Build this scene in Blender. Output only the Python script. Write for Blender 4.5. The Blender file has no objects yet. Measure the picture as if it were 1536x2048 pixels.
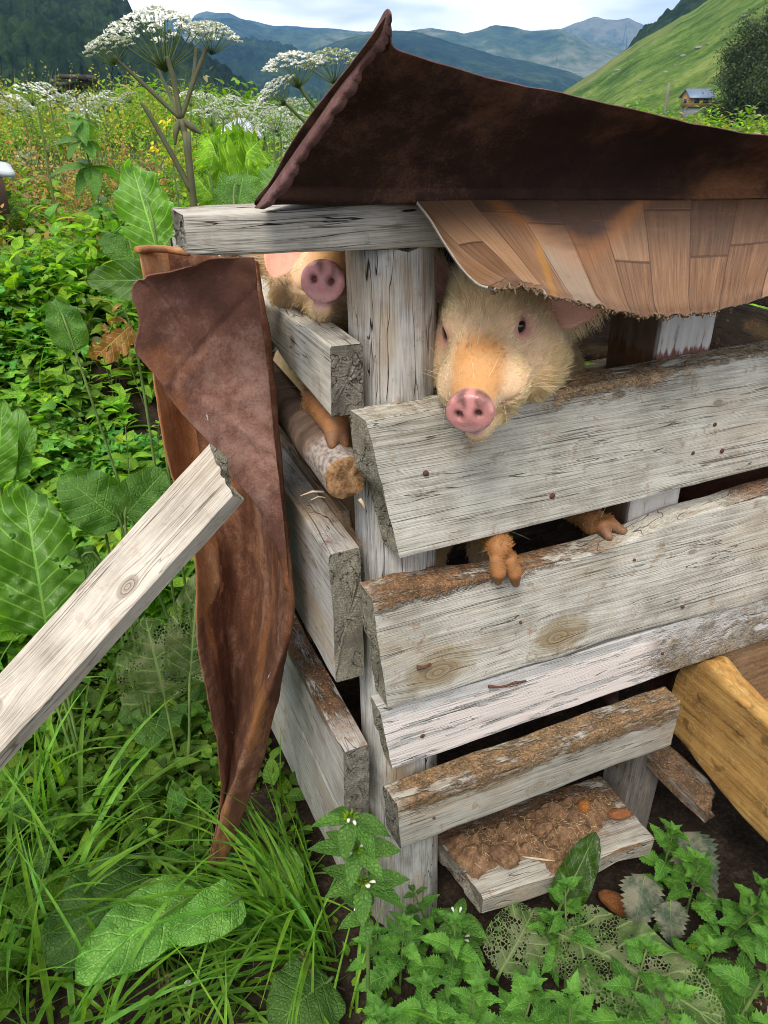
import bpy, math, random
import numpy as np
from mathutils import Vector, Matrix
RAD = math.radians
scene = bpy.context.scene
COL = scene.collection
rng = np.random.default_rng(7)
random.seed(7)

# ---------------------------------------------------------------- camera
IW, IH = 1536, 2048            # the photograph's pixels, used only to measure points in the place
FPX = 1550.0
PITCH, HEAD = RAD(28.5), RAD(23.3)
Fw = np.array([math.sin(HEAD)*math.cos(PITCH), math.cos(HEAD)*math.cos(PITCH), -math.sin(PITCH)])
Rt = np.array([math.cos(HEAD), -math.sin(HEAD), 0.0])
Up = np.cross(Rt, Fw)
CP = np.array([-0.3907, -0.8194, 1.30])
cam_d = bpy.data.cameras.new("camera")
cam = bpy.data.objects.new("camera", cam_d)
COL.objects.link(cam)
cam.location = CP
cam.rotation_euler = (RAD(90)-PITCH, 0, -HEAD)
cam_d.sensor_fit = 'VERTICAL'
cam_d.sensor_height = 36.0
cam_d.lens = 36.0*FPX/IH
cam_d.clip_start = 0.01
cam_d.clip_end = 60000
scene.camera = cam

def ray(x, y): return Fw + Rt*(x-IW/2)/FPX - Up*(y-IH/2)/FPX
def onX(x, y, X): r = ray(x, y); return CP + r*(X-CP[0])/r[0]
def onY(x, y, Y): r = ray(x, y); return CP + r*(Y-CP[1])/r[1]
def onZ(x, y, Z): r = ray(x, y); return CP + r*(Z-CP[2])/r[2]
def atD(x, y, D): r = ray(x, y); return CP + r*D/math.hypot(r[0], r[1])

# ---------------------------------------------------------------- world, sun, exposure
world = bpy.data.worlds.new("World")
scene.world = world
world.use_nodes = True
SUN_EL, SUN_AZ = RAD(56), RAD(-138)     # azimuth from +Y towards +X: high, behind the viewer's left shoulder, veiled
wn, wl = world.node_tree.nodes, world.node_tree.links
wn.clear()
w_out = wn.new('ShaderNodeOutputWorld')
w_bg = wn.new('ShaderNodeBackground'); w_bg.inputs['Strength'].default_value = 0.12
w_sky = wn.new('ShaderNodeTexSky'); w_sky.sky_type = 'NISHITA'; w_sky.sun_disc = False
w_sky.sun_elevation = SUN_EL; w_sky.sun_rotation = SUN_AZ
w_sky.air_density = 1.0; w_sky.dust_density = 1.5; w_sky.ozone_density = 1.2
w_tc = wn.new('ShaderNodeTexCoord')
w_map = wn.new('ShaderNodeMapping'); w_map.inputs['Scale'].default_value = (1.0, 1.0, 4.2)
w_map.inputs['Location'].default_value = (0.35, 0.1, 0.0)
w_nz = wn.new('ShaderNodeTexNoise'); w_nz.inputs['Scale'].default_value = 1.9
w_nz.inputs['Detail'].default_value = 7; w_nz.inputs['Roughness'].default_value = 0.55
w_nz.inputs['Distortion'].default_value = 0.25
w_rmp = wn.new('ShaderNodeValToRGB')
w_rmp.color_ramp.elements[0].position = 0.33; w_rmp.color_ramp.elements[0].color = (0, 0, 0, 1)
w_rmp.color_ramp.elements[1].position = 0.47; w_rmp.color_ramp.elements[1].color = (1, 1, 1, 1)
w_nz2 = wn.new('ShaderNodeTexNoise'); w_nz2.inputs['Scale'].default_value = 2.6; w_nz2.inputs['Detail'].default_value = 4
w_r2 = wn.new('ShaderNodeValToRGB')
w_r2.color_ramp.elements[0].position = 0.42; w_r2.color_ramp.elements[0].color = (6.0, 6.4, 7.2, 1)
w_r2.color_ramp.elements[1].position = 0.56; w_r2.color_ramp.elements[1].color = (13.0, 12.5, 11.6, 1)
w_mix = wn.new('ShaderNodeMix'); w_mix.data_type = 'RGBA'
wl.new(w_tc.outputs['Generated'], w_map.inputs['Vector'])
wl.new(w_map.outputs[0], w_nz.inputs['Vector']); wl.new(w_map.outputs[0], w_nz2.inputs['Vector'])
wl.new(w_nz.outputs['Fac'], w_rmp.inputs['Fac']); wl.new(w_nz2.outputs['Fac'], w_r2.inputs['Fac'])
wl.new(w_rmp.outputs['Color'], w_mix.inputs['Factor'])
wl.new(w_sky.outputs['Color'], w_mix.inputs['A'])
wl.new(w_r2.outputs['Color'], w_mix.inputs['B'])
wl.new(w_mix.outputs['Result'], w_bg.inputs['Color'])
wl.new(w_bg.outputs[0], w_out.inputs['Surface'])

sun_d = bpy.data.lights.new("sun", 'SUN')
sun_d.energy = 2.4; sun_d.angle = RAD(22); sun_d.color = (1.0, 0.95, 0.87)
sun = bpy.data.objects.new("sun", sun_d); COL.objects.link(sun)
sdir = Vector((math.sin(SUN_AZ)*math.cos(SUN_EL), math.cos(SUN_AZ)*math.cos(SUN_EL), math.sin(SUN_EL)))
sun.rotation_euler = sdir.to_track_quat('Z', 'Y').to_euler()
sun.location = (0, 0, 8)
scene.view_settings.view_transform = 'Standard'
scene.view_settings.look = 'None'
scene.view_settings.exposure = 0.55
scene.view_settings.gamma = 1
scene.view_settings.use_curve_mapping = False
scene.cycles.max_bounces = 6
scene.cycles.diffuse_bounces = 3
scene.cycles.transparent_max_bounces = 8
scene.cycles.use_denoising = True
scene.cycles.filter_width = 0.95

# ---------------------------------------------------------------- helpers: objects
def tag(o, label=None, cat=None, group=None, kind=None):
    if label: o['label'] = label
    if cat: o['category'] = cat
    if group: o['group'] = group
    if kind: o['kind'] = kind
    return o
def empty(name, loc=(0, 0, 0)):
    o = bpy.data.objects.new(name, None); COL.objects.link(o)
    o.location = loc; o.empty_display_size = 0.05
    return o
def put(o, parent=None):
    COL.objects.link(o)
    if parent is not None:
        o.parent = parent
        o.matrix_parent_inverse = wmat(parent).inverted()
    return o
def wmat(o):
    m = o.matrix_basis.copy()
    while o.parent is not None:
        m = o.parent.matrix_basis @ o.matrix_parent_inverse @ m
        o = o.parent
    return m
def mesh_np(name, V, faces, mats=(), parent=None, smooth=True, mi=None, M=None, uv=None, attr=None):
    """faces: list of arrays (n,3) or (n,4), or a list of index tuples"""
    V = np.asarray(V, dtype=np.float64)
    me = bpy.data.meshes.new(name)
    if isinstance(faces, (list, tuple)) and len(faces) and isinstance(faces[0], np.ndarray) and faces[0].ndim == 2:
        idx = np.concatenate([f.ravel() for f in faces]).astype(np.int32)
        tot = np.concatenate([np.full(len(f), f.shape[1], np.int32) for f in faces])
    else:
        idx = np.array([i for f in faces for i in f], np.int32)
        tot = np.array([len(f) for f in faces], np.int32)
    st = np.zeros(len(tot), np.int32); st[1:] = np.cumsum(tot)[:-1]
    me.vertices.add(len(V)); me.vertices.foreach_set('co', V.astype(np.float32).ravel())
    me.loops.add(len(idx)); me.loops.foreach_set('vertex_index', idx)
    me.polygons.add(len(tot)); me.polygons.foreach_set('loop_start', st); me.polygons.foreach_set('loop_total', tot)
    if smooth: me.polygons.foreach_set('use_smooth', np.ones(len(tot), bool))
    for m in mats: me.materials.append(m)
    if mi is not None: me.polygons.foreach_set('material_index', np.asarray(mi, np.int32))
    if uv is not None:
        l = me.uv_layers.new(name='UVMap'); l.data.foreach_set('uv', np.asarray(uv, np.float32)[idx].ravel())
    if attr is not None:
        for k, a in attr.items():
            a = np.asarray(a, np.float32)
            if a.ndim == 2:
                if a.shape[1] == 3: a = np.concatenate([a, np.ones((len(a), 1), np.float32)], 1)
                at = me.attributes.new(k, 'FLOAT_COLOR', 'POINT'); at.data.foreach_set('color', a.ravel())
            else:
                at = me.attributes.new(k, 'FLOAT', 'POINT'); at.data.foreach_set('value', a)
    me.update(calc_edges=True)
    o = bpy.data.objects.new(name, me)
    if M is not None: o.matrix_basis = Matrix(M)
    return put(o, parent)

def frame(o, ax, az):
    """4x4 with local x along ax and local z close to az; local y = z cross x"""
    ax = np.array(ax, float); ax /= np.linalg.norm(ax)
    az = np.array(az, float); az = az - ax*(az@ax); az /= np.linalg.norm(az)
    ay = np.cross(az, ax)
    M = np.eye(4); M[:3, 0] = ax; M[:3, 1] = ay; M[:3, 2] = az; M[:3, 3] = o
    return M

# smooth value noise in numpy
def _hash(ix, iy, iz, s):
    n = (ix*374761393 + iy*668265263 + iz*2147483647 + s*1274126177) & 0x7fffffff
    n = (n ^ (n >> 13))*1274126177 & 0x7fffffff
    return ((n ^ (n >> 16)) & 0xffff)/65535.0
def vnoise(P, s=0):
    P = np.asarray(P, float)
    if P.ndim == 1: P = P[:, None]
    if P.shape[1] < 3: P = np.concatenate([P, np.zeros((len(P), 3-P.shape[1]))], 1)
    i = np.floor(P).astype(np.int64); f = P-i; f = f*f*(3-2*f)
    r = 0
    for dx in (0, 1):
        for dy in (0, 1):
            for dz in (0, 1):
                w = (f[:, 0] if dx else 1-f[:, 0])*(f[:, 1] if dy else 1-f[:, 1])*(f[:, 2] if dz else 1-f[:, 2])
                r = r + w*_hash(i[:, 0]+dx, i[:, 1]+dy, i[:, 2]+dz, s)
    return r*2-1
def fbm(P, s=0, o=4, g=0.5):
    P = np.asarray(P, float); r = 0; a = 1; t = 0
    for k in range(o):
        r = r + a*vnoise(P*2**k, s+k*17); t += a; a *= g
    return r/t

def crom(pts, n):
    """Catmull-Rom through rows (k,d) -> (n,d), parameter uniform per row"""
    pts = np.asarray(pts, float); k = len(pts)
    t = np.linspace(0, k-1, n); i = np.minimum(t.astype(int), k-2); f = (t-i)[:, None]
    if pts.ndim == 3: f = f[:, :, None]
    p0 = np.where((i > 0).reshape((-1,)+(1,)*(pts.ndim-1)), pts[np.maximum(i-1, 0)], 2*pts[0]-pts[1])
    p3 = np.where((i < k-2).reshape((-1,)+(1,)*(pts.ndim-1)), pts[np.minimum(i+2, k-1)], 2*pts[-1]-pts[-2])
    p1, p2 = pts[i], pts[i+1]
    return 0.5*((2*p1)+(-p0+p2)*f+(2*p0-5*p1+4*p2-p3)*f**2+(-p0+3*p1-3*p2+p3)*f**3)
def gridfaces(nu, nv):
    a = np.arange(nu*nv).reshape(nu, nv)
    return np.stack([a[:-1, :-1].ravel(), a[1:, :-1].ravel(), a[1:, 1:].ravel(), a[:-1, 1:].ravel()], 1)
def surf(rows, nu, nv):
    """rows of 3-D points -> (nu,nv,3) smooth grid"""
    R = np.stack([crom(r, nv) for r in rows], 0)
    return crom(R, nu)
def vnormals(G):
    du = np.gradient(G, axis=0); dv = np.gradient(G, axis=1)
    n = np.cross(du, dv); return n/(np.linalg.norm(n, axis=2, keepdims=True)+1e-12)
def sheet(name, G, thick, mats, parent=None, mi=None, attr=None):
    """closed thin shell from a point grid, with its rim"""
    nu, nv = G.shape[:2]; N = vnormals(G)
    A = G+N*thick/2; B = G-N*thick/2
    V = np.concatenate([A.reshape(-1, 3), B.reshape(-1, 3)])
    f = gridfaces(nu, nv); n = nu*nv
    a = np.arange(n).reshape(nu, nv)
    rim = np.concatenate([a[0, :], a[1:, -1], a[-1, -2::-1], a[-2:0:-1, 0]]); rn = np.roll(rim, -1)
    q = np.stack([rim, rn, rn+n, rim+n], 1)
    uu, vv = np.meshgrid(np.linspace(0, 1, nu), np.linspace(0, 1, nv), indexing='ij')
    uv = np.stack([vv.ravel(), uu.ravel()], 1); uv = np.concatenate([uv, uv])
    F = [f, f[:, ::-1]+n, q]
    m = None
    if len(mats) > 1: m = np.concatenate([np.zeros(len(f)), np.full(len(f), 1), np.full(len(q), min(2, len(mats)-1))])
    o = mesh_np(name, V, F, mats, parent, True, m, uv=uv, attr=attr)
    return o
def tube(name, pts, rad, mats=(), parent=None, n=10, nl=None, noise=0.0, seed=0, cap=True, ret=False):
    P = np.asarray(pts, float); R = np.atleast_1d(np.asarray(rad, float))
    if len(R) == 1: R = np.full(len(P), R[0])
    nl = nl or len(P)
    C_ = crom(P, nl); R = np.interp(np.linspace(0, 1, nl), np.linspace(0, 1, len(R)), R)
    T = np.gradient(C_, axis=0); T /= np.linalg.norm(T, axis=1, keepdims=True)
    ref = np.array([0, 0, 1.0]) if abs(T[0, 2]) < 0.9 else np.array([1.0, 0, 0])
    A = np.cross(T[0], ref); A /= np.linalg.norm(A); out = []
    for i in range(nl):
        A = A-T[i]*(A@T[i]); A /= np.linalg.norm(A); B = np.cross(T[i], A)
        th = np.arange(n)*2*math.pi/n
        ring = A[None]*np.cos(th)[:, None]+B[None]*np.sin(th)[:, None]
        out.append(C_[i]+ring*R[i])
    V = np.concatenate(out)
    if noise: 
        ctr = np.repeat(C_, n, 0); V = ctr+(V-ctr)*(1+noise*fbm(V*40, seed))[:, None]
    a = np.arange(nl*n).reshape(nl, n); b = np.roll(a, -1, 1)
    F = [np.stack([a[:-1].ravel(), b[:-1].ravel(), b[1:].ravel(), a[1:].ravel()], 1)]
    if cap:
        V = np.concatenate([V, C_[:1], C_[-1:]]); k = nl*n
        F.append(np.stack([b[0], a[0], np.full(n, k)], 1)); F.append(np.stack([a[-1], b[-1], np.full(n, k+1)], 1))
    if ret: return V, F
    return mesh_np(name, V, F, mats, parent)
def merge(parts):
    """[(V, [F...]), ...] -> V, [quads, tris]"""
    Vs, q, t, k = [], [], [], 0
    for V, F in parts:
        for f in F: (q if f.shape[1] == 4 else t).append(f+k)
        Vs.append(V); k += len(V)
    out = []
    if q: out.append(np.concatenate(q))
    if t: out.append(np.concatenate(t))
    return np.concatenate(Vs), out

# ---------------------------------------------------------------- helpers: shader nodes
class NT:
    def __init__(s, name):
        s.m = bpy.data.materials.new(name); s.m.use_nodes = True
        s.t = s.m.node_tree; s.t.nodes.clear()
        s.out = s.t.nodes.new('ShaderNodeOutputMaterial')
        s.tc = None
    def n(s, typ, **k):
        x = s.t.nodes.new(typ)
        for a, b in k.items(): setattr(x, a, b)
        return x
    def set(s, sock, v):
        if isinstance(v, bpy.types.NodeSocket): s.t.links.new(v, sock)
        elif v is not None:
            try: sock.default_value = v
            except Exception: sock.default_value = tuple(v)+(1.0,)
    def coord(s, which='Object'):
        if s.tc is None: s.tc = s.n('ShaderNodeTexCoord')
        return s.tc.outputs[which]
    def m_(s, op, a, b=None, c=None, clamp=False):
        x = s.n('ShaderNodeMath', operation=op, use_clamp=clamp)
        s.set(x.inputs[0], a); s.set(x.inputs[1], b)
        if c is not None: s.set(x.inputs[2], c)
        return x.outputs[0]
    def vm(s, op, a, b=None, out=0):
        x = s.n('ShaderNodeVectorMath', operation=op); s.set(x.inputs[0], a); s.set(x.inputs[1], b)
        return x.outputs[out]
    def xyz(s, v):
        x = s.n('ShaderNodeSeparateXYZ'); s.set(x.inputs[0], v); return x.outputs[0], x.outputs[1], x.outputs[2]
    def comb(s, a, b, c):
        x = s.n('ShaderNodeCombineXYZ'); s.set(x.inputs[0], a); s.set(x.inputs[1], b); s.set(x.inputs[2], c); return x.outputs[0]
    def noise(s, v, scale=5, det=4, rough=.55, dist=0, col=False):
        x = s.n('ShaderNodeTexNoise'); s.set(x.inputs['Vector'], v); x.inputs['Scale'].default_value = scale
        x.inputs['Detail'].default_value = det; x.inputs['Roughness'].default_value = rough; x.inputs['Distortion'].default_value = dist
        return x.outputs['Color' if col else 'Fac']
    def voro(s, v, scale=5, feat='F1', out='Distance', rnd=1.0):
        x = s.n('ShaderNodeTexVoronoi', feature=feat); s.set(x.inputs['Vector'], v); x.inputs['Scale'].default_value = scale
        x.inputs['Randomness'].default_value = rnd
        return x.outputs[out]
    def ramp(s, f, stops, interp='LINEAR'):
        x = s.n('ShaderNodeValToRGB'); s.set(x.inputs[0], f); cr = x.color_ramp; cr.interpolation = interp
        while len(cr.elements) < len(stops): cr.elements.new(0.5)
        for e, (p, c) in zip(cr.elements, stops):
            e.position = p; e.color = tuple(c)+(1,) if hasattr(c, '__len__') else (c, c, c, 1)
        return x.outputs[0]
    def step(s, v, a, b):
        x = s.n('ShaderNodeMapRange', interpolation_type='SMOOTHSTEP'); s.set(x.inputs[0], v)
        s.set(x.inputs[1], a); s.set(x.inputs[2], b); return x.outputs[0]
    def mix(s, f, a, b, mode='MIX'):
        x = s.n('ShaderNodeMix', data_type='RGBA', blend_type=mode)
        s.set(x.inputs['Factor'], f); s.set(x.inputs['A'], a); s.set(x.inputs['B'], b); return x.outputs['Result']
    def bump(s, h, strength=.5, dist=.002, nrm=None):
        x = s.n('ShaderNodeBump'); s.set(x.inputs['Height'], h); x.inputs['Strength'].default_value = strength
        x.inputs['Distance'].default_value = dist
        if nrm is not None: s.set(x.inputs['Normal'], nrm)
        return x.outputs[0]
    def attr(s, name, out='Color'):
        x = s.n('ShaderNodeAttribute', attribute_name=name); return x.outputs[out]
    def bsdf(s, col, rough=.7, normal=None, spec=.3, metal=0, sss=0, trans=None, sssr=None, sheen=0):
        x = s.n('ShaderNodeBsdfPrincipled'); s.set(x.inputs['Base Color'], col); s.set(x.inputs['Roughness'], rough)
        x.inputs['Specular IOR Level'].default_value = spec; s.set(x.inputs['Metallic'], metal)
        if normal is not None: s.set(x.inputs['Normal'], normal)
        if sss: x.inputs['Subsurface Weight'].default_value = sss; x.inputs['Subsurface Scale'].default_value = .01; x.inputs['Subsurface Radius'].default_value = sssr or (1, .4, .25)
        r = x.outputs[0]
        if trans is not None:
            t = s.n('ShaderNodeBsdfTranslucent'); s.set(t.inputs[0], trans[1])
            if normal is not None: s.set(t.inputs['Normal'], normal)
            mx = s.n('ShaderNodeMixShader'); mx.inputs[0].default_value = trans[0]
            s.t.links.new(r, mx.inputs[1]); s.t.links.new(t.outputs[0], mx.inputs[2]); r = mx.outputs[0]
        s.t.links.new(r, s.out.inputs[0])
        return s.m

def wood(name, dark=(.10, .085, .07), mid=(.30, .27, .235), light=(.50, .475, .43), seed=0, knots=(), warm=0.15, crack=1.0,
         dirt=None, dirt2=None, paint=None, rough=.85, grain=1.0, dcol=(.17, .085, .035), stains=0.5, spots=None):
    """weathered board, local x along the grain; knots (x,z,r); dirt (z0,z1,x0,x1): soil creeping down from z1 to z0"""
    s = NT(name)
    x, y, z = s.xyz(s.coord('Object'))
    zz = z; kmask = None; ring = None
    for kx, kz, kr in knots:
        dx = s.m_('MULTIPLY', s.m_('SUBTRACT', x, kx), .55/kr); dz = s.m_('MULTIPLY', s.m_('SUBTRACT', z, kz), 1/kr)
        d2 = s.m_('ADD', s.m_('MULTIPLY', dx, dx), s.m_('MULTIPLY', dz, dz))
        g = s.m_('POWER', 2.718, s.m_('MULTIPLY', d2, -.35))
        zz = s.m_('SUBTRACT', zz, s.m_('MULTIPLY', s.m_('MULTIPLY', s.m_('SUBTRACT', z, kz), g), .85))
        k = s.step(d2, 1.3, .5); kmask = k if kmask is None else s.m_('MAXIMUM', kmask, k)
        rr = s.m_('MULTIPLY', k, s.m_('SQRT', d2)); ring = rr if ring is None else s.m_('ADD', ring, rr)
    o = seed*3.17
    slow = s.noise(s.comb(s.m_('ADD', s.m_('MULTIPLY', x, 2.2), o), s.m_('MULTIPLY', y, 9), s.m_('MULTIPLY', zz, 9)), 1, 3)
    zg = s.m_('ADD', zz, s.m_('MULTIPLY', s.m_('SUBTRACT', slow, .5), .012))
    v1 = s.comb(s.m_('ADD', s.m_('MULTIPLY', x, 5), o), s.m_('MULTIPLY', y, 120), s.m_('MULTIPLY', zg, 230*grain))
    g1 = s.noise(v1, 1, 3, .6)
    v2 = s.comb(s.m_('ADD', s.m_('MULTIPLY', x, 18), o), s.m_('MULTIPLY', y, 500), s.m_('MULTIPLY', zg, 900*grain))
    g2 = s.noise(v2, 1, 2, .6)
    rings = s.m_('FRACT', s.m_('MULTIPLY', s.m_('ADD', zg, s.m_('MULTIPLY', y, .7)), 75*grain))
    rings = s.step(s.m_('ABSOLUTE', s.m_('SUBTRACT', rings, .5)), .02, .45)
    v3 = s.comb(s.m_('ADD', s.m_('MULTIPLY', x, 3.2), o+5), s.m_('MULTIPLY', y, 25), s.m_('MULTIPLY', zg, 42))
    c0 = s.m_('ABSOLUTE', s.m_('SUBTRACT', s.noise(v3, 1, 3, .55), .5))
    cm = s.noise(s.comb(s.m_('ADD', s.m_('MULTIPLY', x, 4), o+9), s.m_('MULTIPLY', y, 8), s.m_('MULTIPLY', z, 20)), 1, 2)
    cr = s.m_('MULTIPLY', s.step(c0, .006, .001), s.step(cm, .50, .60))
    g3 = s.noise(s.comb(s.m_('ADD', s.m_('MULTIPLY', x, 26), o+2), s.m_('MULTIPLY', y, 900), s.m_('MULTIPLY', zg, 1500*grain)), 1, 2, .6)
    f = s.m_('ADD', s.m_('MULTIPLY', g1, .22), s.m_('ADD', s.m_('MULTIPLY', g2, .40), s.m_('MULTIPLY', g3, .38)))
    f = s.m_('ADD', s.m_('MULTIPLY', s.m_('SUBTRACT', f, .5), 1.75), .61)
    v4 = s.comb(s.m_('ADD', s.m_('MULTIPLY', x, 1.5), o+7), s.m_('MULTIPLY', y, 24), s.m_('MULTIPLY', zg, 95))
    hl = s.m_('MULTIPLY', s.step(s.m_('ABSOLUTE', s.m_('SUBTRACT', s.noise(v4, 1, 2, .5), .5)), .010, .002), s.step(s.noise(s.comb(s.m_('MULTIPLY', x, 7), o, s.m_('MULTIPLY', z, 30)), 1, 2), .40, .58))
    f = s.m_('SUBTRACT', f, s.m_('MULTIPLY', hl, .40))
    f = s.m_('SUBTRACT', f, s.m_('MULTIPLY', rings, .05))
    blot = s.noise(s.vm('ADD', s.coord('Object'), (o, 0, 0)), 14, 5, .62)
    f = s.m_('ADD', f, s.m_('MULTIPLY', s.m_('SUBTRACT', blot, .5), .85))
    col = s.ramp(f, [(.12, dark), (.42, mid), (.74, light)])
    wr = s.noise(s.comb(s.m_('ADD', s.m_('MULTIPLY', x, 4), o+3), s.m_('MULTIPLY', y, 14), s.m_('MULTIPLY', zz, 14)), 1, 4)
    col = s.mix(s.m_('MULTIPLY', s.step(wr, .50, .70), warm), col, (.36, .24, .12))
    if kmask is not None:
        kc = s.m_('FRACT', s.m_('MULTIPLY', s.m_('ADD', ring, s.m_('MULTIPLY', g1, .3)), 3.0))
        kcol = s.ramp(kc, [(0, (.06, .045, .03)), (.3, (.22, .17, .12)), (.9, (.36, .31, .25))])
        col = s.mix(s.m_('MULTIPLY', kmask, .85), col, kcol)
    sp = s.noise(s.vm('ADD', s.coord('Object'), (o+4, 2, 0)), 90, 3, .7)
    col = s.mix(s.m_('MULTIPLY', s.step(sp, .66, .74), .8*stains), col, (.05, .035, .025))
    sp2 = s.noise(s.vm('ADD', s.coord('Object'), (o+8, 7, 1)), 38, 5, .75)
    col = s.mix(s.m_('MULTIPLY', s.step(sp2, .58, .64), .9*stains), col, (.24, .12, .05))
    for kx, kz, kr in knots:
        if kr < .012: continue
        ddx = s.m_('MULTIPLY', s.m_('SUBTRACT', x, kx+kr*.3), .30/kr); ddz = s.m_('MULTIPLY', s.m_('SUBTRACT', z, kz+kr*.4), .45/kr)
        hk = s.m_('ADD', s.m_('ADD', s.m_('MULTIPLY', ddx, ddx), s.m_('MULTIPLY', ddz, ddz)), s.m_('MULTIPLY', s.m_('SUBTRACT', blot, .5), 1.6))
        col = s.mix(s.m_('MULTIPLY', s.step(hk, .9, .3), .45), col, (.25, .16, .05))
    col = s.mix(s.m_('MULTIPLY', cr, .78*crack), col, (.025, .02, .017))
    h = s.m_('ADD', s.m_('MULTIPLY', g1, .5), s.m_('MULTIPLY', g2, .35))
    h = s.m_('SUBTRACT', h, s.m_('MULTIPLY', cr, 1.5*crack)); h = s.m_('ADD', h, s.m_('MULTIPLY', blot, .3))
    h = s.m_('SUBTRACT', h, s.m_('MULTIPLY', hl, .6))
    if paint:
        pn = s.noise(s.comb(s.m_('ADD', s.m_('MULTIPLY', x, 6), o+1), s.m_('MULTIPLY', y, 60), s.m_('MULTIPLY', zg, 75)), 1, 5, .62)
        pk = s.noise(s.comb(s.m_('MULTIPLY', x, 3.5), y, s.m_('MULTIPLY', z, 14)), 1, 3, .5)
        base = s.mix(s.step(pk, paint.get('pink', .52), paint.get('pink', .52)+.12), (.70, .61, .55), (.62, .38, .31))
        pm = s.step(pn, paint['cut'], paint['cut']+.03)
        if 'zmax' in paint: pm = s.m_('MULTIPLY', pm, s.step(s.m_('ADD', z, s.m_('MULTIPLY', pn, .03)), paint['zmax']+.02, paint['zmax']+.005))
        if 'xmax' in paint: pm = s.m_('MULTIPLY', pm, s.step(s.m_('ADD', x, s.m_('MULTIPLY', pn, .12)), paint['xmax']+.1, paint['xmax']))
        col = s.mix(s.m_('MULTIPLY', pm, paint.get('a', .9)), col, base); h = s.m_('ADD', h, s.m_('MULTIPLY', pm, 1.2))
    for d in (dirt, dirt2):
        if not d: continue
        z0, z1, x0, x1 = d[:4]
        dn = s.noise(s.vm('ADD', s.coord('Object'), (o+2, 0, 3)), 30, 5, .7)
        zn = s.m_('ADD', z, s.m_('MULTIPLY', s.m_('SUBTRACT', dn, .5), abs(z1-z0)*2.2))
        k = s.m_('MULTIPLY', s.m_('MULTIPLY', s.step(zn, z0, z1), s.step(s.m_('ADD', x, s.m_('MULTIPLY', dn, .1)), x0, x0+.05)), s.step(s.m_('ADD', x, s.m_('MULTIPLY', dn, .1)), x1+.1, x1))
        fine = s.noise(s.coord('Object'), 260, 3, .7)
        c = d[4] if len(d) > 4 else dcol
        big_ = s.noise(s.vm('ADD', s.coord('Object'), (o, 5, 0)), 45, 5, .75)
        bare = s.noise(s.comb(s.m_('ADD', s.m_('MULTIPLY', x, 14), o), s.m_('MULTIPLY', y, 40), s.m_('MULTIPLY', z, 40)), 1, 5, .65)
        k = s.m_('MULTIPLY', k, s.step(bare, .38, .50))
        dc = s.mix(s.step(s.m_('ADD', s.m_('MULTIPLY', fine, .5), s.m_('MULTIPLY', big_, .5)), .40, .64), tuple(v*.38 for v in c), tuple(min(1, v*1.5) for v in c))
        dc = s.mix(s.m_('MULTIPLY', s.step(s.noise(s.coord('Object'), 190, 2, .6), .62, .68), .7), dc, (.48, .33, .13))
        col = s.mix(s.m_('MULTIPLY', k, .93), col, dc); h = s.m_('ADD', h, s.m_('MULTIPLY', s.m_('MULTIPLY', s.m_('ADD', fine, s.m_('MULTIPLY', big_, 2)), k), 1.8))
    return s.bsdf(col, rough, s.bump(h, .9, .0022), .25)

def endgrain(name, base=(.22, .19, .16), light=(.42, .39, .35), seed=0):
    s = NT(name)
    v = s.vm('ADD', s.coord('Object'), (seed*1.3, 0, 0)); x, y, z = s.xyz(v)
    r = s.m_('SQRT', s.m_('ADD', s.m_('POWER', s.m_('ADD', s.m_('MULTIPLY', y, 1), .06), 2), s.m_('POWER', s.m_('SUBTRACT', z, .05), 2)))
    ringn = s.noise(v, 22, 3); rg = s.m_('FRACT', s.m_('ADD', s.m_('MULTIPLY', r, 260), s.m_('MULTIPLY', ringn, 2)))
    n = s.noise(v, 420, 4, .7); n2 = s.noise(v, 60, 5, .65); b = s.noise(v, 16, 3)
    f = s.m_('ADD', s.m_('MULTIPLY', n, .75), s.m_('MULTIPLY', n2, .45)); f = s.m_('SUBTRACT', f, s.m_('MULTIPLY', rg, .08))
    col = s.ramp(f, [(.38, tuple(c*.35 for c in base)), (.58, base), (.78, light)])
    col = s.mix(s.step(b, .5, .7), col, tuple(c*.6 for c in base), 'MIX')
    cr = s.step(s.m_('ABSOLUTE', s.m_('SUBTRACT', s.noise(v, 26, 3, .6), .5)), .012, .003)
    col = s.mix(s.m_('MULTIPLY', cr, .7), col, (.03, .025, .02))
    h = s.m_('SUBTRACT', s.m_('ADD', n, n2), cr)
    return s.bsdf(col, .95, s.bump(h, 1.0, .003), .15)

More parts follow.
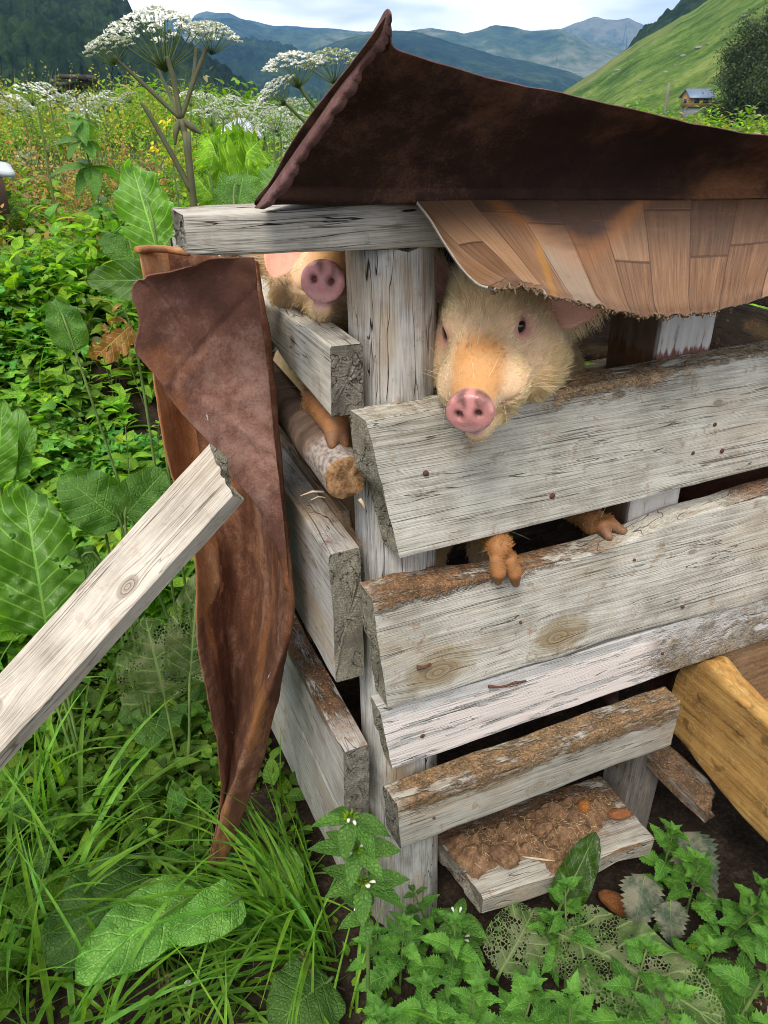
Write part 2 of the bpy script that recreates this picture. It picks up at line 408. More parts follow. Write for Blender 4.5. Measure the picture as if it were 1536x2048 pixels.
def plank(name, M, L, top, bot, T, mats, parent=None, nx=90, ends=None, skew=(0, 0), seed=0, wob=.0012, wear=.004, bow=None, jag=.0012):
    """board in frame M: x 0..L, y -T/2..T/2 (outer face at -y), z bot(x)..top(x).
    ends = (left(v), right(v)) x offset as a function of height fraction v; skew = extra x offset of the back face at each end"""
    fz = np.concatenate([[0, .006, .018, .04], np.linspace(.08, .92, 15), [.96, .982, .994, 1]])
    fy = np.array([.12, .5, .88])
    loop = [(0, v) for v in fz]+[(u, 1.0) for u in fy]+[(1, v) for v in fz[::-1]]+[(u, 0.0) for u in fy[::-1]]
    loop = np.array(loop); n = len(loop)
    e0 = (ends or (None, None))[0] or (lambda v: 0*v); e1 = (ends or (None, None))[1] or (lambda v: 0*v)
    u, v = loop[:, 0], loop[:, 1]
    ts = np.linspace(0, 1, nx); ts = ts**1.0
    x0 = e0(v)+skew[0]*u; x1 = L+e1(v)+skew[1]*u
    jn = jag*fbm(np.stack([v*9, u*2, u*0+seed], 1), seed, 3)
    x0 = x0+jn; x1 = x1+jag*fbm(np.stack([v*9, u*2, u*0+seed+5], 1), seed+9, 3)
    X = x0[None]+(x1-x0)[None]*ts[:, None]
    zt, zb = top(X), bot(X)
    Z = zb+(zt-zb)*v[None]
    Y = (-T/2+T*u)[None]+0*X
    # rounded and worn arrises
    cz = np.minimum(v, 1-v)[None]*(zt-zb); rr = wear*(1.0+.9*vnoise(np.stack([X.ravel()*22, Z.ravel()*8, Y.ravel()*30], 1), seed).reshape(X.shape))
    rr = np.maximum(rr, .0008)
    k = np.clip(1-cz/rr, 0, 1); pull = rr*(1-np.sqrt(np.clip(1-k*k, 0, 1)))
    Y = Y+np.where(u[None] < .5, pull, -pull)*((u == 0)|(u == 1))[None]*(1-.0)
    Z = Z-np.sign(v-.5)[None]*rr*.25*((cz < 1e-6))
    if bow is not None: Y = Y+bow(X)
    P = np.stack([X, Y, Z], 2).reshape(-1, 3)
    d = wob*fbm(np.stack([P[:, 0]*5, P[:, 1]*30, P[:, 2]*60], 1), seed+3, 3)
    d2 = .0022*fbm(P*np.array([4, 9, 9]), seed+11, 2)
    sgn = np.where(u < .5, -1, 1); P[:, 1] += (d*sgn[None]+d2.reshape(nx, n)).ravel() if False else (np.tile(sgn, nx)*d+d2)
    P[:, 2] += .8*wob*fbm(np.stack([P[:, 0]*14, P[:, 1]*20, P[:, 2]*3], 1), seed+21, 3)*1.5
    a = np.arange(nx*n).reshape(nx, n); b = np.roll(a, -1, 1)
    F = [np.stack([a[:-1].ravel(), a[1:].ravel(), b[1:].ravel(), b[:-1].ravel()], 1)]
    mi = [np.zeros(len(F[0]))]
    Pg = P.reshape(nx, n, 3).copy()
    for e, row in ((0, a[0]), (1, a[-1])):
        R = Pg[0 if e == 0 else -1]
        c = R.mean(0); prev = row
        for q in (.9, .6, .3):
            Rn = c+(R-c)*q; Rn[:, 0] = R[:, 0]*1.0+( .0 ) ; Rn[:, 0] += .0022*vnoise(Rn*400, seed+int(q*10))
            k0 = len(P); P = np.concatenate([P, Rn]); cur = np.arange(k0, k0+n)
            A_, B_, C_, D_ = prev, np.roll(prev, -1), np.roll(cur, -1), cur
            F.append(np.stack([A_, B_, C_, D_] if e == 0 else [A_, D_, C_, B_], 1)); mi.append(np.ones(n)); prev = cur
        k0 = len(P); P = np.concatenate([P, [P[prev].mean(0)]])
        F.append(np.stack([prev, np.roll(prev, -1), np.full(n, k0)] if e == 0 else [np.roll(prev, -1), prev, np.full(n, k0)], 1)); mi.append(np.ones(n))
    order = [0]+[i for i in range(1, len(F))]
    return mesh_np(name, P, [F[i] for i in order], mats, parent, True, np.concatenate([mi[i] for i in order]), M)
def lin(*pts):
    xs, ys = zip(*pts)
    return lambda X: np.interp(X, xs, ys)
def shade_sharp(o, ang=35):
    me = o.data
    try: me.set_sharp_from_angle(angle=RAD(ang))
    except Exception: pass
    return o
# ================================================================= the pig pen
pen = empty('pig_pen', (0, 0, 0))
tag(pen, 'weathered grey timber pen of nailed boards and posts with two pigs looking out', 'animal pen')
SILVER = dict(dark=(.12, .10, .078), mid=(.34, .31, .25), light=(.60, .56, .475))
GREY = dict(dark=(.07, .06, .048), mid=(.25, .225, .185), light=(.46, .42, .355))
eg1 = endgrain('end_grain_grey', (.27, .24, .175), (.50, .47, .38), 1)
eg2 = endgrain('end_grain_dark', (.22, .195, .155), (.44, .405, .34), 2)
def fpl(name, px_tl, px_bl, zt, zb, L, T, Yf, mats, seed, **k):
    """front board: its left edge runs between two measured points on the face plane y = Yf"""
    a, b = onY(*px_tl, Yf), onY(*px_bl, Yf)
    M = frame((0, Yf+T/2, 0), (1, 0, 0), (0, 0, 1))
    x0t, x0b = a[0], b[0]
    M[0, 3] = x0b
    e0 = lambda v: (x0t-x0b)*v
    return shade_sharp(plank(name, M, L-x0b, lambda X: zt(X+x0b), lambda X: zb(X+x0b), T, mats, pen, ends=(e0, None), seed=seed, **k))
# four boards nailed across the front
o1 = onY(800, 1118, -.087)[0]
m_p1 = wood('board_silver_a', **SILVER, seed=1, knots=[(.62, .925, .016), (.30, .965, .006), (.47, .93, .005), (1.0, .86, .018)], warm=.25,
            dirt=(.958, .982, .22, .40, (.42, .25, .12)), dirt2=(.983, .989, -.1, .95, (.26, .18, .11)), crack=.9, stains=.45)
board1 = fpl('board', (733, 843), (800, 1118), lin((-.1, .984), (.0, .986), (.12, .985), (.25, .987), (.49, .992), (1.3, 1.0)),
             lin((-.06, .797), (.2, .801), (.54, .809), (1.3, .82)), 1.25, .042, -.087, [m_p1, eg1], 11, nx=150, wear=.004, skew=(-.004, 0))
m_p2 = wood('board_silver_b', **SILVER, seed=2, knots=[(.075, .600, .019), (.272, .598, .017), (.50, .69, .005), (.9, .66, .02)], warm=.35,
            dirt=(.722, .734, .0, .34, (.24, .115, .045)), dirt2=(.757, .763, .38, 1.2, (.25, .12, .06)), stains=.55)
board2 = fpl('board', (743, 1190), (775, 1412), lin((-.1, .750), (-.03, .753), (.05, .740), (.12, .732), (.25, .733), (.32, .742), (.40, .755), (.56, .764), (1.3, .78)),
             lin((-.1, .562), (.0, .560), (.2, .556), (.3, .562), (.42, .558), (.6, .549), (1.3, .56)), 1.25, .042, -.087, [m_p2, eg1], 12, nx=150, wear=.005)
m_p3 = wood('board_painted', dark=(.17, .15, .13), mid=(.36, .34, .31), light=(.55, .53, .5), seed=3, knots=[(.35, .5, .006)], stains=.4,
            paint=dict(cut=.42, pink=.55, zmax=.535, xmax=.50), dirt=(.60, .44, .47, 1.3, (.25, .19, .12)), warm=.1)
board3 = fpl('board', (760, 1428), (785, 1545), lin((-.1, .556), (.6, .552), (1.3, .56)), lin((-.1, .436), (.2, .44), (.66, .449), (1.3, .46)),
             1.25, .034, -.082, [m_p3, eg1], 13, nx=130, wear=.003)
board3['label'] = 'narrow board with flaking white and pink paint'
m_p4 = wood('board_drab', dark=(.10, .09, .07), mid=(.27, .245, .20), light=(.42, .39, .33), seed=4, knots=[(.24, .33, .008)], warm=.3, stains=.6,
            dirt=(.366, .384, .02, .6, (.24, .14, .065)))
Y4 = -.112
a4 = onY(795, 1607, Y4); b4 = onY(802, 1702, Y4); c4 = onY(1362, 1402, Y4)
board4 = fpl('board', (795, 1607), (802, 1702), lin((-.1, a4[2]-.002), (.05, a4[2]), (.2, a4[2]+.002), (.6, c4[2]+.004)),
             lin((-.1, b4[2]), (.6, b4[2]+.014)), c4[0]+.0, .046, Y4, [m_p4, eg2], 14, nx=90, wear=.007, skew=(-.004, 0))
board4['label'] = 'short thick bottom board of drab grey wood caked with dung on top'

# round corner post (local x runs up the post)
def log(name, a, b, rad, mats, parent=None, n=40, nl=60, seed=0, rough=.03, flute=.03, capdome=0.0, flat=None):
    a, b = np.array(a, float), np.array(b, float); L = np.linalg.norm(b-a)
    M = frame(a, b-a, (0, -1, .001) if abs((b-a)[1]) < .5*L else (0, 0, 1))
    t = np.linspace(0, 1, nl); th = np.arange(n)*2*math.pi/n
    X = np.repeat(t*L, n); TH = np.tile(th, nl)
    R = np.interp(t, np.linspace(0, 1, len(rad)), rad); R = np.repeat(R, n)
    d = fbm(np.stack([X*3, np.cos(TH)*3, np.sin(TH)*3], 1), seed, 3)*rough+fbm(np.stack([X*1.5, np.cos(TH)*9, np.sin(TH)*9], 1), seed+4, 2)*flute
    R = R*(1+d)
    V = np.stack([X, R*np.cos(TH), R*np.sin(TH)], 1)
    V[:, 0] += np.where(np.tile(np.arange(nl*n)//n == nl-1, 1), .004*vnoise(V*60, seed), 0)
    idx = np.arange(nl*n).reshape(nl, n); j = np.roll(idx, -1, 1)
    F = [np.stack([idx[:-1].ravel(), j[:-1].ravel(), j[1:].ravel(), idx[1:].ravel()], 1)][0][:, ::-1]; F = [F]; mi = [np.zeros(len(F[0]))]
    for e in (0, 1):
        prev = idx[0] if e == 0 else idx[-1]; base = V[prev]; c = base.mean(0)
        for q in (.96, .7, .4):
            Rn = c+(base-c)*q; Rn[:, 0] += (.003 if e else -.003)*(1 if q < .96 else .6)+.002*vnoise(Rn*200, seed+5)
            k0 = len(V); V = np.concatenate([V, Rn]); cur = np.arange(k0, k0+n)
            q4 = np.stack([prev, np.roll(prev, -1), np.roll(cur, -1), cur], 1)
            F.append(q4 if e == 0 else q4[:, ::-1]); mi.append(np.ones(n)); prev = cur
        k0 = len(V); V = np.concatenate([V, [V[prev].mean(0)]])
        t3 = np.stack([prev, np.roll(prev, -1), np.full(n, k0)], 1); F.append(t3 if e == 0 else t3[:, ::-1]); mi.append(np.ones(n))
    F = [f[:, ::-1] for f in F]
    return shade_sharp(mesh_np(name, V, F, mats, parent, True, np.concatenate(mi), M), 50)
m_post = wood('post_wood', dark=(.07, .06, .05), mid=(.27, .25, .225), light=(.50, .48, .44), seed=6, knots=[], warm=.75, crack=1.3, grain=.55, stains=.35)
post = log('corner_post', (0, 0, -.05), onY(781, 486, 0), [.063, .061, .056, .052, .050], [m_post, eg2], pen, seed=3, n=72, nl=90, flute=.05)
# top beam lying on the post
m_beam = wood('beam_wood', **GREY, seed=7, knots=[], warm=.15, crack=1.5, grain=.8, stains=.3)
ba = onY(376, 424, -.055); bb = onY(376, 516, -.055)
def beam_top(X): return ba[2]-.002+(-.006)*(X/1.4)
beam = shade_sharp(plank('top_beam', frame((bb[0], -.055+.03, 0), (1, 0, 0), (0, 0, 1)), 1.6, lambda X: beam_top(X), lambda X: np.interp(X, [0, .02, .27, 1.6], [bb[2]+.003, bb[2], 1.153, 1.148]),
             .06, [m_beam, eg2], pen, nx=150, seed=31, wear=.005, jag=.0012))
# a long drying crack along the beam's face
# side boards, running back from the corner (local x towards the viewer)
def sbd(name, X0, px_end_t, px_end_b, zbt, zbb, Yb, T, mats, seed, **k):
    a = onX(*px_end_t, X0); b = onX(*px_end_b, X0); L = Yb-a[1]
    M = frame((X0+T/2, Yb, 0), (0, -1, 0), (0, 0, 1))
    top = lambda X: np.interp(X, [0, L], [zbt, a[2]])
    bot = lambda X: np.interp(X, [0, L], [zbb, b[2]])
    return shade_sharp(plank(name, M, L, k.pop('top', top), k.pop('bot', bot), T, mats, pen, seed=seed, **k))
m_s1 = wood('side_board_a', **SILVER, seed=11, knots=[(.86, 1.03, .006)], warm=.35, stains=.3)
m_s2 = wood('side_board_b', dark=(.08, .07, .06), mid=(.28, .25, .22), light=(.52, .49, .45), seed=12, knots=[(.92, .74, .007)], warm=.5, dirt=(.79, .82, -.1, 1.0, (.20, .11, .06)))
m_s3 = wood('side_board_c', dark=(.10, .08, .06), mid=(.26, .235, .205), light=(.45, .42, .38), seed=13, warm=.4, dirt=(.44, .462, -.2, .95, (.16, .075, .03)))
XS = -.122
e = onX(660, 692, XS)
sb1 = sbd('side_board', XS, (660, 692), (664, 822), 1.03, .985, .95, .038, [m_s1, eg2], 21,
          top=lambda X: np.interp(X, [0, .5, .64, .72, .78, .95], [1.05, 1.045, 1.062, 1.048, 1.055, e[2]]),
          bot=lambda X: np.interp(X, [0, .4, .6, .7, .8, .88, 1.0], [1.0, 1.0, 1.02, 1.012, .995, .985, .978]))
sb2 = sbd('side_board', XS-.004, (660, 1108), (660, 1350), .80, .62, .95, .042, [m_s2, eg1], 22, jag=.003, nx=110)
sb2b = shade_sharp(plank('side_board', frame((-.074, .95, 0), (0, -1, 0), (0, 0, 1)), .96, lambda X: .812+.012*np.sin(X*5)-.02*(X > .9), lambda X: .66+0*X, .022, [wood('side_board_d', dark=(.05, .03, .02), mid=(.16, .10, .06), light=(.28, .2, .13), seed=15), eg2], pen, seed=27, wear=.008))
sb3 = sbd('side_board', XS-.002, (686, 1504), (690, 1640), .46, .27, .95, .04, [m_s3, eg2], 23, nx=100)
sb4 = sbd('side_board', XS+.006, (694, 1650), (700, 1790), .25, .0, .95, .034, [m_s3, eg2], 24, nx=60)
# barked pole as a rail
def barkmat():
    s = NT('pole_bark'); x, y, z = s.xyz(s.coord('Object'))
    v = s.comb(s.m_('MULTIPLY', x, 60), s.m_('MULTIPLY', y, 14), s.m_('MULTIPLY', z, 14))
    n = s.noise(v, 1, 4, .65); b = s.noise(s.coord('Object'), 9, 4); f = s.noise(s.coord('Object'), 160, 3)
    col = s.ramp(s.m_('ADD', s.m_('MULTIPLY', n, .5), s.m_('MULTIPLY', b, .5)), [(.34, (.045, .028, .018)), (.5, (.15, .095, .065)), (.66, (.27, .20, .15))])
    pale = s.m_('MULTIPLY', s.step(x, .86, .90), s.step(b, .40, .5))
    col = s.mix(s.m_('MULTIPLY', pale, .8), col, s.ramp(f, [(.3, (.12, .09, .08)), (.6, (.42, .36, .31))]))
    return s.bsdf(col, .85, s.bump(s.m_('ADD', n, s.m_('MULTIPLY', f, .4)), .8, .003), .2)
def cutmat(name, a, b, seed=0):
    s = NT(name); n = s.noise(s.coord('Object'), 60, 4, .6, 1.5); f = s.noise(s.coord('Object'), 300, 2)
    col = s.ramp(s.m_('ADD', s.m_('MULTIPLY', n, .7), s.m_('MULTIPLY', f, .3)), [(.35, a), (.65, b)])
    return s.bsdf(col, .8, s.bump(n, .6, .003), .2)
rail_e = onY(694, 955, -.055); rail_i = onX(560, 792, -.115)
rd = rail_e-rail_i; rl = rail_e-rd/np.linalg.norm(rd)*.95
rail = log('pole_rail', rl, rail_e, [.024, .025, .026, .026, .027], [barkmat(), cutmat('fresh_cut_wood', (.10, .045, .018), (.42, .24, .11))], pen, seed=8, n=30, nl=60, rough=.12, flute=.05)
rail['label'] = 'round barked pole with a freshly cut orange end'
# splinters at the cut end of the pole
sp = []
for dx, dz, L_, w in ((-.03, -.012, .030, .003), (-.028, -.02, .02, .002), (.014, -.03, .02, .006), (.02, .022, .016, .005)):
    p = rail_e+np.array([dx, -.002, dz]); q = p+np.array([-L_ if dx < 0 else L_*.3, -.006, .004 if dx < 0 else -L_*.8])
    V, F = tube('s', [p, (p+q)/2+np.array([0, 0, .003]), q], [w*.5, w*.45, .0004], n=5, ret=True); sp.append((V, F))
m_spl = cutmat('splinter_wood', (.35, .22, .12), (.6, .48, .34))
for V, F in sp: mesh_np('splinter', V, F, [m_spl], rail)

# square inner post with worn white paint, seen between the boards
m_ip = wood('inner_post_wood', dark=(.12, .07, .04), mid=(.30, .22, .16), light=(.45, .38, .32), seed=17, warm=.3,
            paint=dict(cut=.36, pink=.9), dirt=(.985, .999, -1, 2, (.16, .045, .03)))
ipa, ipb = onY(1315, 700, -.044), onY(1422, 690, -.044)
def vpost(name, x0, x1, Yf, depth, z0, z1, mats, seed):
    """upright squared post, local x up, face towards -y"""
    M = frame(((x0+x1)/2, Yf+depth/2, z0), (0, 0, 1), (1, 0, 0)); M[:3, 1] = (0, 1, 0); M[:3, 2] = (-1, 0, 0)
    w = x1-x0
    return shade_sharp(plank(name, M, z1-z0, lambda X: w/2+0*X, lambda X: -w/2+0*X, depth, mats, pen, seed=seed, nx=60, wear=.003))
s_ = NT('inner_post_paint')
sx, sy, sz = s_.xyz(s_.coord('Object'))
pn = s_.noise(s_.comb(s_.m_('MULTIPLY', sx, 16), s_.m_('MULTIPLY', sy, 60), s_.m_('MULTIPLY', sz, 90)), 1, 4, .6)
c_ = s_.ramp(pn, [(.30, (.22, .13, .08)), (.44, (.52, .47, .42)), (.8, (.66, .62, .57))])
band = s_.m_('ABSOLUTE', s_.m_('SUBTRACT', s_.m_('ADD', sx, s_.m_('MULTIPLY', s_.m_('SUBTRACT', pn, .5), .05)), .545))
c_ = s_.mix(s_.m_('MULTIPLY', s_.step(band, .014, .006), .9), c_, (.16, .045, .025))
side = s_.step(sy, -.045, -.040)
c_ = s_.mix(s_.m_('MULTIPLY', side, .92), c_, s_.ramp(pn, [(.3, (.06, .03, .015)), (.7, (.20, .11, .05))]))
m_ipp = s_.bsdf(c_, .85, s_.bump(pn, .6, .002), .2)
ipost = vpost('inner_post', ipa[0], ipb[0], -.044, .10, .44, 1.17, [m_ipp, eg2], 41)
rpost = vpost('end_post', 1.12, 1.2, -.044, .09, -.03, 1.16, [wood('end_post_wood', dark=(.02, .014, .01), mid=(.05, .036, .026), light=(.09, .07, .05), seed=18), eg2], 42)  # end post wood darkened in its colour to deepen the pen's inner shade
stub = vpost('inner_post', .44, .515, -.052, .07, -.03, .30, [wood('stub_wood', dark=(.04, .035, .03), mid=(.12, .10, .085), light=(.22, .2, .17), seed=19), eg2], 43)
shade_sharp(plank('cross_board', frame((-.125, .44, 0), (1, 0, 0), (0, 0, 1)), .62, lambda X: 1.108+.003*np.sin(X*9), lambda X: 1.066+0*X, .03, [m_s3, eg2], pen, seed=45, nx=40))
# back wall, right wall and their posts (seen through the gaps)
m_in = wood('inner_board', dark=(.008, .006, .005), mid=(.022, .016, .012), light=(.05, .038, .03), seed=23, warm=.3)  # dirty wood, coloured near black to paint in the shade inside the pen
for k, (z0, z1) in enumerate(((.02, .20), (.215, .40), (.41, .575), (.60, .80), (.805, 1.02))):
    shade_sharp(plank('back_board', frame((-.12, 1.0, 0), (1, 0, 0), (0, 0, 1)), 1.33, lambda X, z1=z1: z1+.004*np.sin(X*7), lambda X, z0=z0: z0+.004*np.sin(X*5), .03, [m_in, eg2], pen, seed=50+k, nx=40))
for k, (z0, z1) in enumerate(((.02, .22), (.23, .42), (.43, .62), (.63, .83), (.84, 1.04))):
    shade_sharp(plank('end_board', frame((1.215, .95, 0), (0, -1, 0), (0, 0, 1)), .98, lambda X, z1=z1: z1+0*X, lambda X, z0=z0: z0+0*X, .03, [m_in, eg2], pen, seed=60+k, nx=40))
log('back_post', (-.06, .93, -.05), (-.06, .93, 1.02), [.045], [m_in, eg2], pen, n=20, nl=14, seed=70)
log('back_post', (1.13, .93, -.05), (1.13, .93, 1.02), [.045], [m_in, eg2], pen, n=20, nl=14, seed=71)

# nails and nail holes
def metal_rust(name, col=(.09, .035, .02)):
    s = NT(name); n = s.noise(s.coord('Object'), 300, 3)
    return s.bsdf(s.mix(n, tuple(c*.5 for c in col), tuple(min(1, c*1.8) for c in col)), .75, s.bump(n, .5, .001), .3)
m_nail = metal_rust('nail_rust')
def nail(px, Yf, r=.0036, parent=board1):
    p = onY(*px, Yf-.001); n = 12; th = np.arange(n)*2*math.pi/n
    V = [np.stack([p[0]+r*q*np.cos(th), np.full(n, p[1]-h), p[2]+r*q*np.sin(th)], 1) for q, h in ((1, -.002), (1, .0004), (.8, .0012))]
    V = np.concatenate(V+[p[None]+[[0, -.0013, 0]]]); a = np.arange(3*n).reshape(3, n); b = np.roll(a, -1, 1)
    F = [np.stack([a[:-1].ravel(), b[:-1].ravel(), b[1:].ravel(), a[1:].ravel()], 1), np.stack([a[-1], b[-1], np.full(n, 3*n)], 1)]
    return mesh_np('nail', V, F, [m_nail], parent)
for px, Yf, r, b in (((852, 947), -.087, .0036, board1), ((1386, 906), -.087, .0028, board1), ((1430, 849), -.087, .003, board1), ((1444, 902), -.087, .0038, board1), ((1105, 992), -.087, .0042, board1),
                     ((1269, 1120), -.087, .0022, board2), ((1042, 1245), -.087, .002, board2), ((1366, 1214), -.087, .003, board2), ((845, 1472), -.082, .0036, board3), ((1325, 1307), -.082, .003, board3), ((868, 1636), Y4, .0026, board4)):
    nail(px, Yf, r, b)
def bent_nail(pts, Yf, rad, parent):
    P = [onY(x, y, Yf-d) for x, y, d in pts]
    V, F = tube('n', P, [rad*1.7, rad, rad, rad*.8], n=8, nl=14, ret=True)
    return mesh_np('nail', V, F, [m_nail], parent)
bent_nail([(978, 1373, .004), (1000, 1374, .006), (1025, 1368, .007), (1052, 1362, .002)], -.082, .0016, board3)
bent_nail([(834, 1336, .004), (845, 1335, .006), (853, 1333, .007), (861, 1328, .003)], -.087, .0022, board2)
V, F = tube('n', [onZ(612, 516, 1.149)+np.array([0, 0, -.002]), onZ(612, 516, 1.149)+np.array([0, 0, .006])], [.003], n=8, ret=True)

# ================================================================= feeding trough at the right
m_tr = None
def strawwood(name, dark, mid, light, seed=0):
    s = NT(name); x, y, z = s.xyz(s.coord('Object'))
    g = s.noise(s.comb(s.m_('MULTIPLY', x, 6), s.m_('MULTIPLY', y, 60), s.m_('MULTIPLY', z, 110)), 1, 4, .65)
    b = s.noise(s.vm('ADD', s.coord('Object'), (seed, 0, 0)), 12, 4, .6)
    wv = s.noise(s.vm('ADD', s.coord('Object'), (seed+4, 0, 0)), 26, 3, .6, 1.2)
    st = s.step(s.m_('ABSOLUTE', s.m_('SUBTRACT', s.noise(s.comb(s.m_('MULTIPLY', x, 50), s.m_('MULTIPLY', y, 100), s.m_('MULTIPLY', z, 190)), 1, 3, .6, 1.0), .5)), .03, .0)
    f = s.m_('ADD', s.m_('MULTIPLY', g, .55), s.m_('MULTIPLY', b, .5))
    col = s.ramp(f, [(.36, dark), (.52, mid), (.68, light)])
    zone = s.step(s.m_('ADD', z, s.m_('MULTIPLY', b, .12)), .03, .10)
    col = s.mix(s.m_('MULTIPLY', s.m_('MULTIPLY', st, zone), .75), col, (.66, .48, .20))
    col = s.mix(s.m_('MULTIPLY', s.step(wv, .58, .68), .6), col, tuple(c*.45 for c in dark))
    sp = s.noise(s.coord('Object'), 120, 3, .7); col = s.mix(s.m_('MULTIPLY', s.step(sp, .64, .7), .8), col, (.6, .45, .25))
    h = s.m_('ADD', s.m_('ADD', g, s.m_('MULTIPLY', st, .8)), s.m_('MULTIPLY', b, 1.5))
    return s.bsdf(col, .75, s.bump(h, .8, .0025), .3)
trough = empty('feeding_trough', (.66, -.3, .2))
tag(trough, 'golden brown wooden trough with wet straw clinging to its side, pushed under the painted board', 'trough')
m_t1 = strawwood('trough_side_wood', (.12, .052, .014), (.38, .19, .048), (.62, .37, .11))
m_t2 = strawwood('trough_inner_wood', (.10, .055, .03), (.22, .125, .065), (.34, .21, .12), 5)
XT = .52
tA = onX(1366, 1342, XT); tB = onX(1364, 1492, XT); tC = onX(1430, 1322, XT); tD = onX(1536, 1440, XT); tE = onX(1536, 1692, XT)
# side wall: local x towards the viewer from its inner end
tL = .62; tY0 = tA[1]+.01
def tt(X): return np.interp(X, [0, .012, .06, .10, .15, tL], [tA[2]-.01, tA[2]+.022, tC[2]-.004, .447, .437, .43])
def tb(X): return np.interp(X, [0, .05, .20, tL], [tB[2]+.004, tB[2], .222, .19])
tw = shade_sharp(plank('side_wall', frame((XT+.02, tY0, 0), (0, -1, 0), (0, 0, 1)), tL, tt, tb, .045, [m_t1, m_t1], trough, seed=80, nx=90, wear=.012, wob=.003))
shade_sharp(plank('side_wall', frame((XT+.36, tY0, 0), (0, -1, 0), (0, 0, 1)), tL, lambda X: .47+0*X, lambda X: .2+0*X, .03, [m_t2, m_t2], trough, seed=81, nx=40))
shade_sharp(plank('end_wall', frame((XT+.045, tY0-.02, 0), (1, 0, 0), (0, 0, 1)), .30, lambda X: .46+0*X, lambda X: .2+0*X, .03, [m_t2, m_t2], trough, seed=82, nx=30))
shade_sharp(plank('floor_board', frame((XT+.19, tY0-.02, .265), (0, -1, 0), (-1, 0, 0)), tL-.04, lambda X: .15+0*X, lambda X: -.15+0*X, .03, [m_t2, m_t2], trough, seed=83, nx=30))

# small ledge board jutting out beside the trough
ledge_m = wood('ledge_wood', dark=(.05, .04, .03), mid=(.14, .12, .10), light=(.30, .27, .23), seed=33, dirt=(-.2, -.1, -1, 2, (.17, .10, .055)), crack=1.2)
ZL = .205
la, lb = onZ(1296, 1528, ZL), onZ(1412, 1640, ZL); lw = onZ(1428, 1618, ZL); 
ax_ = lb-la
ledge = shade_sharp(plank('ledge_board', frame(la-ax_/np.linalg.norm(ax_)*.1, ax_, (1, .2, 0)), np.linalg.norm(ax_)+.1, lambda X: .062-.02*np.clip((X-.18)/.05, 0, 1), lambda X: 0*X, .028, [ledge_m, ledge_m], None, seed=84, nx=60, wear=.005, jag=.006, ends=(None, lambda v: -.03*v)))
# ledge faces: local -y is up
tag(ledge, 'short dark splintered board jutting out beside the trough, crusted with straw', 'board')
# ================================================================= step board under the lowest board
ZS = .128
sBL, sBR, sTR, sTL = onZ(968, 1798, ZS), onZ(1309, 1680, ZS), onZ(1216, 1570, ZS), onZ(876, 1680, ZS)
axs = sBR-sBL; Ls = np.linalg.norm(axs)
m_step = wood('step_wood', dark=(.08, .07, .055), mid=(.23, .205, .17), light=(.42, .39, .33), seed=37, warm=.3, crack=1.4, grain=.7, dirt=(.035, .075, -1, 2, (.16, .085, .045)))
Ms = frame(sBL, axs, sTL-sBL); Ms[2, 3] -= .021
wS = (sTL-sBL)@Ms[:3, 2]; shL = (sTL-sBL)@Ms[:3, 0]; shR = (sTR-sBR)@Ms[:3, 0]
step_b = shade_sharp(plank('step_board', Ms, Ls, lambda X: wS+.03+0*X, lambda X: np.interp(X, [0, .2, .27, Ls], [0, -.004, .006, .0]), .045, [m_step, eg2], None, seed=90, nx=90, wear=.006, jag=.003,
                 ends=(lambda v: shL*v*1.2, lambda v: shR*v*1.2)))
tag(step_b, 'thick grey step board covered in crumbled dung under the lowest board', 'board')
# dung heap on the step
def dungmat(name, c=(.21, .12, .065)):
    s = NT(name); o = s.coord('Object')
    n = s.noise(o, 60, 5, .7); f = s.noise(o, 350, 3, .7)
    x, y, z = s.xyz(o); st = s.noise(s.comb(s.m_('MULTIPLY', x, 600), s.m_('MULTIPLY', y, 90), s.m_('MULTIPLY', z, 300)), 1, 2)
    col = s.ramp(s.m_('ADD', s.m_('MULTIPLY', n, .6), s.m_('MULTIPLY', f, .4)), [(.35, tuple(v*.35 for v in c)), (.52, c), (.7, tuple(v*2.2 for v in c))])
    col = s.mix(s.m_('MULTIPLY', s.step(st, .66, .72), .6), col, (.5, .36, .2))
    return s.bsdf(col, .9, s.bump(s.m_('ADD', n, f), 1.0, .003), .2)
m_dung = dungmat('dung')
nu, nv = 110, 60
uu, vv = np.meshgrid(np.linspace(0, 1, nu), np.linspace(0, 1, nv), indexing='ij')
P0 = (sBL[None, None]*(1-uu)[..., None]*(1-vv)[..., None]+sBR*(uu*(1-vv))[..., None]+sTR*(uu*vv)[..., None]+sTL*((1-uu)*vv)[..., None])
hh = np.clip(fbm(np.stack([uu.ravel()*7, vv.ravel()*3], 1), 5, 4).reshape(nu, nv)*1.3+.15, -1, 1)
msk = np.clip((vv-.16-.14*np.sin(uu*9)+.25*fbm(np.stack([uu.ravel()*9, vv.ravel()*4], 1), 77, 3).reshape(nu, nv))*3, 0, 1)*np.clip(uu*14, 0, 1)*np.clip((1-uu)*9-.3, 0, 1)*np.clip((1.02-vv)*8, 0, 1)
fine = fbm(P0.reshape(-1, 3)*90, 8, 4).reshape(nu, nv); lump = np.abs(fbm(P0.reshape(-1, 3)*38, 18, 3)).reshape(nu, nv)
H = (-.004+msk*(.008+.010*np.clip(hh, -.3, 1)+.022*lump+.010*fine))
G = P0.copy(); G[..., 2] += H+.003
dung = mesh_np('dung_heap', G.reshape(-1, 3)-[0, 0, 0], [gridfaces(nu, nv)], [m_dung], None)
tag(dung, 'crumbly brown dung and chaff heaped on the step board', 'dung heap')
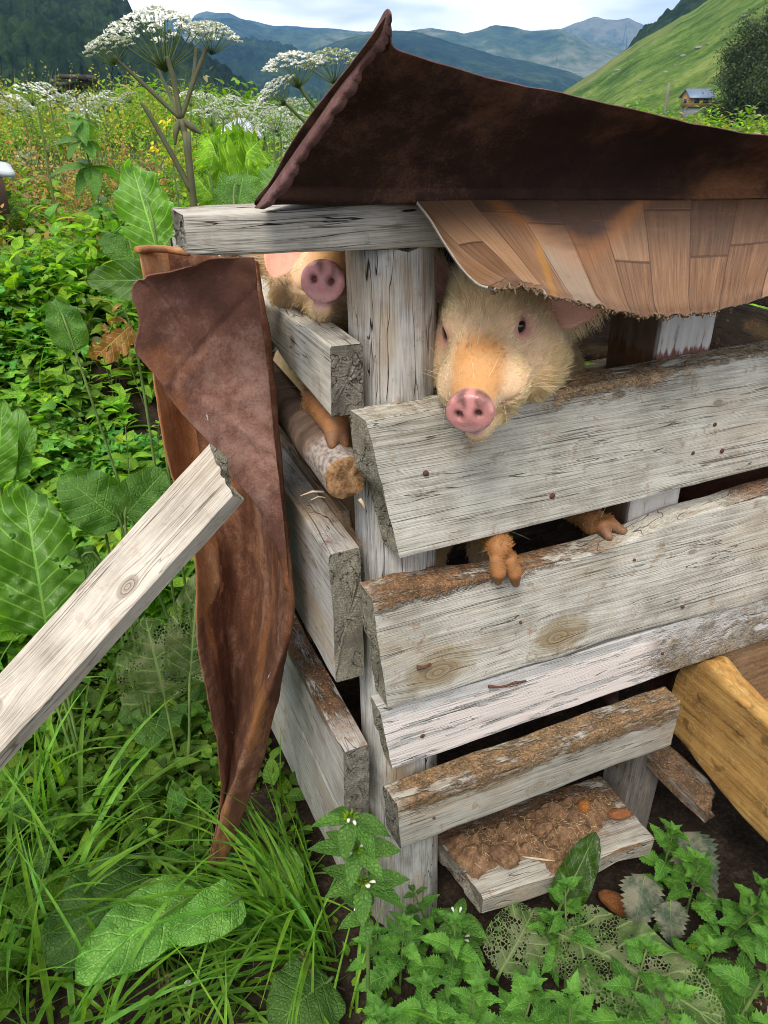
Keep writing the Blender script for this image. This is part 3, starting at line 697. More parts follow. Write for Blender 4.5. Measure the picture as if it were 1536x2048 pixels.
# chaff and straw scraps scattered on it
def scraps(name, pts, L, W, mats, parent=None, seed=0, flat=.3):
    r = np.random.default_rng(seed); parts = []
    for p in pts:
        a = r.uniform(0, 6.28); d = np.array([math.cos(a), math.sin(a), r.normal(0, flat)]); d /= np.linalg.norm(d)
        s = np.cross(d, [0, 0, 1]); l = L*r.uniform(.4, 1.4); w = W*r.uniform(.5, 1.3)
        V = np.array([p-d*l/2-s*w/2, p+d*l/2-s*w/3, p+d*l/2+s*w/3, p-d*l/2+s*w/2, p-d*l/2+[0, 0, w*.4], p+d*l/2+[0, 0, w*.4]])
        parts.append((V, [np.array([[0, 1, 5, 4], [4, 5, 2, 3], [0, 3, 2, 1]])]))
    V, F = merge(parts); return mesh_np(name, V, F, mats, parent, smooth=False)
m_straw = cutmat('straw', (.30, .20, .10), (.62, .48, .28))
r_ = np.random.default_rng(3); pts = []
for _ in range(420):
    i, j = r_.integers(8, nu-8), r_.integers(12, nv-2)
    if msk[i, j] > .3: pts.append(G[i, j]+[0, 0, .0012])
scraps('chaff', pts, .009, .0014, [m_straw], dung, 3)
# long pale splinter
p = onZ(1045, 1713, ZS+.012); q = onZ(1110, 1722, ZS+.012)
V, F = tube('s', [p, (p+q)/2, q], [.0012, .0028, .001], n=6, nl=8, ret=True); V[:, 2] = p[2]+(V[:, 2]-p[2])*.4
tag(mesh_np('wood_splinter', V, F, [cutmat('pale_wood', (.42, .29, .17), (.62, .5, .36))]), 'pale flat wood splinter lying on the dung', 'splinter')
def lump(name, c, R, mats, seed, lab, cat, squash=(1, 1, 1), rotz=0, amp=.22, grp=None, tail=0):
    n = 26; th, ph = np.meshgrid(np.linspace(0, math.pi, n), np.linspace(0, 2*math.pi, n*2), indexing='ij')
    D = np.stack([np.sin(th)*np.cos(ph), np.sin(th)*np.sin(ph), np.cos(th)], 2).reshape(-1, 3)
    r = R*(1+amp*fbm(D*2.2, seed, 3)+amp*.45*fbm(D*9, seed+3, 2))
    V = D*r[:, None]*np.array(squash); 
    if tail: V[:, 0] *= 1+tail*np.clip(V[:, 0]/R, 0, 2); V[:, 1] *= 1-.35*np.clip(V[:, 0]/R, 0, 1.6)
    cs, sn = math.cos(rotz), math.sin(rotz); V = np.stack([V[:, 0]*cs-V[:, 1]*sn, V[:, 0]*sn+V[:, 1]*cs, V[:, 2]], 1)
    o = mesh_np(name, V, [gridfaces(n, n*2)], mats); o.location = c
    return tag(o, lab, cat, grp)
def fibremat(name, a, b, sc=120):
    s = NT(name); v = s.coord('Object')
    n = s.m_('ABSOLUTE', s.m_('SUBTRACT', s.noise(v, sc, 3, .6, 2.5), .5)); k = s.step(n, .0, .09)
    return s.bsdf(s.mix(k, a, b), .8, s.bump(k, .9, .0015), .25)
m_or = fibremat('orange_fibre', (.62, .27, .07), (.30, .095, .022))
m_or2 = fibremat('orange_pulp', (.50, .20, .08), (.28, .10, .04), 160)
lump('husk', onZ(1168, 1612, ZS+.022), .0135, [m_or], 5, 'round orange stringy husk on the step board', 'husk', (1, .85, 1), 1.2, .06)
lump('chewed_peel', onZ(1240, 1628, ZS+.014), .0125, [m_or2], 9, 'elongated chewed orange peel at the right end of the step board', 'peel', (1.7, .85, .6), -.25)
lump('dropping', onZ(1010, 1712, ZS+.018), .020, [m_dung], 12, 'rounded dropping nearest the front left corner of the step board', 'dropping', (1.2, .9, .75), -.8, .3)
lump('dropping', onZ(1085, 1655, ZS+.02), .017, [m_dung], 15, 'lumpy dropping in the middle of the step board', 'dropping', (1.3, .9, .7), .3, .35)

# ================================================================= rusty sheets
def rust(name, base=(.10, .045, .035), hi=(.19, .10, .08), orange=(.22, .085, .03), oamt=.5, seed=0, chips=.5, streak=False, rough=.8, stops=(.3, .5, .7)):
    s = NT(name); o = s.vm('ADD', s.coord('Object'), (seed, 0, 0)); x, y, z = s.xyz(o)
    v = s.comb(s.m_('MULTIPLY', x, 9), s.m_('MULTIPLY', y, 9), s.m_('MULTIPLY', z, 1.6)) if streak else o
    b = s.noise(v, 5 if not streak else 1.6, 5, .62); m = s.noise(o, 45, 5, .7); f = s.noise(o, 330, 4, .75)
    k = s.m_('ADD', s.m_('ADD', s.m_('MULTIPLY', b, .5), s.m_('MULTIPLY', m, .3)), s.m_('MULTIPLY', f, .2))
    col = s.ramp(k, [(stops[0], tuple(c*.5 for c in base)), (stops[1], base), (stops[2], hi)])
    q = s.noise(v if streak else o, 3.2 if not streak else 2.2, 6, .68)
    col = s.mix(s.m_('MULTIPLY', s.step(q, .50, .66), oamt), col, s.mix(f, tuple(c*.5 for c in orange), tuple(min(1, c*1.6) for c in orange)))
    d = s.noise(o, 13, 5, .7); col = s.mix(s.m_('MULTIPLY', s.step(d, .56, .70), .45), col, tuple(c*.4 for c in base))
    cv = s.comb(s.m_('MULTIPLY', x, 60), s.m_('MULTIPLY', y, 60), s.m_('MULTIPLY', z, 9 if streak else 55))
    ch = s.step(s.noise(cv, 1, 3, .7), .715, .735)
    col = s.mix(s.m_('MULTIPLY', ch, chips), col, (.55, .48, .42))
    h = s.m_('ADD', s.m_('ADD', f, m), s.m_('MULTIPLY', ch, .5))
    return s.bsdf(col, s.m_('ADD', rough, s.m_('MULTIPLY', m, .2)), s.bump(h, .8, .0022), .2)
m_ra = rust('rusty_steel', (.20, .090, .062), (.38, .22, .17), (.34, .13, .045), .85, 0, 1.0, stops=(.36, .49, .60), rough=.82)
m_rb = rust('rusty_steel_streaked', (.16, .066, .036), (.34, .18, .11), (.36, .15, .05), .7, 3, 1.0, True, stops=(.38, .5, .60), rough=.82)
m_rc = rust('rusty_steel_flaky', (.38, .17, .07), (.62, .40, .24), (.12, .055, .03), .5, 6, .6, True)
m_roofu = rust('roof_steel_underside', (.034, .014, .008), (.13, .062, .038), (.17, .068, .026), .8, 9, .12, rough=.78, stops=(.38, .5, .62))
m_hem = rust('roof_steel_hem', (.13, .06, .055), (.30, .19, .17), (.16, .07, .05), .3, 12, .6)
def prow(row): return [atD(*p) for p in row]
rowsB = [
 [(275, 497, 1.13), (325, 497, 1.19), (400, 505, 1.17), (460, 515, 1.08), (505, 522, .955), (508, 524, .99)],
 [(285, 580, 1.11), (340, 600, 1.18), (410, 600, 1.17), (475, 600, 1.08), (519, 600, .945), (522, 600, .98)],
 [(298, 720, 1.08), (360, 720, 1.16), (430, 720, 1.15), (490, 720, 1.06), (534, 720, .935), (538, 720, .97)],
 [(318, 850, 1.05), (370, 850, 1.13), (435, 850, 1.13), (500, 850, 1.04), (548, 850, .92), (552, 850, .955)],
 [(345, 980, 1.02), (395, 985, 1.10), (450, 990, 1.10), (515, 990, 1.03), (560, 990, .91), (564, 990, .95)],
 [(388, 1130, .985), (425, 1135, 1.03), (478, 1145, 1.09), (535, 1150, 1.01), (577, 1160, .895), (581, 1160, .94)],
 [(390, 1230, .965), (425, 1230, 1.01), (470, 1230, 1.07), (535, 1230, .99), (578, 1225, .89), (582, 1230, .94)],
 [(398, 1330, .955), (430, 1330, .99), (468, 1330, 1.05), (515, 1335, .98), (556, 1325, .90), (566, 1330, .95)],
 [(424, 1440, .95), (445, 1440, .975), (470, 1440, 1.01), (495, 1440, .97), (513, 1435, .92), (545, 1425, .965)],
 [(438, 1540, .95), (448, 1540, .96), (460, 1540, .98), (474, 1540, .955), (482, 1535, .93), (525, 1510, .96)],
 [(432, 1640, .95), (436, 1640, .955), (440, 1640, .965), (443, 1640, .955), (446, 1640, .945), (490, 1615, .96)],
 [(408, 1740, .955), (410, 1742, .96), (412, 1745, .96), (414, 1745, .96), (416, 1745, .96), (440, 1745, .96)]]
G = surf([prow(r) for r in rowsB], 150, 80)
Nn = vnormals(G); P = G.reshape(-1, 3)
dn = (.0035*(1-2.4*np.abs(fbm(P*np.array([16, 16, 7]), 44, 2)))+.004*fbm(P*11, 4, 4)+.002*np.abs(fbm(P*np.array([30, 30, 4]), 9, 3))+.0012*fbm(P*50, 6, 2)).reshape(150, 80)
G = G+Nn*dn[..., None]
sheetB = empty('rusty_sheet', (float(G[-1, :, 0].mean()), float(G[-1, :, 1].mean()), 0.02))
tag(sheetB, 'bent rusty brown steel sheet standing against the pen side, upper flap folded over', 'metal sheet')
mesh_o = sheet('gutter_panel', G, .0016, [m_rb, m_rb], sheetB)
pc_ = np.empty(len(mesh_o.data.polygons)*3, np.float32); mesh_o.data.polygons.foreach_get('center', pc_); pc_ = pc_.reshape(-1, 3)
mesh_o.data.materials.append(m_rc); mi_ = np.zeros(len(pc_), np.int32); mi_[(pc_[:, 2] > .60+.05*vnoise(pc_*30, 3)) & (pc_[:, 0] < -.22)] = 2
mesh_o.data.polygons.foreach_set('material_index', mi_)
mesh_o['label'] = 'streaked orange brown lower panel curved like a gutter'
rowsA = [[(382, 515), (420, 512), (465, 511), (506, 514)], [(330, 528), (385, 528), (450, 528), (509, 530)], [(285, 545), (350, 548), (440, 550), (512, 552)],
 [(260, 566), (345, 575), (440, 580), (515, 582)], [(258, 600), (345, 615), (440, 620), (520, 622)], [(271, 645), (350, 655), (445, 660), (525, 665)], [(266, 700), (350, 700), (450, 705), (531, 710)],
 [(302, 748), (370, 750), (455, 755), (537, 765)], [(345, 810), (400, 812), (470, 820), (544, 835)], [(398, 868), (440, 872), (490, 885), (550, 900)], [(440, 918), (470, 925), (510, 940), (556, 960)],
 [(478, 975), (500, 985), (530, 1000), (563, 1020)], [(512, 1030), (525, 1040), (545, 1055), (569, 1080)], [(543, 1105), (550, 1110), (560, 1120), (574, 1135)], [(571, 1172), (573, 1175), (575, 1178), (578, 1182)]]
rowsA = [[(x, y, .90-.0*i+(.055*(1-((j)/3))*(-1) if True else 0)+(.012 if j in (1, 2) else 0)) for j, (x, y) in enumerate(r)] for i, r in enumerate(rowsA)]
def bil(r, f): return r*(1-f)
GA = surf([prow([(x, y, d if i < 8 else .895-(.895-d)*max(0, (14-i)/7)) for (x, y, d) in r]) for i, r in enumerate(rowsA)], 150, 90)
P = GA.reshape(-1, 3); Nn = vnormals(GA)
cr1 = np.exp(-((P[:, 2]-1.07+(P[:, 0]+.35)*.9)/.006)**2)*.0035
cr2 = np.exp(-((P[:, 2]-1.10+(P[:, 0]+.28)*2.0)/.006)**2)*.003
cr3 = np.exp(-((P[:, 2]-1.0-(P[:, 0]+.3)*.8)/.007)**2)*.003
dn = (.0070*(1-2*np.abs(fbm(P*6, 14, 3)))+.0034*(1-2.4*np.abs(fbm(P*13, 15, 2)))+.0018*fbm(P*30, 19, 3)+(cr1+cr2-cr3)*(fbm(P*6, 3, 2)*.6+.7)).reshape(150, 90)
GA = GA+Nn*dn[..., None]
fl = sheet('folded_flap', GA, .0014, [m_ra, m_ra], sheetB)
fl['label'] = 'dented purple brown upper flap'
hem = tube('rolled_hem', [atD(274, 500, 1.12), atD(300, 497, 1.15), atD(335, 499, 1.175), atD(378, 506, 1.16)], [.005], [m_rc], sheetB, n=8, nl=20, noise=.2)

# roof sheet: back slope, crease over the beam, front lip bent up and out
def crz(x): return onY(x, 408-(x-512)*.011, -.070)
xs_c = [512, 600, 700, 790, 860, 940, 1050, 1180, 1320, 1440, 1570, 1750, 2000]
top_e = [(775, 24, .665), (783, 42, .668), (787, 62, .67), (790, 92, .675), (824, 106, .69), (875, 122, .71), (935, 140, .735), (1010, 160, .765), (1121, 183, .815), (1257, 213, .875), (1420, 250, .955), (1600, 275, 1.06), (1850, 290, 1.22)]
r_top = [atD(*p) for p in top_e]; r_cr = [crz(x) for x in xs_c]
rows = [r_top]
for t, bulge in ((.12, .25), (.3, .75), (.5, 1.0), (.7, .9), (.86, .5)):
    rows.append([a*(1-t)+b*t+np.array([0, .022*bulge, -.004*bulge]) for a, b in zip(r_top, r_cr)])
rows.append(r_cr)
for Yb, dz in ((.02, .004), (.12, -.004), (.35, -.042), (.7, -.10), (1.12, -.175)):
    rows.append([np.array([p[0]+np.interp(Yb, [0, .5, 1.12], [.07, .17, .34])*(1-i/12), Yb, p[2]+dz]) for i, p in enumerate(r_cr)])
GR = surf(rows, 200, 150)
P = GR.reshape(-1, 3); Nn = vnormals(GR)
GR = GR+Nn*(.0038*fbm(P*6, 24, 3)+.0024*(1-2.2*np.abs(fbm(P*11, 25, 2)))+.0010*fbm(P*28, 29, 3)).reshape(200, 150)[..., None]
roofs = empty('roof_sheet', (float(r_cr[3][0]), -.06, 1.19))
tag(roofs, 'dark rusty steel roof sheet with its front edge bent up to a point', 'roof sheet')
rs = sheet('metal_sheet', GR, .0012, [m_roofu, m_roofu, m_hem], roofs)
# folded hem along its left edge, scalloped
out_e = [(510, 416), (540, 378), (572, 332), (606, 283), (640, 235), (672, 187), (703, 136), (733, 88), (757, 48), (770, 24), (777, 18)]
in_e = [(528, 417), (562, 388), (592, 345), (622, 300), (658, 245), (692, 200), (722, 152), (752, 106), (772, 84), (779, 62), (781, 34)]
k = len(out_e); ts = np.linspace(0, 1, k); Dl = np.interp(ts, [0, 1], [np.hypot(*(r_cr[0]-CP)[:2]), .665])
ro = [atD(*p, d-.004) for p, d in zip(out_e, Dl)]; ri = [atD(*p, d-.011) for p, d in zip(in_e, Dl)]
rm = [atD((a[0]+b[0])/2, (a[1]+b[1])/2, d-.014) for a, b, d in zip(out_e, in_e, Dl)]
Oc, Mc, Ic = crom(ro, 160), crom(rm, 160), crom(ri, 160)
ph_ = np.cumsum(.30+.55*np.abs(vnoise(np.linspace(0, 14, 160), 6)))
wv = (.0022*np.abs(np.sin(ph_*.5))-.001+.0028*vnoise(np.linspace(0, 26, 160), 2))*np.clip(np.linspace(3, 1, 160), .4, 1)
dirn = (Ic-Oc); dirn /= np.linalg.norm(dirn, axis=1, keepdims=True)
Ic = Ic+dirn*wv[:, None]; Mc = Mc+np.array([0, -1, 0])*(wv*.5)[:, None]
GH = crom(np.stack([Oc, Mc, Ic], 0), 14).transpose(1, 0, 2)
sheet('folded_hem', GH, .0016, [m_hem, m_hem], roofs)
tp = None and tube('rolled_tip', [atD(768, 40, .663), atD(776, 22, .661), atD(786, 24, .663), atD(789, 45, .668), atD(787, 75, .671)], [.0015, .0022, .0024, .002, .0012], [m_hem], roofs, n=10, nl=24)

# ================================================================= linoleum flap hanging under the roof
rowsL = []
TLn = [(832, 404), (880, 403), (950, 402), (1040, 402), (1130, 402), (1220, 402), (1320, 402), (1420, 401), (1520, 400), (1640, 398), (1800, 396)]
BLn = [(985, 579), (1020, 572), (1052, 574), (1105, 592), (1172, 606), (1240, 626), (1300, 633), (1380, 629), (1450, 619), (1560, 590), (1750, 560)]
lefts = [(862, 446), (892, 492), (925, 540), (958, 572)]
for q, t in enumerate((0, .22, .45, .68, .88, 1)):
    row = []
    for i, (a, b) in enumerate(zip(TLn, BLn)):
        x = a[0]*(1-t)+b[0]*t; y = a[1]*(1-t)+b[1]*t
        if i == 0: x, y = [TLn[0], (860, 440), (888, 487), (922, 537), (955, 569), BLn[0]][q]
        Yp = np.interp(t, [0, .22, .45, .68, .88, 1], [-.078, -.105, -.128, -.150, -.172, -.178])
        row.append(onY(x, y, Yp+.006*math.sin(i*1.3)*t))
    rowsL.append(row)
GL = surf(rowsL, 90, 190)
P = GL.reshape(-1, 3); tt_ = np.linspace(0, 1, 90)[:, None]
edge = (.0045*fbm(np.stack([np.linspace(0, 45, 190), np.zeros(190)], 1), 3, 4))
GL[..., 2] += edge[None]*np.clip((tt_-.8)/.2, 0, 1)
GL[..., 1] += (.003*fbm(P*12, 33, 3)).reshape(90, 190)
def linomat():
    s = NT('printed_linoleum'); u, v, _ = s.xyz(s.coord('UV'))
    w = s.noise(s.coord('UV'), 3, 2); us = s.m_('ADD', s.m_('MULTIPLY', u, 10.6), s.m_('MULTIPLY', s.m_('POWER', v, 1.4), s.m_('ADD', -1.35, s.m_('MULTIPLY', u, 1.3))))
    cell = s.m_('FLOOR', us); fr = s.m_('FRACT', us)
    wn_ = s.n('ShaderNodeTexWhiteNoise', noise_dimensions='1D'); s.set(wn_.inputs['W'], cell); r1 = wn_.outputs['Value']
    vj = s.m_('ADD', s.m_('MULTIPLY', v, .95), s.m_('MULTIPLY', r1, 1.0)); cj = s.m_('FLOOR', vj); fj = s.m_('FRACT', vj)
    wn2 = s.n('ShaderNodeTexWhiteNoise', noise_dimensions='2D'); s.set(wn2.inputs['Vector'], s.comb(cell, cj, 0)); r2 = wn2.outputs['Value']
    g = s.noise(s.comb(s.m_('MULTIPLY', us, 13), s.m_('ADD', s.m_('MULTIPLY', v, 2.2), s.m_('MULTIPLY', r2, 20)), 0), 1, 4, .6, .6)
    g2 = s.noise(s.comb(s.m_('MULTIPLY', us, 55), s.m_('ADD', s.m_('MULTIPLY', v, 3), s.m_('MULTIPLY', r2, 20)), 0), 1, 3, .6)
    f = s.m_('ADD', s.m_('ADD', s.m_('MULTIPLY', g, .55), s.m_('MULTIPLY', g2, .35)), s.m_('MULTIPLY', s.m_('SUBTRACT', r2, .5), .30))
    col = s.ramp(f, [(.24, (.075, .033, .013)), (.46, (.185, .092, .042)), (.68, (.31, .175, .092))])
    pale = s.m_('MULTIPLY', s.step(s.m_('ABSOLUTE', s.m_('SUBTRACT', us, 3.45)), .5, .48), .45); col = s.mix(pale, col, (.33, .27, .20))
    ln = s.m_('MAXIMUM', s.step(s.m_('ABSOLUTE', s.m_('SUBTRACT', fr, .5)), .480, .490), s.step(s.m_('ABSOLUTE', s.m_('SUBTRACT', fj, .5)), .489, .495))
    col = s.mix(s.m_('MULTIPLY', ln, .8), col, (.05, .02, .01))
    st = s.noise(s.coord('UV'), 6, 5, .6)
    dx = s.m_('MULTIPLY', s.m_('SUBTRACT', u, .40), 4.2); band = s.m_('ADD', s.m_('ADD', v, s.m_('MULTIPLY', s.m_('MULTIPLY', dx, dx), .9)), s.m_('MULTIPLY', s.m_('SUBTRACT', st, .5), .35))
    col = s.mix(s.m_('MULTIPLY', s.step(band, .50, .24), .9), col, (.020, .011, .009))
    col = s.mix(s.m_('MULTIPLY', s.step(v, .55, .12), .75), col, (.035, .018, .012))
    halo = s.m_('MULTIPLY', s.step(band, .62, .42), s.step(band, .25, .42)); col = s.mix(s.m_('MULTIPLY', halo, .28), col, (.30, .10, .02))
    dr = s.m_('ABSOLUTE', s.m_('SUBTRACT', s.m_('ADD', u, s.m_('MULTIPLY', s.m_('SUBTRACT', s.noise(s.coord('UV'), 9, 2), .5), .02)), .305))
    col = s.mix(s.m_('MULTIPLY', s.m_('MULTIPLY', s.step(dr, .016, .004), s.step(v, .3, .5)), .6), col, (.34, .15, .02))
    dd = s.noise(s.coord('UV'), 14, 6, .75); col = s.mix(s.m_('MULTIPLY', s.step(dd, .54, .72), .45), col, (.13, .07, .045))
    return s.bsdf(col, .5, s.bump(s.m_('ADD', s.m_('MULTIPLY', ln, -1), dd), .35, .0012), .35)
m_lin = linomat()
s = NT('linoleum_backing'); n = s.noise(s.coord('Object'), 160, 4, .7); m_felt = s.bsdf(s.mix(n, (.10, .06, .035), (.30, .20, .12)), .95, s.bump(n, 1, .002), .1)
s = NT('linoleum_edge'); n = s.noise(s.coord('Object'), 200, 3, .7); m_led = s.bsdf(s.mix(n, (.30, .24, .17), (.62, .56, .46)), .9, s.bump(n, 1, .001), .1)
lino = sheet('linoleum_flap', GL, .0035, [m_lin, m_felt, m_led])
tag(lino, 'brown plank patterned linoleum flap hanging under the roof sheet over the pigs', 'linoleum')
# check which face is outward (towards the viewer)
# frayed felt fringe along its torn lower edge
fr_ = []; r_ = np.random.default_rng(5)
for i in range(3, 150):
    p = GL[-1, i]+[0, .002, 0]
    for _ in range(3):
        q = p+np.array([r_.normal(0, .003), r_.normal(0, .003), -abs(r_.normal(0, .0022))])
        V, F = tube('f', [p+[0, 0, .002], (p+q)/2+r_.normal(0, .001, 3), q], [.0018, .0012, .0006], n=4, ret=True); fr_.append((V, F))
V, F = merge(fr_); mesh_np('frayed_edge', V, F, [m_felt], lino)

# ================================================================= loose board leaning on the sheet
DB = (atD(460, 940, .80)-CP)@Fw
def atF(x, y, d): return CP+ray(x, y)*d
bU, bA = atF(424, 891, DB), atF(490, 987, DB-.002)
bU2, bA2 = atF(62, 1299, DB-.02), atF(203-33, 1336-2, DB-.02)
axb = (bU2+bA2)/2-(bU+bA)/2; axb /= np.linalg.norm(axb)
mid = (bU+bA)/2; wid = np.linalg.norm((bA-bU)-axb*((bA-bU)@axb))
# run until the low end meets the ground
Lb = mid[2]/-axb[2]+.03
acr = (bU-bA); nrm = Fw*-.86+Up*.30; 
Mb = frame(mid, axb, acr); 
# local -y should face the viewer
if Mb[:3, 1]@Fw < 0: Mb = frame(mid, axb, acr); Mb[:3, 1] *= -1; Mb[:3, 0] *= 1
tw_ = RAD(14)
ay = Mb[:3, 1]*math.cos(tw_)-Mb[:3, 2]*math.sin(tw_); az = Mb[:3, 2]*math.cos(tw_)+Mb[:3, 1]*math.sin(tw_)
Mb[:3, 1] = ay; Mb[:3, 2] = az
m_lb = wood('leaning_board_wood', dark=(.16, .13, .10), mid=(.36, .31, .25), light=(.56, .50, .415), seed=44, knots=[(.165, -.012, .009), (.36, .008, .010), (.62, .0, .008)], warm=.2, crack=.6, stains=.25)
hw = wid/2
lean = shade_sharp(plank('leaning_board', Mb, Lb, lambda X: hw+0*X, lambda X: -hw+0*X, .034, [m_lb, eg1], None, seed=95, nx=160, wear=.003, jag=.006,
             ends=(lambda v: .005*np.sin(v*4+1)+.012*(1-v), None)))
tag(lean, 'pale loose plank propped slantwise against the rusty sheet', 'plank')
# ================================================================= signed-distance modelling for the animals
def surfnet(F, org, h):
    """naive surface nets: F grid of distances (negative inside) -> V, quads"""
    s = F < 0
    c = np.zeros(tuple(n-1 for n in F.shape), np.int8)
    for i in (0, 1):
        for j in (0, 1):
            for k in (0, 1):
                c += s[i:F.shape[0]-1+i, j:F.shape[1]-1+j, k:F.shape[2]-1+k]
    act = (c > 0) & (c < 8); I = np.argwhere(act); ids = -np.ones(act.shape, np.int64); ids[act] = np.arange(len(I))
    co = [(i, j, k) for i in (0, 1) for j in (0, 1) for k in (0, 1)]
    val = {q: F[I[:, 0]+q[0], I[:, 1]+q[1], I[:, 2]+q[2]] for q in co}
    acc = np.zeros((len(I), 3)); cnt = np.zeros(len(I))
    for q in co:
        for ax in range(3):
            if q[ax] == 0:
                r = list(q); r[ax] = 1; r = tuple(r); a, b = val[q], val[r]; x = (a < 0) != (b < 0)
                t = np.where(x, a/np.where(x, a-b, 1), 0); p = np.tile(np.array(q, float), (len(I), 1)); p[:, ax] = t
                acc += p*x[:, None]; cnt += x
    V = org+(I+acc/cnt[:, None])*h
    Q = []
    for ax in range(3):
        sl0 = [slice(1, -1)]*3; o1, o2 = [(1, 2), (2, 0), (0, 1)][ax]
        a = s.take(range(0, s.shape[ax]-1), ax); b = s.take(range(1, s.shape[ax]), ax); e = np.argwhere(a != b)
        e = e[(e[:, o1] > 0) & (e[:, o2] > 0) & (e[:, o1] < F.shape[o1]-1) & (e[:, o2] < F.shape[o2]-1)]
        fl = s[e[:, 0], e[:, 1], e[:, 2]]
        def at(d1, d2):
            z = e.copy(); z[:, o1] -= d1; z[:, o2] -= d2; return ids[z[:, 0], z[:, 1], z[:, 2]]
        q = np.stack([at(1, 1), at(0, 1), at(0, 0), at(1, 0)], 1)
        q[~fl] = q[~fl][:, ::-1]; Q.append(q)
    return V, np.concatenate(Q)
def smin(a, b, k):
    h = np.clip(.5+.5*(b-a)/k, 0, 1); return b*(1-h)+a*h-k*h*(1-h)
def smax(a, b, k): return -smin(-a, -b, k)
def sd_cone(P, a, b, ra, rb):
    a, b = np.array(a, float), np.array(b, float); d = b-a; t = np.clip((P-a)@d/(d@d), 0, 1)
    return np.linalg.norm(P-a-t[..., None]*d, axis=-1)-(ra+(rb-ra)*t)
def sd_ell(P, c, r, R=None):
    q = P-np.array(c)
    if R is not None: q = q@np.array(R)
    r = np.array(r); k0 = np.linalg.norm(q/r, axis=-1); k1 = np.linalg.norm(q/(r*r), axis=-1)+1e-9
    return k0*(k0-1)/k1
def head_rot(yaw, pit, roll):
    yaw, pit, roll = RAD(yaw), RAD(pit), RAD(roll)
    a = np.array([math.sin(yaw)*math.cos(pit), math.cos(yaw)*math.cos(pit), math.sin(pit)])
    s = np.cross(a, [0, 0, 1]); s /= np.linalg.norm(s); w = np.cross(s, a)
    return np.stack([s*math.cos(roll)+w*math.sin(roll), a, -s*math.sin(roll)+w*math.cos(roll)], 0)
def head_sdf(L):
    """L in head space: y forward (snout disc at y=0), z up, x to the animal's right"""
    x = np.abs(L[..., 0]); M = np.stack([x, L[..., 1], L[..., 2]], -1)
    d = sd_cone(M, (0, -.02, -.001), (0, -.085, .002), .0235, .033)
    d = smin(d, sd_cone(M, (0, -.075, .003), (0, -.14, .026), .0325, .041), .020)
    d = smin(d, sd_ell(M, (0, -.182, .026), (.057, .060, .057)), .03)
    d = smin(d, sd_ell(M, (.040, -.165, -.024), (.044, .058, .050)), .03)
    d = smin(d, sd_cone(M, (0, -.020, -.0325), (0, -.15, -.047), .0120, .040), .008)
    d = smin(d, sd_ell(M, (.033, -.130, .042), (.012, .018, .011)), .014)
    d = smin(d, sd_ell(M, (.030, -.085, -.012), (.022, .035, .024)), .016)
    # rooting disc
    rr = np.sqrt((L[..., 0]/1.06)**2+(L[..., 2]/.98+.0)**2); yy = np.abs(L[..., 1]+.007)
    q1 = rr-.0205; q2 = yy-.0030
    disc = np.sqrt(np.maximum(q1, 0)**2+np.maximum(q2, 0)**2)+np.minimum(np.maximum(q1, q2), 0)-.0035
    d = smin(d, disc, .006)
    # nostrils, eye sockets, mouth line
    d = smax(d, -sd_ell(M, (.0098, .0035, .001), (.0040, .012, .0052)), .003)
    d = smax(d, -sd_ell(M, (.050, -.124, .033), (.010, .0115, .0095)), .007)
    mz = -.019-.10*(L[..., 1]+.02); mo = np.maximum(np.abs(L[..., 2]-mz)-.0009, np.abs(L[..., 1]+.057)-.040)
    d = smax(d, -np.maximum(mo, -(d+.006)), .003)
    return d
def build_sdf(fn, lo, hi, h):
    lo, hi = np.array(lo), np.array(hi); n = np.ceil((hi-lo)/h).astype(int)+1
    g = [lo[i]+np.arange(n[i])*h for i in range(3)]
    B = 8; nb = np.ceil(n/B).astype(int)
    out = np.ones(n, np.float32)
    cg = [lo[i]+(np.arange(nb[i])*B+B/2-.5)*h for i in range(3)]
    cd = fn(np.stack(np.meshgrid(*cg, indexing='ij'), -1))
    R = B*h*.5*1.75
    for i, j, k in np.argwhere(np.abs(cd) <= R*1.6+.012):
        sl = tuple(slice(q*B, min((q+1)*B, n[a])) for a, q in enumerate((i, j, k)))
        P = np.stack(np.meshgrid(*[g[a][sl[a]] for a in range(3)], indexing='ij'), -1)
        out[sl] = fn(P)
    for i, j, k in np.argwhere(cd < -(R*1.6+.012)):
        out[i*B:(i+1)*B, j*B:(j+1)*B, k*B:(k+1)*B] = -1
    return surfnet(out, lo, h)
def leg_sdf(P, j, r, toes):
    d = None
    for a, b, ra, rb in zip(j[:-1], j[1:], r[:-1], r[1:]):
        c = sd_cone(P, a, b, ra, rb); d = c if d is None else smin(d, c, .012)
    for a, m, b in toes:
        c = smin(sd_cone(P, a, m, .0092, .0100), sd_cone(P, m, b, .0100, .0058), .003); d = smin(d, c, .0016)
    return d

def mix3(a, b, t): return a*(1-t[:, None])+np.array(b)*t[:, None]
def sstep(x, a, b): t = np.clip((x-a)/(b-a), 0, 1); return t*t*(3-2*t)
def pigskin(name, cream=False):
    s = NT(name); c = s.attr('Col'); n = s.noise(s.coord('Object'), 180, 4, .7); n2 = s.noise(s.coord('Object'), 30, 4, .6)
    col = s.mix(s.m_('MULTIPLY', s.step(n, .45, .8), .35), c, (.30, .16, .09)); col = s.mix(s.m_('MULTIPLY', s.step(n2, .5, .8), .25), col, (.55, .30, .2))
    wet = s.attr('wet', 'Fac')
    ro = s.m_('SUBTRACT', .62, s.m_('MULTIPLY', wet, .40))
    vz = s.voro(s.coord('Object'), 620, 'F1')
    return s.bsdf(col, ro, s.bump(s.m_('ADD', s.m_('MULTIPLY', n, .8), vz), .35, .0008), .4, sss=.25)
m_pig = pigskin('pig_skin')
s = NT('pig_eye'); m_eye = s.bsdf((.012, .008, .007), .06, None, .8)
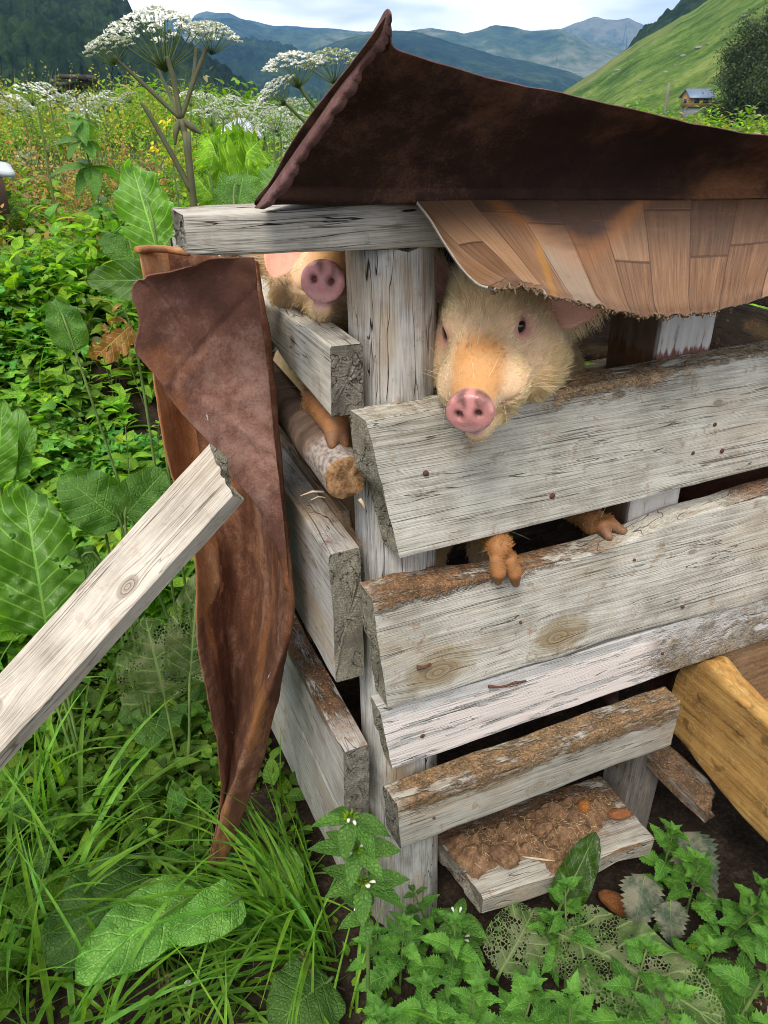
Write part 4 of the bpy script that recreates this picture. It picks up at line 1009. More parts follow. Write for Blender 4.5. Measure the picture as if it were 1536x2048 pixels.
s = NT('pig_eye_pale'); m_eye2 = s.bsdf((.55, .42, .38), .3, None, .5)
def furmat(name):
    s = NT(name); c = s.attr('Col')
    h = s.n('ShaderNodeBsdfPrincipled'); s.set(h.inputs['Base Color'], c); h.inputs['Roughness'].default_value = .5; h.inputs['Specular IOR Level'].default_value = .25
    t = s.n('ShaderNodeBsdfTranslucent'); s.set(t.inputs[0], c)
    m = s.n('ShaderNodeMixShader'); m.inputs[0].default_value = .42
    s.t.links.new(h.outputs[0], m.inputs[1]); s.t.links.new(t.outputs[0], m.inputs[2]); s.t.links.new(m.outputs[0], s.out.inputs[0])
    return s.m
m_fur = furmat('pig_hair')

def grow(name, P, N, D, Ln, colr, parent, rad=.00022, lift=.35, seed=0, curl=.25, k=5, clump=0):
    """bristles as one hair-curves object: roots P, normals N, combing direction D, lengths Ln"""
    r = np.random.default_rng(seed); n = len(P)
    D = D-N*np.sum(D*N, 1, keepdims=True); D /= np.linalg.norm(D, axis=1, keepdims=True)+1e-9
    J = r.normal(0, .22, (n, 3)); dirv = D*(1-lift)[:, None]+N*lift[:, None]+J*.6
    dirv /= np.linalg.norm(dirv, axis=1, keepdims=True)
    t = np.linspace(0, 1, k)
    pts = P[:, None]+dirv[:, None]*Ln[:, None, None]*t[None, :, None]
    g = (D*.35+np.array([0, 0, -.25])+r.normal(0, .3, (n, 3)))*curl
    pts = pts+g[:, None]*Ln[:, None, None]*(t**2)[None, :, None]
    if clump:
        from mathutils import kdtree
        ng = max(4, int(n/clump)); kd = kdtree.KDTree(ng); gi = r.choice(n, ng, replace=False)
        for a_, b_ in enumerate(gi): kd.insert(P[b_], a_)
        kd.balance(); nn = np.array([gi[kd.find(p)[1]] for p in P])
        off = (pts[nn]-P[nn][:, None]); tgt = pts[nn]
        w_ = .78*(t**1.3)[None, :, None]*r.uniform(.5, 1, (n, 1, 1)); pts = pts*(1-w_)+tgt*w_
        colr = colr*(.86+.24*r.random(n)[nn])[:, None]
    pts[:, 0] -= N*.0006
    hc = bpy.data.hair_curves.new(name); hc.add_curves([k]*n)
    hc.points.foreach_set('position', pts.reshape(-1).astype(np.float32))
    ra = hc.attributes.get('radius') or hc.attributes.new('radius', 'FLOAT', 'POINT')
    rr = rad*(r.uniform(.7, 1.3, n))[:, None]*np.interp(t, [0, .6, 1], [1, .8, .15])[None]
    ra.data.foreach_set('value', rr.reshape(-1).astype(np.float32))
    ca = hc.attributes.new('Col', 'FLOAT_COLOR', 'CURVE')
    ca.data.foreach_set('color', np.concatenate([np.clip(colr, 0, 1), np.ones((n, 1))], 1).reshape(-1).astype(np.float32))
    hc.materials.append(m_fur)
    o = bpy.data.objects.new(name, hc); return put(o, parent)
def sample(V, Q, n, seed, wfn=None):
    r = np.random.default_rng(seed); A, B, C_, D_ = V[Q[:, 0]], V[Q[:, 1]], V[Q[:, 2]], V[Q[:, 3]]
    cr = np.cross(C_-A, D_-B); ar = np.linalg.norm(cr, axis=1)
    w = ar*(wfn((A+C_)/2) if wfn is not None else 1); i = r.choice(len(Q), n, p=w/w.sum())
    u, v = r.random(n)[:, None], r.random(n)[:, None]
    P = (A[i]*(1-u)*(1-v)+B[i]*u*(1-v)+C_[i]*u*v+D_[i]*(1-u)*v); N = cr[i]/(ar[i][:, None]+1e-12)
    return P, N
CREAM, PINK, TAN = np.array([.82, .64, .40]), np.array([.60, .27, .22]), np.array([.58, .27, .08])
SKIN = np.array([.76, .50, .29])

def head_colors(L, V):
    """skin colour from head-space position"""
    n = fbm(L*70, 3, 3); c = np.tile(SKIN, (len(L), 1))
    bridge = sstep(L[:, 1]+.006*n, -.098, -.068)*sstep(L[:, 1], -.012, -.022)*sstep(L[:, 2], -.004, .012)*sstep(np.abs(L[:, 0]+.004), .034, .020)
    c = mix3(c, TAN, np.clip(bridge*(1+.3*n), 0, 1)*.85)
    disc = sstep(L[:, 1], -.020, -.012)*sstep(np.hypot(L[:, 0], L[:, 2]), .0315, .0285); c = mix3(c, (.62, .27, .25), disc)
    dirt = disc*sstep(L[:, 2]+.006*n, .006, .014)*sstep(np.abs(L[:, 0]+.004), .002, .007); c = mix3(c, (.13, .065, .05), dirt*.85*np.clip(.7+n*1.5, 0, 1)); c = mix3(c, (.78, .46, .44), disc*sstep(L[:, 2], -.008, -.018)*.6)
    nos = np.exp(-(((np.abs(L[:, 0])-.0098)/.0046)**2+((L[:, 2]-.001)/.006)**2))*sstep(L[:, 1], -.018, -.006); c = mix3(c, (.10, .03, .025), np.clip(nos*1.3, 0, 1)*.8)
    eye = np.exp(-(((np.abs(L[:, 0])-.045)/.02)**2+((L[:, 1]+.122)/.017)**2+((L[:, 2]-.031)/.015)**2)); c = mix3(c, (.62, .26, .22), np.clip(eye*1.2, 0, 1)*.8)
    return c

def make_pig(name, loc, label, S, Rm, body, legs, hood, lo, hi, h, ears, seed, fur_n, wet=True, headtint=1.0, dark=None, group=None):
    root = empty(name, loc); tag(root, label, 'pig', group)
    rootM = np.array(loc)
    def fn(P):
        L = (P-S)@Rm.T; d = head_sdf(L)
        for a, b, ra, rb, k in body: d = smin(d, sd_cone(P, a, b, ra, rb), k)
        for j, r, toes in legs: d = smin(d, leg_sdf(P, [np.array(q) for q in j], r, toes), .02)
        return d
    V, Q = build_sdf(fn, lo, hi, h)
    L = (V-S)@Rm.T
    c = head_colors(L, V); hd = sstep(L[:, 1], -.26, -.20)
    c = mix3(np.tile(SKIN, (len(V), 1)), [0, 0, 0], hd*0)*(1-hd)[:, None]+c*hd[:, None]
    wetv = sstep(L[:, 1], -.018, -.010)*(hd > 0)*(np.hypot(L[:, 0], L[:, 2]) < .030)
    stain = np.zeros(len(V))
    for j, r, toes in legs:
        e = np.array(j[-1]); dd = np.linalg.norm(V-e, axis=1); st = sstep(dd, .15, .07); stain = np.maximum(stain, st)
        c = mix3(c, np.array([.30, .12, .035]), st*.95)*(1+.35*fbm(V*120, 5, 3)*st)[:, None]
        for a, m, b in toes:
            tp = sstep(np.linalg.norm(V-np.array(b), axis=1), .021, .013); c = mix3(c, (.20, .095, .045), tp)
    if dark is not None: c = np.tile(np.array(dark), (len(V), 1))
    body_o = mesh_np('body', V-rootM, [Q], [m_pig], root, attr={'Col': c, 'wet': wetv}); body_o.matrix_basis = Matrix.Identity(4)
    body_o.matrix_parent_inverse = Matrix.Identity(4)
    def child(o): o.matrix_parent_inverse = Matrix.Identity(4); return o
    return root, body_o, V, Q, c, L, stain, child

def add_eyes(root, S, Rm, rootM, V, r=.0102):
    for sx in (1, -1):
        LV = (V-S)@Rm.T; nr = (np.abs(LV[:, 1]+.1250) < .004) & (np.abs(LV[:, 2]-.0325) < .004) & (LV[:, 0]*sx > 0); xe = abs(LV[nr, 0]).mean()
        cl = np.array([xe-.0052, -.1245, .0325]); ol = np.array([.64, .74, .16]); ol /= np.linalg.norm(ol)
        cl[0] *= sx; ol[0] *= sx
        c = S+cl@Rm; ow = ol@Rm; ub = np.array([0, 0, 1.])@Rm; ub = ub-ow*(ub@ow); ub /= np.linalg.norm(ub); sb = np.cross(ub, ow)
        n = 20; th, ph = np.meshgrid(np.linspace(0, math.pi, n), np.linspace(0, 2*math.pi, n*2), indexing='ij')
        D = np.stack([np.sin(th)*np.cos(ph), np.sin(th)*np.sin(ph), np.cos(th)], 2).reshape(-1, 3)
        o = mesh_np('eye', D*r+(c-rootM), [gridfaces(n, n*2)], [m_eye], root); o.matrix_parent_inverse = Matrix.Identity(4)
        # lids: a thick almond rim hugging the ball
        nu, nv = 9, 40; G = np.zeros((nv, nu, 3))
        for i, p in enumerate(np.linspace(0, 2*math.pi, nv)):
            op = 1/math.sqrt((math.cos(p)/.95)**2+(math.sin(p)/.62)**2)+.04*math.cos(2*p)
            for j, t in enumerate(np.linspace(0, 1, nu)):
                a_ = op+(1.75-op)*t; rr = r+.0006+.0022*math.sin(math.pi*min(1, t*2.0)**.8)*(1-t*.3)
                G[i, j] = c+(ow*math.cos(a_)+(sb*math.cos(p)+ub*math.sin(p))*math.sin(a_))*rr-rootM
        k = nv*nu; cc = np.tile(np.array([.50, .20, .17]), (2*k, 1)); ji = np.tile(np.arange(nu), nv*2)
        cc = mix3(cc, (.05, .025, .02), (ji == 0)*.75); wet_ = np.tile(np.where(np.arange(nu) < 2, .8, .2), nv*2)
        e = sheet('eyelid', G, .0008, [m_pig], o, attr={'Col': cc, 'wet': wet_}); e.matrix_parent_inverse = Matrix.Identity(4)

def make_ear(root, rootM, S, Rm, side, base, tip, width, cup, seed, furlen=.014, fn=1200, fold=0.0, face=None):
    """leaf-shaped cupped ear from base point to tip point (head space)"""
    nu, nv = 26, 21; b, t = np.array(base, float), np.array(tip, float)
    ax = t-b; Ln = np.linalg.norm(ax); ax /= Ln
    fc = np.array(face if face is not None else (0, 1, 0), float); fc = fc-ax*(fc@ax); fc /= np.linalg.norm(fc); sd = np.cross(fc, ax)
    G = np.zeros((nu, nv, 3))
    for i, u in enumerate(np.linspace(0, 1, nu)):
        w = width*(np.interp(u, [0, .15, .4, .7, .9, 1], [.55, .82, 1, .80, .42, .06]))
        for j, v in enumerate(np.linspace(-1, 1, nv)):
            p = b+ax*Ln*u+sd*w*v*(1-.0*u)+fc*(cup*(v*v-.4)*w*1.0)+fc*fold*u*u*Ln
            G[i, j] = p
    G = G+ .0012*fbm(G.reshape(-1, 3)*60, seed, 3).reshape(nu, nv, 1)
    W = S+G@Rm-rootM
    n_ = nu*nv; c = np.tile(np.array([.66, .34, .24]), (2*n_, 1)); k = fbm(np.concatenate([W.reshape(-1, 3)]*2)*55, 4, 3)
    c = mix3(c, (.40, .16, .09), np.clip(k*1.2+.1, 0, 1)*.7); c[n_:] = mix3(c[n_:], SKIN, np.full(n_, .7))
    o = sheet('ear', W, .0045, [m_pig], root, attr={'Col': c, 'wet': np.zeros(2*n_)}); o.matrix_parent_inverse = Matrix.Identity(4)
    # bristles along the rim and on the back
    r = np.random.default_rng(seed); Nn = vnormals(W)
    ii = r.integers(0, nu, fn); jj = np.where(r.random(fn) < .6, r.choice([0, nv-1, 1, nv-2], fn), r.integers(0, nv, fn))
    P = W[ii, jj]+r.normal(0, .0008, (fn, 3)); N = -Nn[ii, jj]
    ctr = W[ii, nv//2]; D = (P-ctr); D /= np.linalg.norm(D, axis=1, keepdims=True)+1e-6
    D = D+ (ax@Rm)*.7
    col = np.clip(CREAM*r.uniform(.75, 1.15, (fn, 1)), 0, 1)
    grow('ear_hair', P, N, D, furlen*r.uniform(.5, 1.3, fn), col, o, lift=np.full(fn, .1), seed=seed, rad=.0002).matrix_parent_inverse = Matrix.Identity(4)
    return o

def head_fur(root, rootM, V, Q, S, Rm, n, seed, stainfn=None, lmax=.0145, toes=()):
    def w(P):
        L = (P-S)@Rm.T
        d = np.maximum(sstep(L[:, 1], -.014, -.024), sstep(L[:, 2], -.028, -.033)*.9); e = sstep(np.sqrt(((np.abs(L[:, 0])-.047)/1.2)**2+(L[:, 1]+.120)**2+((L[:, 2]-.032)*1.15)**2), .0125, .020)
        far = sstep(L[:, 1], -.45, -.28)
        front = .75+.25*sstep(L[:, 1], -.03, -.08)
        return d*np.clip(e, 0, 1)*(far*.92+.08)*front+1e-5
    P, N = sample(V, Q, n, seed, w); L = (P-S)@Rm.T
    r = np.random.default_rng(seed+1)
    # combing: backwards from the snout, spreading sideways over cheeks
    dl = np.stack([L[:, 0]*4+0*L[:, 0], -np.ones(len(L)), L[:, 2]*2.2-.15], 1)
    sw = fbm(L*22, 5, 2); dl[:, 0] += sw*.7; dl[:, 2] += fbm(L*22+9, 6, 2)*.6
    D = dl@Rm
    ln = lmax*(.17+.83*sstep(L[:, 1], -.03, -.15))*r.uniform(.55, 1.2, len(L))
    de = np.sqrt((np.abs(L[:, 0])-.047)**2+(L[:, 1]+.120)**2+(L[:, 2]-.032)**2); ln *= .3+.7*sstep(de, .012, .035)
    jowl = sstep(L[:, 2], .0, -.05)*sstep(L[:, 1], -.02, -.08); ln *= 1+.55*jowl; chin = sstep(L[:, 2], -.018, -.032)*sstep(L[:, 1], -.10, -.05); ln *= 1+2.6*chin
    crest = sstep(L[:, 2], .05, .085); ln *= 1+.9*crest
    lift = np.clip(.06+.35*crest+.15*jowl+r.normal(0, .08, len(L)), .05, .8)
    k = fbm(L*38, 8, 3)
    c = np.tile(np.array([.98, .80, .46]), (len(L), 1)); c = mix3(c, (1., .92, .68), np.clip(.35+k, 0, 1))
    bridge = sstep(L[:, 1]+.008*k, -.100, -.066)*sstep(L[:, 2], -.004, .012)*sstep(np.abs(L[:, 0]+.004), .034, .019)
    c = mix3(c, (.74, .36, .09), np.clip(bridge*(1+.5*k), 0, 1)*.8)
    yel = jowl*np.clip(.4+k, 0, 1); c = mix3(c, (.80, .55, .20), yel*.7)
    cl = sstep(fbm(L*np.array([120, 40, 120]), 12, 2), .1, .5); c = mix3(c, (.45, .27, .12), cl*.35)
    c *= r.uniform(.8, 1.12, (len(L), 1))
    if stainfn is not None:
        st = stainfn(P); c = mix3(c, (.50, .23, .06), st*.9); ln *= 1-.60*st
        for t_ in toes: ln *= .06+.94*sstep(np.linalg.norm(P-t_, axis=1), .020, .030)
    o = grow('bristles', P-rootM, N, D, ln, c, root, lift=lift, seed=seed+2, rad=.00026, clump=14)
    o.matrix_parent_inverse = Matrix.Identity(4)
    # long sparse whiskers
    m = 260; i = r.choice(len(P), m)
    o = grow('whiskers', (P-rootM)[i], N[i], D[i]+r.normal(0, .3, (m, 3)), r.uniform(.02, .045, m), np.tile([.95, .84, .62], (m, 1)), root, lift=np.full(m, .5), seed=seed+5, rad=.00021, k=7)
    o.matrix_parent_inverse = Matrix.Identity(4)

# ---- the pig resting its head on the top board
S1 = onY(938, 831, -.17); R1 = head_rot(218, -13, -10)
def HS(S, R, p): return S+np.array(p, float)@R
nk = HS(S1, R1, (0, -.20, .0)); sh = np.array([.235, .17, .90]); hp = np.array([.42, .62, .52])
f1 = onY(1003, 1085, -.088); 
def toes_at(w, t1, t2, mid=.5): return [(np.array(w), (np.array(w)+np.array(t))/2+np.array([0, -.003, .004]), np.array(t)) for t in (t1, t2)]
w1 = onY(1002, 1103, -.094); t1a, t1b = onY(996, 1163, -.0995), onY(1031, 1167, -.0995)
w1a, w1b = onY(993, 1120, -.098), onY(1020, 1118, -.098)
legsA = [([sh+[-.03, -.02, -.05], [.13, .02, .885], onY(985, 1064, -.040), w1+[0, .006, .004]], [.050, .030, .017, .0165], [(w1a, (w1a+t1a)/2+[0, -.003, 0], t1a), (w1b, (w1b+t1b)/2+[0, -.003, 0], t1b)])]
w2 = np.array(onY(1188, 1043, -.035)); t2a, t2b = onZ(1218, 1074, .741), onZ(1246, 1062, .744)
legsA.append(([sh+[.05, -.02, -.05], [.27, .10, .89], onY(1150, 1012, .02), w2], [.05, .032, .019, .0175], [(w2+[.002, -.004, -.002], (w2+t2a)/2+[0, 0, .006], t2a), (w2+[.008, .006, -.002], (w2+t2b)/2+[0, 0, .006], t2b)]))
hA = [[.40, .64, .42], [.40, .70, .26], [.40, .66, .10], [.40, .655, .02]]; hB = [[.50, .60, .42], [.52, .66, .26], [.52, .62, .10], [.52, .615, .02]]
for q in (hA, hB):
    e_ = np.array(q[-1]); legsA.append((q, [.07, .035, .018, .018], [(e_, e_+[-.008, -.012, -.004], e_+[-.009, -.03, -.012]), (e_, e_+[.008, -.012, -.004], e_+[.009, -.03, -.012])]))
bodyA = [(HS(S1, R1, (0, -.225, -.005)), sh, .064, .105, .03), (sh, (sh+hp)/2+[0, 0, -.02], .115, .135, .05), ((sh+hp)/2+[0, 0, -.02], hp, .135, .11, .05)]
locA = (.40, .45, 0.)
rootA, bA_, VA, QA, cA, LA, stA, _ = make_pig('pig', locA, 'cream pig with a tan nose bridge resting its chin on the top front board', S1, R1, bodyA, legsA, None,
      (-.06, -.20, -.03), (.62, .80, 1.20), .0032, None, 1, 0)
add_eyes(rootA, S1, R1, np.array(locA), VA)
make_ear(rootA, np.array(locA), S1, R1, -1, (-.046, -.185, .034), (-.125, -.185, .020), .032, .35, 3, fold=.10, face=(.25, .85, .2))
make_ear(rootA, np.array(locA), S1, R1, 1, (.044, -.195, .040), (.085, -.268, .070), .032, .35, 4, fold=.1, face=(.5, .5, .1))
def stA_fn(P):
    st = np.zeros(len(P))
    for j, r, toes in legsA: st = np.maximum(st, sstep(np.linalg.norm(P-np.array(j[-1]), axis=1), .14, .06))
    return st
head_fur(rootA, np.array(locA), VA, QA, S1, R1, 75000, 11, stA_fn, toes=[np.array(q[2]) for l_ in legsA[:2] for q in l_[2]])

# ---- the pig looking out over the side boards
S2 = onY(645, 563, .025); R2 = head_rot(205, 7, 6)
sh2 = np.array([.06, .32, .97]); hp2 = np.array([.16, .80, .62])
w3 = onY(673, 852, -.006); t3a, t3b = onY(664, 889, -.026), onY(690, 889, -.024)
lg2 = [([sh2+[-.06, -.05, -.04], [-.055, .14, 1.0], onX(640, 806, -.092), w3], [.05, .030, .020, .0165], [(w3+[-.006, 0, -.004], (w3+t3a)/2+[-.002, -.002, 0], t3a), (w3+[.006, 0, -.004], (w3+t3b)/2+[0, -.002, 0], t3b)])]
for q in ([[.12, .80, .5], [.10, .86, .30], [.10, .82, .12], [.10, .815, .02]], [[.22, .80, .5], [.24, .86, .30], [.24, .82, .12], [.24, .815, .02]], [[.10, .34, .9], [.12, .26, .80], [.13, .30, .62], [.13, .29, .50]]):
    e_ = np.array(q[-1]); lg2.append((q, [.06, .033, .018, .018], [(e_, e_+[-.008, -.012, -.004], e_+[-.009, -.03, -.012]), (e_, e_+[.008, -.012, -.004], e_+[.009, -.03, -.012])]))
bd2 = [(HS(S2, R2, (0, -.225, -.002)), sh2, .06, .10, .03), (sh2, (sh2+hp2)/2, .11, .125, .05), ((sh2+hp2)/2, hp2, .125, .105, .05)]
loc2 = (.14, .6, 0.)
root2, b2_, V2, Q2, c2, L2, st2, _ = make_pig('pig', loc2, 'cream pig pushing its pink snout out over the side board beneath the beam end', S2, R2, bd2, lg2, None,
      (-.30, -.17, -.03), (.34, .96, 1.28), .0034, None, 2, 0)
add_eyes(root2, S2, R2, np.array(loc2), V2)
make_ear(root2, np.array(loc2), S2, R2, 1, (.040, -.118, .058), (.066, -.070, -.014), .031, .35, 5, fold=.08, face=(.25, 1, .15), furlen=.018, fn=1500)
make_ear(root2, np.array(loc2), S2, R2, -1, (-.047, -.165, .060), (-.105, -.15, .095), .034, .3, 6, fold=.1, face=(.3, .85, -.3))
def st2_fn(P): return sstep(np.linalg.norm(P-w3, axis=1), .14, .06)
head_fur(root2, np.array(loc2), V2, Q2, S2, R2, 36000, 31, st2_fn, toes=[np.array(q[2]) for q in lg2[0][2]])

# ---- a third, reddish brown pig inside, only its flank and legs showing between the boards
locC = (.85, .35, 0)
root3 = empty('pig', locC); tag(root3, 'reddish brown pig inside, only flank and legs showing between the two wide boards', 'pig')
def fn3(P):
    d = sd_ell(P, (.86, .20, .70), (.34, .15, .15)); d = smin(d, sd_ell(P, (1.06, .24, .72), (.10, .13, .14)), .05)
    d = smin(d, sd_cone(P, (.62, .20, .70), (.50, .28, .66), .12, .085), .05)
    d = smin(d, sd_cone(P, (.50, .28, .66), (.44, .32, .60), .075, .04), .03)
    for q in ([(.66, .13, .62), (.64, .12, .40), (.645, .11, .2), (.645, .11, .03)], [(.68, .28, .62), (.66, .28, .40), (.665, .27, .2), (.665, .27, .03)],
              [(1.03, .14, .62), (1.05, .19, .40), (1.04, .15, .2), (1.04, .15, .03)], [(1.03, .30, .62), (1.05, .34, .40), (1.04, .30, .2), (1.04, .3, .03)]):
        e_ = np.array(q[-1]); d = smin(d, leg_sdf(P, [np.array(k) for k in q], [.07, .04, .022, .02], [(e_, e_+[-.008, -.012, -.004], e_+[-.01, -.03, -.012]), (e_, e_+[.008, -.012, -.004], e_+[.01, -.03, -.012])]), .03)
    return d
V3, Q3 = build_sdf(fn3, (.34, -.02, -.02), (1.20, .48, .90), .008)
s = NT('brown_pig_skin'); n = s.noise(s.coord('Object'), 9, 4); f = s.noise(s.coord('Object'), 150, 3)
mb = s.bsdf(s.ramp(s.m_('ADD', s.m_('MULTIPLY', n, .7), s.m_('MULTIPLY', f, .3)), [(.35, (.05, .02, .015)), (.65, (.20, .085, .06))]), .5, s.bump(f, .4, .001), .4)
o = mesh_np('body', V3-np.array(locC), [Q3], [mb], root3); o.matrix_parent_inverse = Matrix.Identity(4)
for sx in (-1, 1):
    th = np.linspace(-1, 1, 9); G = np.array([[[.50+.02*u+.0*v, .28+sx*(.05+.06*u), .72+.02*u+.03*v*(1-u*.7)] for v in th] for u in np.linspace(0, 1, 9)])
    e = sheet('ear', G-np.array(locC), .005, [mb], root3); e.matrix_parent_inverse = Matrix.Identity(4)
# ================================================================= land
def ss(x, a, b): t = np.clip((np.asarray(x, float)-a)/(b-a), 0, 1); return t*t*(3-2*t)
def gh(X, Y):
    X, Y = np.asarray(X, float), np.asarray(Y, float)
    r = np.hypot(X-CP[0], Y-CP[1])
    q = Y+.10*np.clip(-X-.5, 0, 3)
    P = np.stack([X.ravel(), Y.ravel()], 1)
    n = fbm(P*1.3, 41, 3).reshape(X.shape)
    h = .50*ss(q, 1.0, 2.5)+.38*ss(q, 2.4, 9)
    h = h+.05*n*ss(r, 1.0, 2.5)+.012*fbm(P*9, 43, 3).reshape(X.shape)+.25*fbm(P*.13, 45, 3).reshape(X.shape)*ss(r, 6, 20)
    h = h-.35*ss(X, 1.5, 6)*ss(r, 2, 8)
    h = h-np.clip(r-17, 0, None)*.06*ss(r, 17, 60)
    return h
def soilmat():
    s = NT('soil'); o = s.coord('Object')
    n = s.noise(o, 9, 6, .7); f = s.noise(o, 120, 4, .75); v = s.voro(o, 55, 'F1')
    k = s.m_('ADD', s.m_('MULTIPLY', n, .5), s.m_('MULTIPLY', f, .5))
    col = s.ramp(k, [(.36, (.012, .009, .007)), (.52, (.040, .028, .020)), (.66, (.10, .072, .05))])
    g = s.noise(s.vm('ADD', o, (4, 4, 0)), .35, 4, .6)
    x, y, z = s.xyz(o); far = s.step(s.vm('LENGTH', o, out=1), 3.0, 9.0)
    gr = s.ramp(s.noise(o, 3, 6, .7), [(.3, (.02, .045, .012)), (.5, (.05, .085, .022)), (.7, (.10, .12, .04))])
    col = s.mix(far, col, gr)
    return s.bsdf(col, .95, s.bump(s.m_('ADD', k, s.m_('MULTIPLY', v, .3)), 1, .012), .1)
rad = np.concatenate([np.linspace(.02, 3, 110), np.geomspace(3.05, 6500, 130)])
na = 300; an = np.linspace(0, 2*math.pi, na, endpoint=False)
RR, AA = np.meshgrid(rad, an, indexing='ij'); GX, GY = CP[0]+RR*np.sin(AA), CP[1]+RR*np.cos(AA)
GZ = gh(GX, GY)
idx = np.arange(len(rad)*na).reshape(len(rad), na); jn_ = np.roll(idx, -1, 1)
mesh_o = mesh_np('ground', np.stack([GX, GY, GZ], 2).reshape(-1, 3), [np.stack([idx[:-1].ravel(), idx[1:].ravel(), jn_[1:].ravel(), jn_[:-1].ravel()], 1)[:, ::-1]], [soilmat()])
tag(mesh_o, kind='structure')

def hill(name, sil, D0, foot_y, D1, nu, nv, mats, relief, seed, ext=None, back=1.1, prof=1.0, bumps=None, Dfun=None):
    """a solid hillside: its crest seen against the sky, running down and nearer to its foot"""
    sil = np.array(sil, float); xs = np.linspace(sil[0, 0], sil[-1, 0], nv); ys = np.interp(xs, sil[:, 0], sil[:, 1])
    jag_ = fbm(np.stack([xs/22, xs*0], 1), seed, 4)*relief.get('jag', 1.5); ys = ys+jag_
    G = np.zeros((nu, nv, 3)); tv = np.linspace(0, 1, nu)
    for j in range(nv):
        d0 = D0 if Dfun is None else Dfun(xs[j])
        a = atD(xs[j], ys[j], d0); b = atD(xs[j], foot_y, D1)
        for i, t in enumerate(tv):
            p = a*(1-t)+b*t; G[i, j] = p
    P = G.reshape(-1, 3); w = np.repeat(np.sin(np.clip(tv*2.2, 0, 1)*math.pi/2), nv)
    L_ = relief['len']; disp = -relief['amp']*2.2*np.abs(fbm(P/L_*np.array([1, 1, .35]), seed+1, relief.get('oct', 5), .55))*w
    N = vnormals(G).reshape(-1, 3); N *= np.sign(np.sum(N*(CP-P), 1))[:, None]
    P = P+N*disp[:, None]
    if bumps:
        sz, am = bumps; q = P/sz; cell = np.floor(q); best = np.full(len(P), 9.)
        for dx in (-1, 0, 1):
            for dy in (-1, 0, 1):
                c = cell[:, :2]+[dx, dy]; hx = _hash(c[:, 0].astype(int), c[:, 1].astype(int), 0, seed+7); hy = _hash(c[:, 0].astype(int), c[:, 1].astype(int), 3, seed+9)
                best = np.minimum(best, np.hypot(q[:, 0]-c[:, 0]-hx, q[:, 1]-c[:, 1]-hy))
        P[:, 2] += am*np.clip(1-best*1.25, 0, 1)*(.5+.5*_hash(cell[:, 0].astype(int), cell[:, 1].astype(int), 5, seed))
    # far side falling away behind the crest
    G = P.reshape(nu, nv, 3); top = G[0]; hz = (top-CP)*np.array([1, 1, 0]); 
    B = [top+hz*(back-1)*f+np.array([0, 0, -1])*(top[:, 2:3]-CP[2]+30)*f for f in (.4, 1.0)]
    G = np.concatenate([np.stack(B[::-1]), G])
    o = mesh_np(name, G.reshape(-1, 3), [gridfaces(nu+2, nv)[:, ::-1]], mats)
    return tag(o, kind='structure')
def greenmat(name, stops, sc, bumpd, sc2=None, extra=None):
    s = NT(name); o = s.coord('Object'); n = s.noise(o, sc, 8, .62); m = s.noise(o, sc*9, 5, .7)
    k = s.m_('ADD', s.m_('MULTIPLY', n, .6), s.m_('MULTIPLY', m, .4))
    col = s.ramp(k, stops)
    if extra: col = extra(s, o, col)
    return s.bsdf(col, .95, s.bump(k, 1, bumpd), .05)
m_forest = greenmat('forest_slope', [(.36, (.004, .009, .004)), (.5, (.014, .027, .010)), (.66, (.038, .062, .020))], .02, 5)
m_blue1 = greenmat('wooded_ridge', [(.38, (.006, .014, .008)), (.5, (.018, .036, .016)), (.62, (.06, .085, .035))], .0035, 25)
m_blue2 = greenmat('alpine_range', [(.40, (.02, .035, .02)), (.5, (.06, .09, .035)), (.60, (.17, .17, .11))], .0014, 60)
# bright green pasture slope on the right
def pex(s, o, col):
    g = s.noise(o, .010, 5, .6); col = s.mix(s.m_('MULTIPLY', s.step(g, .5, .62), .55), col, (.21, .20, .07))
    x, y, z = s.xyz(o)
    st = s.noise(s.comb(s.m_('MULTIPLY', x, .10), s.m_('MULTIPLY', y, .10), s.m_('MULTIPLY', z, .3)), 1, 4, .7)
    col = s.mix(s.m_('MULTIPLY', s.step(st, .60, .70), .6), col, (.05, .085, .02))
    w = s.noise(o, .55, 3, .8); col = s.mix(s.m_('MULTIPLY', s.step(w, .705, .73), .5), col, (.45, .45, .40))
    return col
m_past = greenmat('pasture', [(.38, (.030, .065, .012)), (.5, (.085, .15, .024)), (.62, (.19, .24, .06))], .05, 4, extra=pex)
Ph = hill('pasture_hill', [(1020, 240), (1130, 181), (1185, 146), (1240, 108), (1290, 74), (1330, 52), (1400, 12), (1460, -28), (1600, -120), (1900, -300), (2400, -480), (3200, -700)], 620, 330, 130, 150, 420, [m_past], dict(len=120, amp=5, jag=2.0), 3,
          Dfun=lambda x: np.interp(x, [1020, 1400, 1900, 3200], [640, 560, 400, 330]))
hill('wooded_spur_hill', [(1240, 120), (1290, 62), (1335, 30), (1375, -4), (1440, -40), (1600, -140)], 900, 240, 500, 60, 120, [m_forest], dict(len=80, amp=8), 5, bumps=(9, 8))
hill('forest_hill', [(-900, -260), (-300, -120), (0, -70), (140, -30), (215, -6), (250, 10), (275, 42), (310, 62), (350, 82), (400, 110), (450, 146), (500, 178), (545, 205), (640, 262)], 850, 330, 300, 240, 420, [m_forest],
     dict(len=160, amp=20, jag=3), 11, bumps=(8, 10))
hill('wooded_ridge_mountain', [(330, 110), (417, 84), (470, 79), (521, 86), (573, 95), (620, 112), (660, 135), (760, 175)], 2600, 300, 1200, 80, 260, [m_blue1], dict(len=600, amp=60, jag=1.5), 21, bumps=(22, 18))
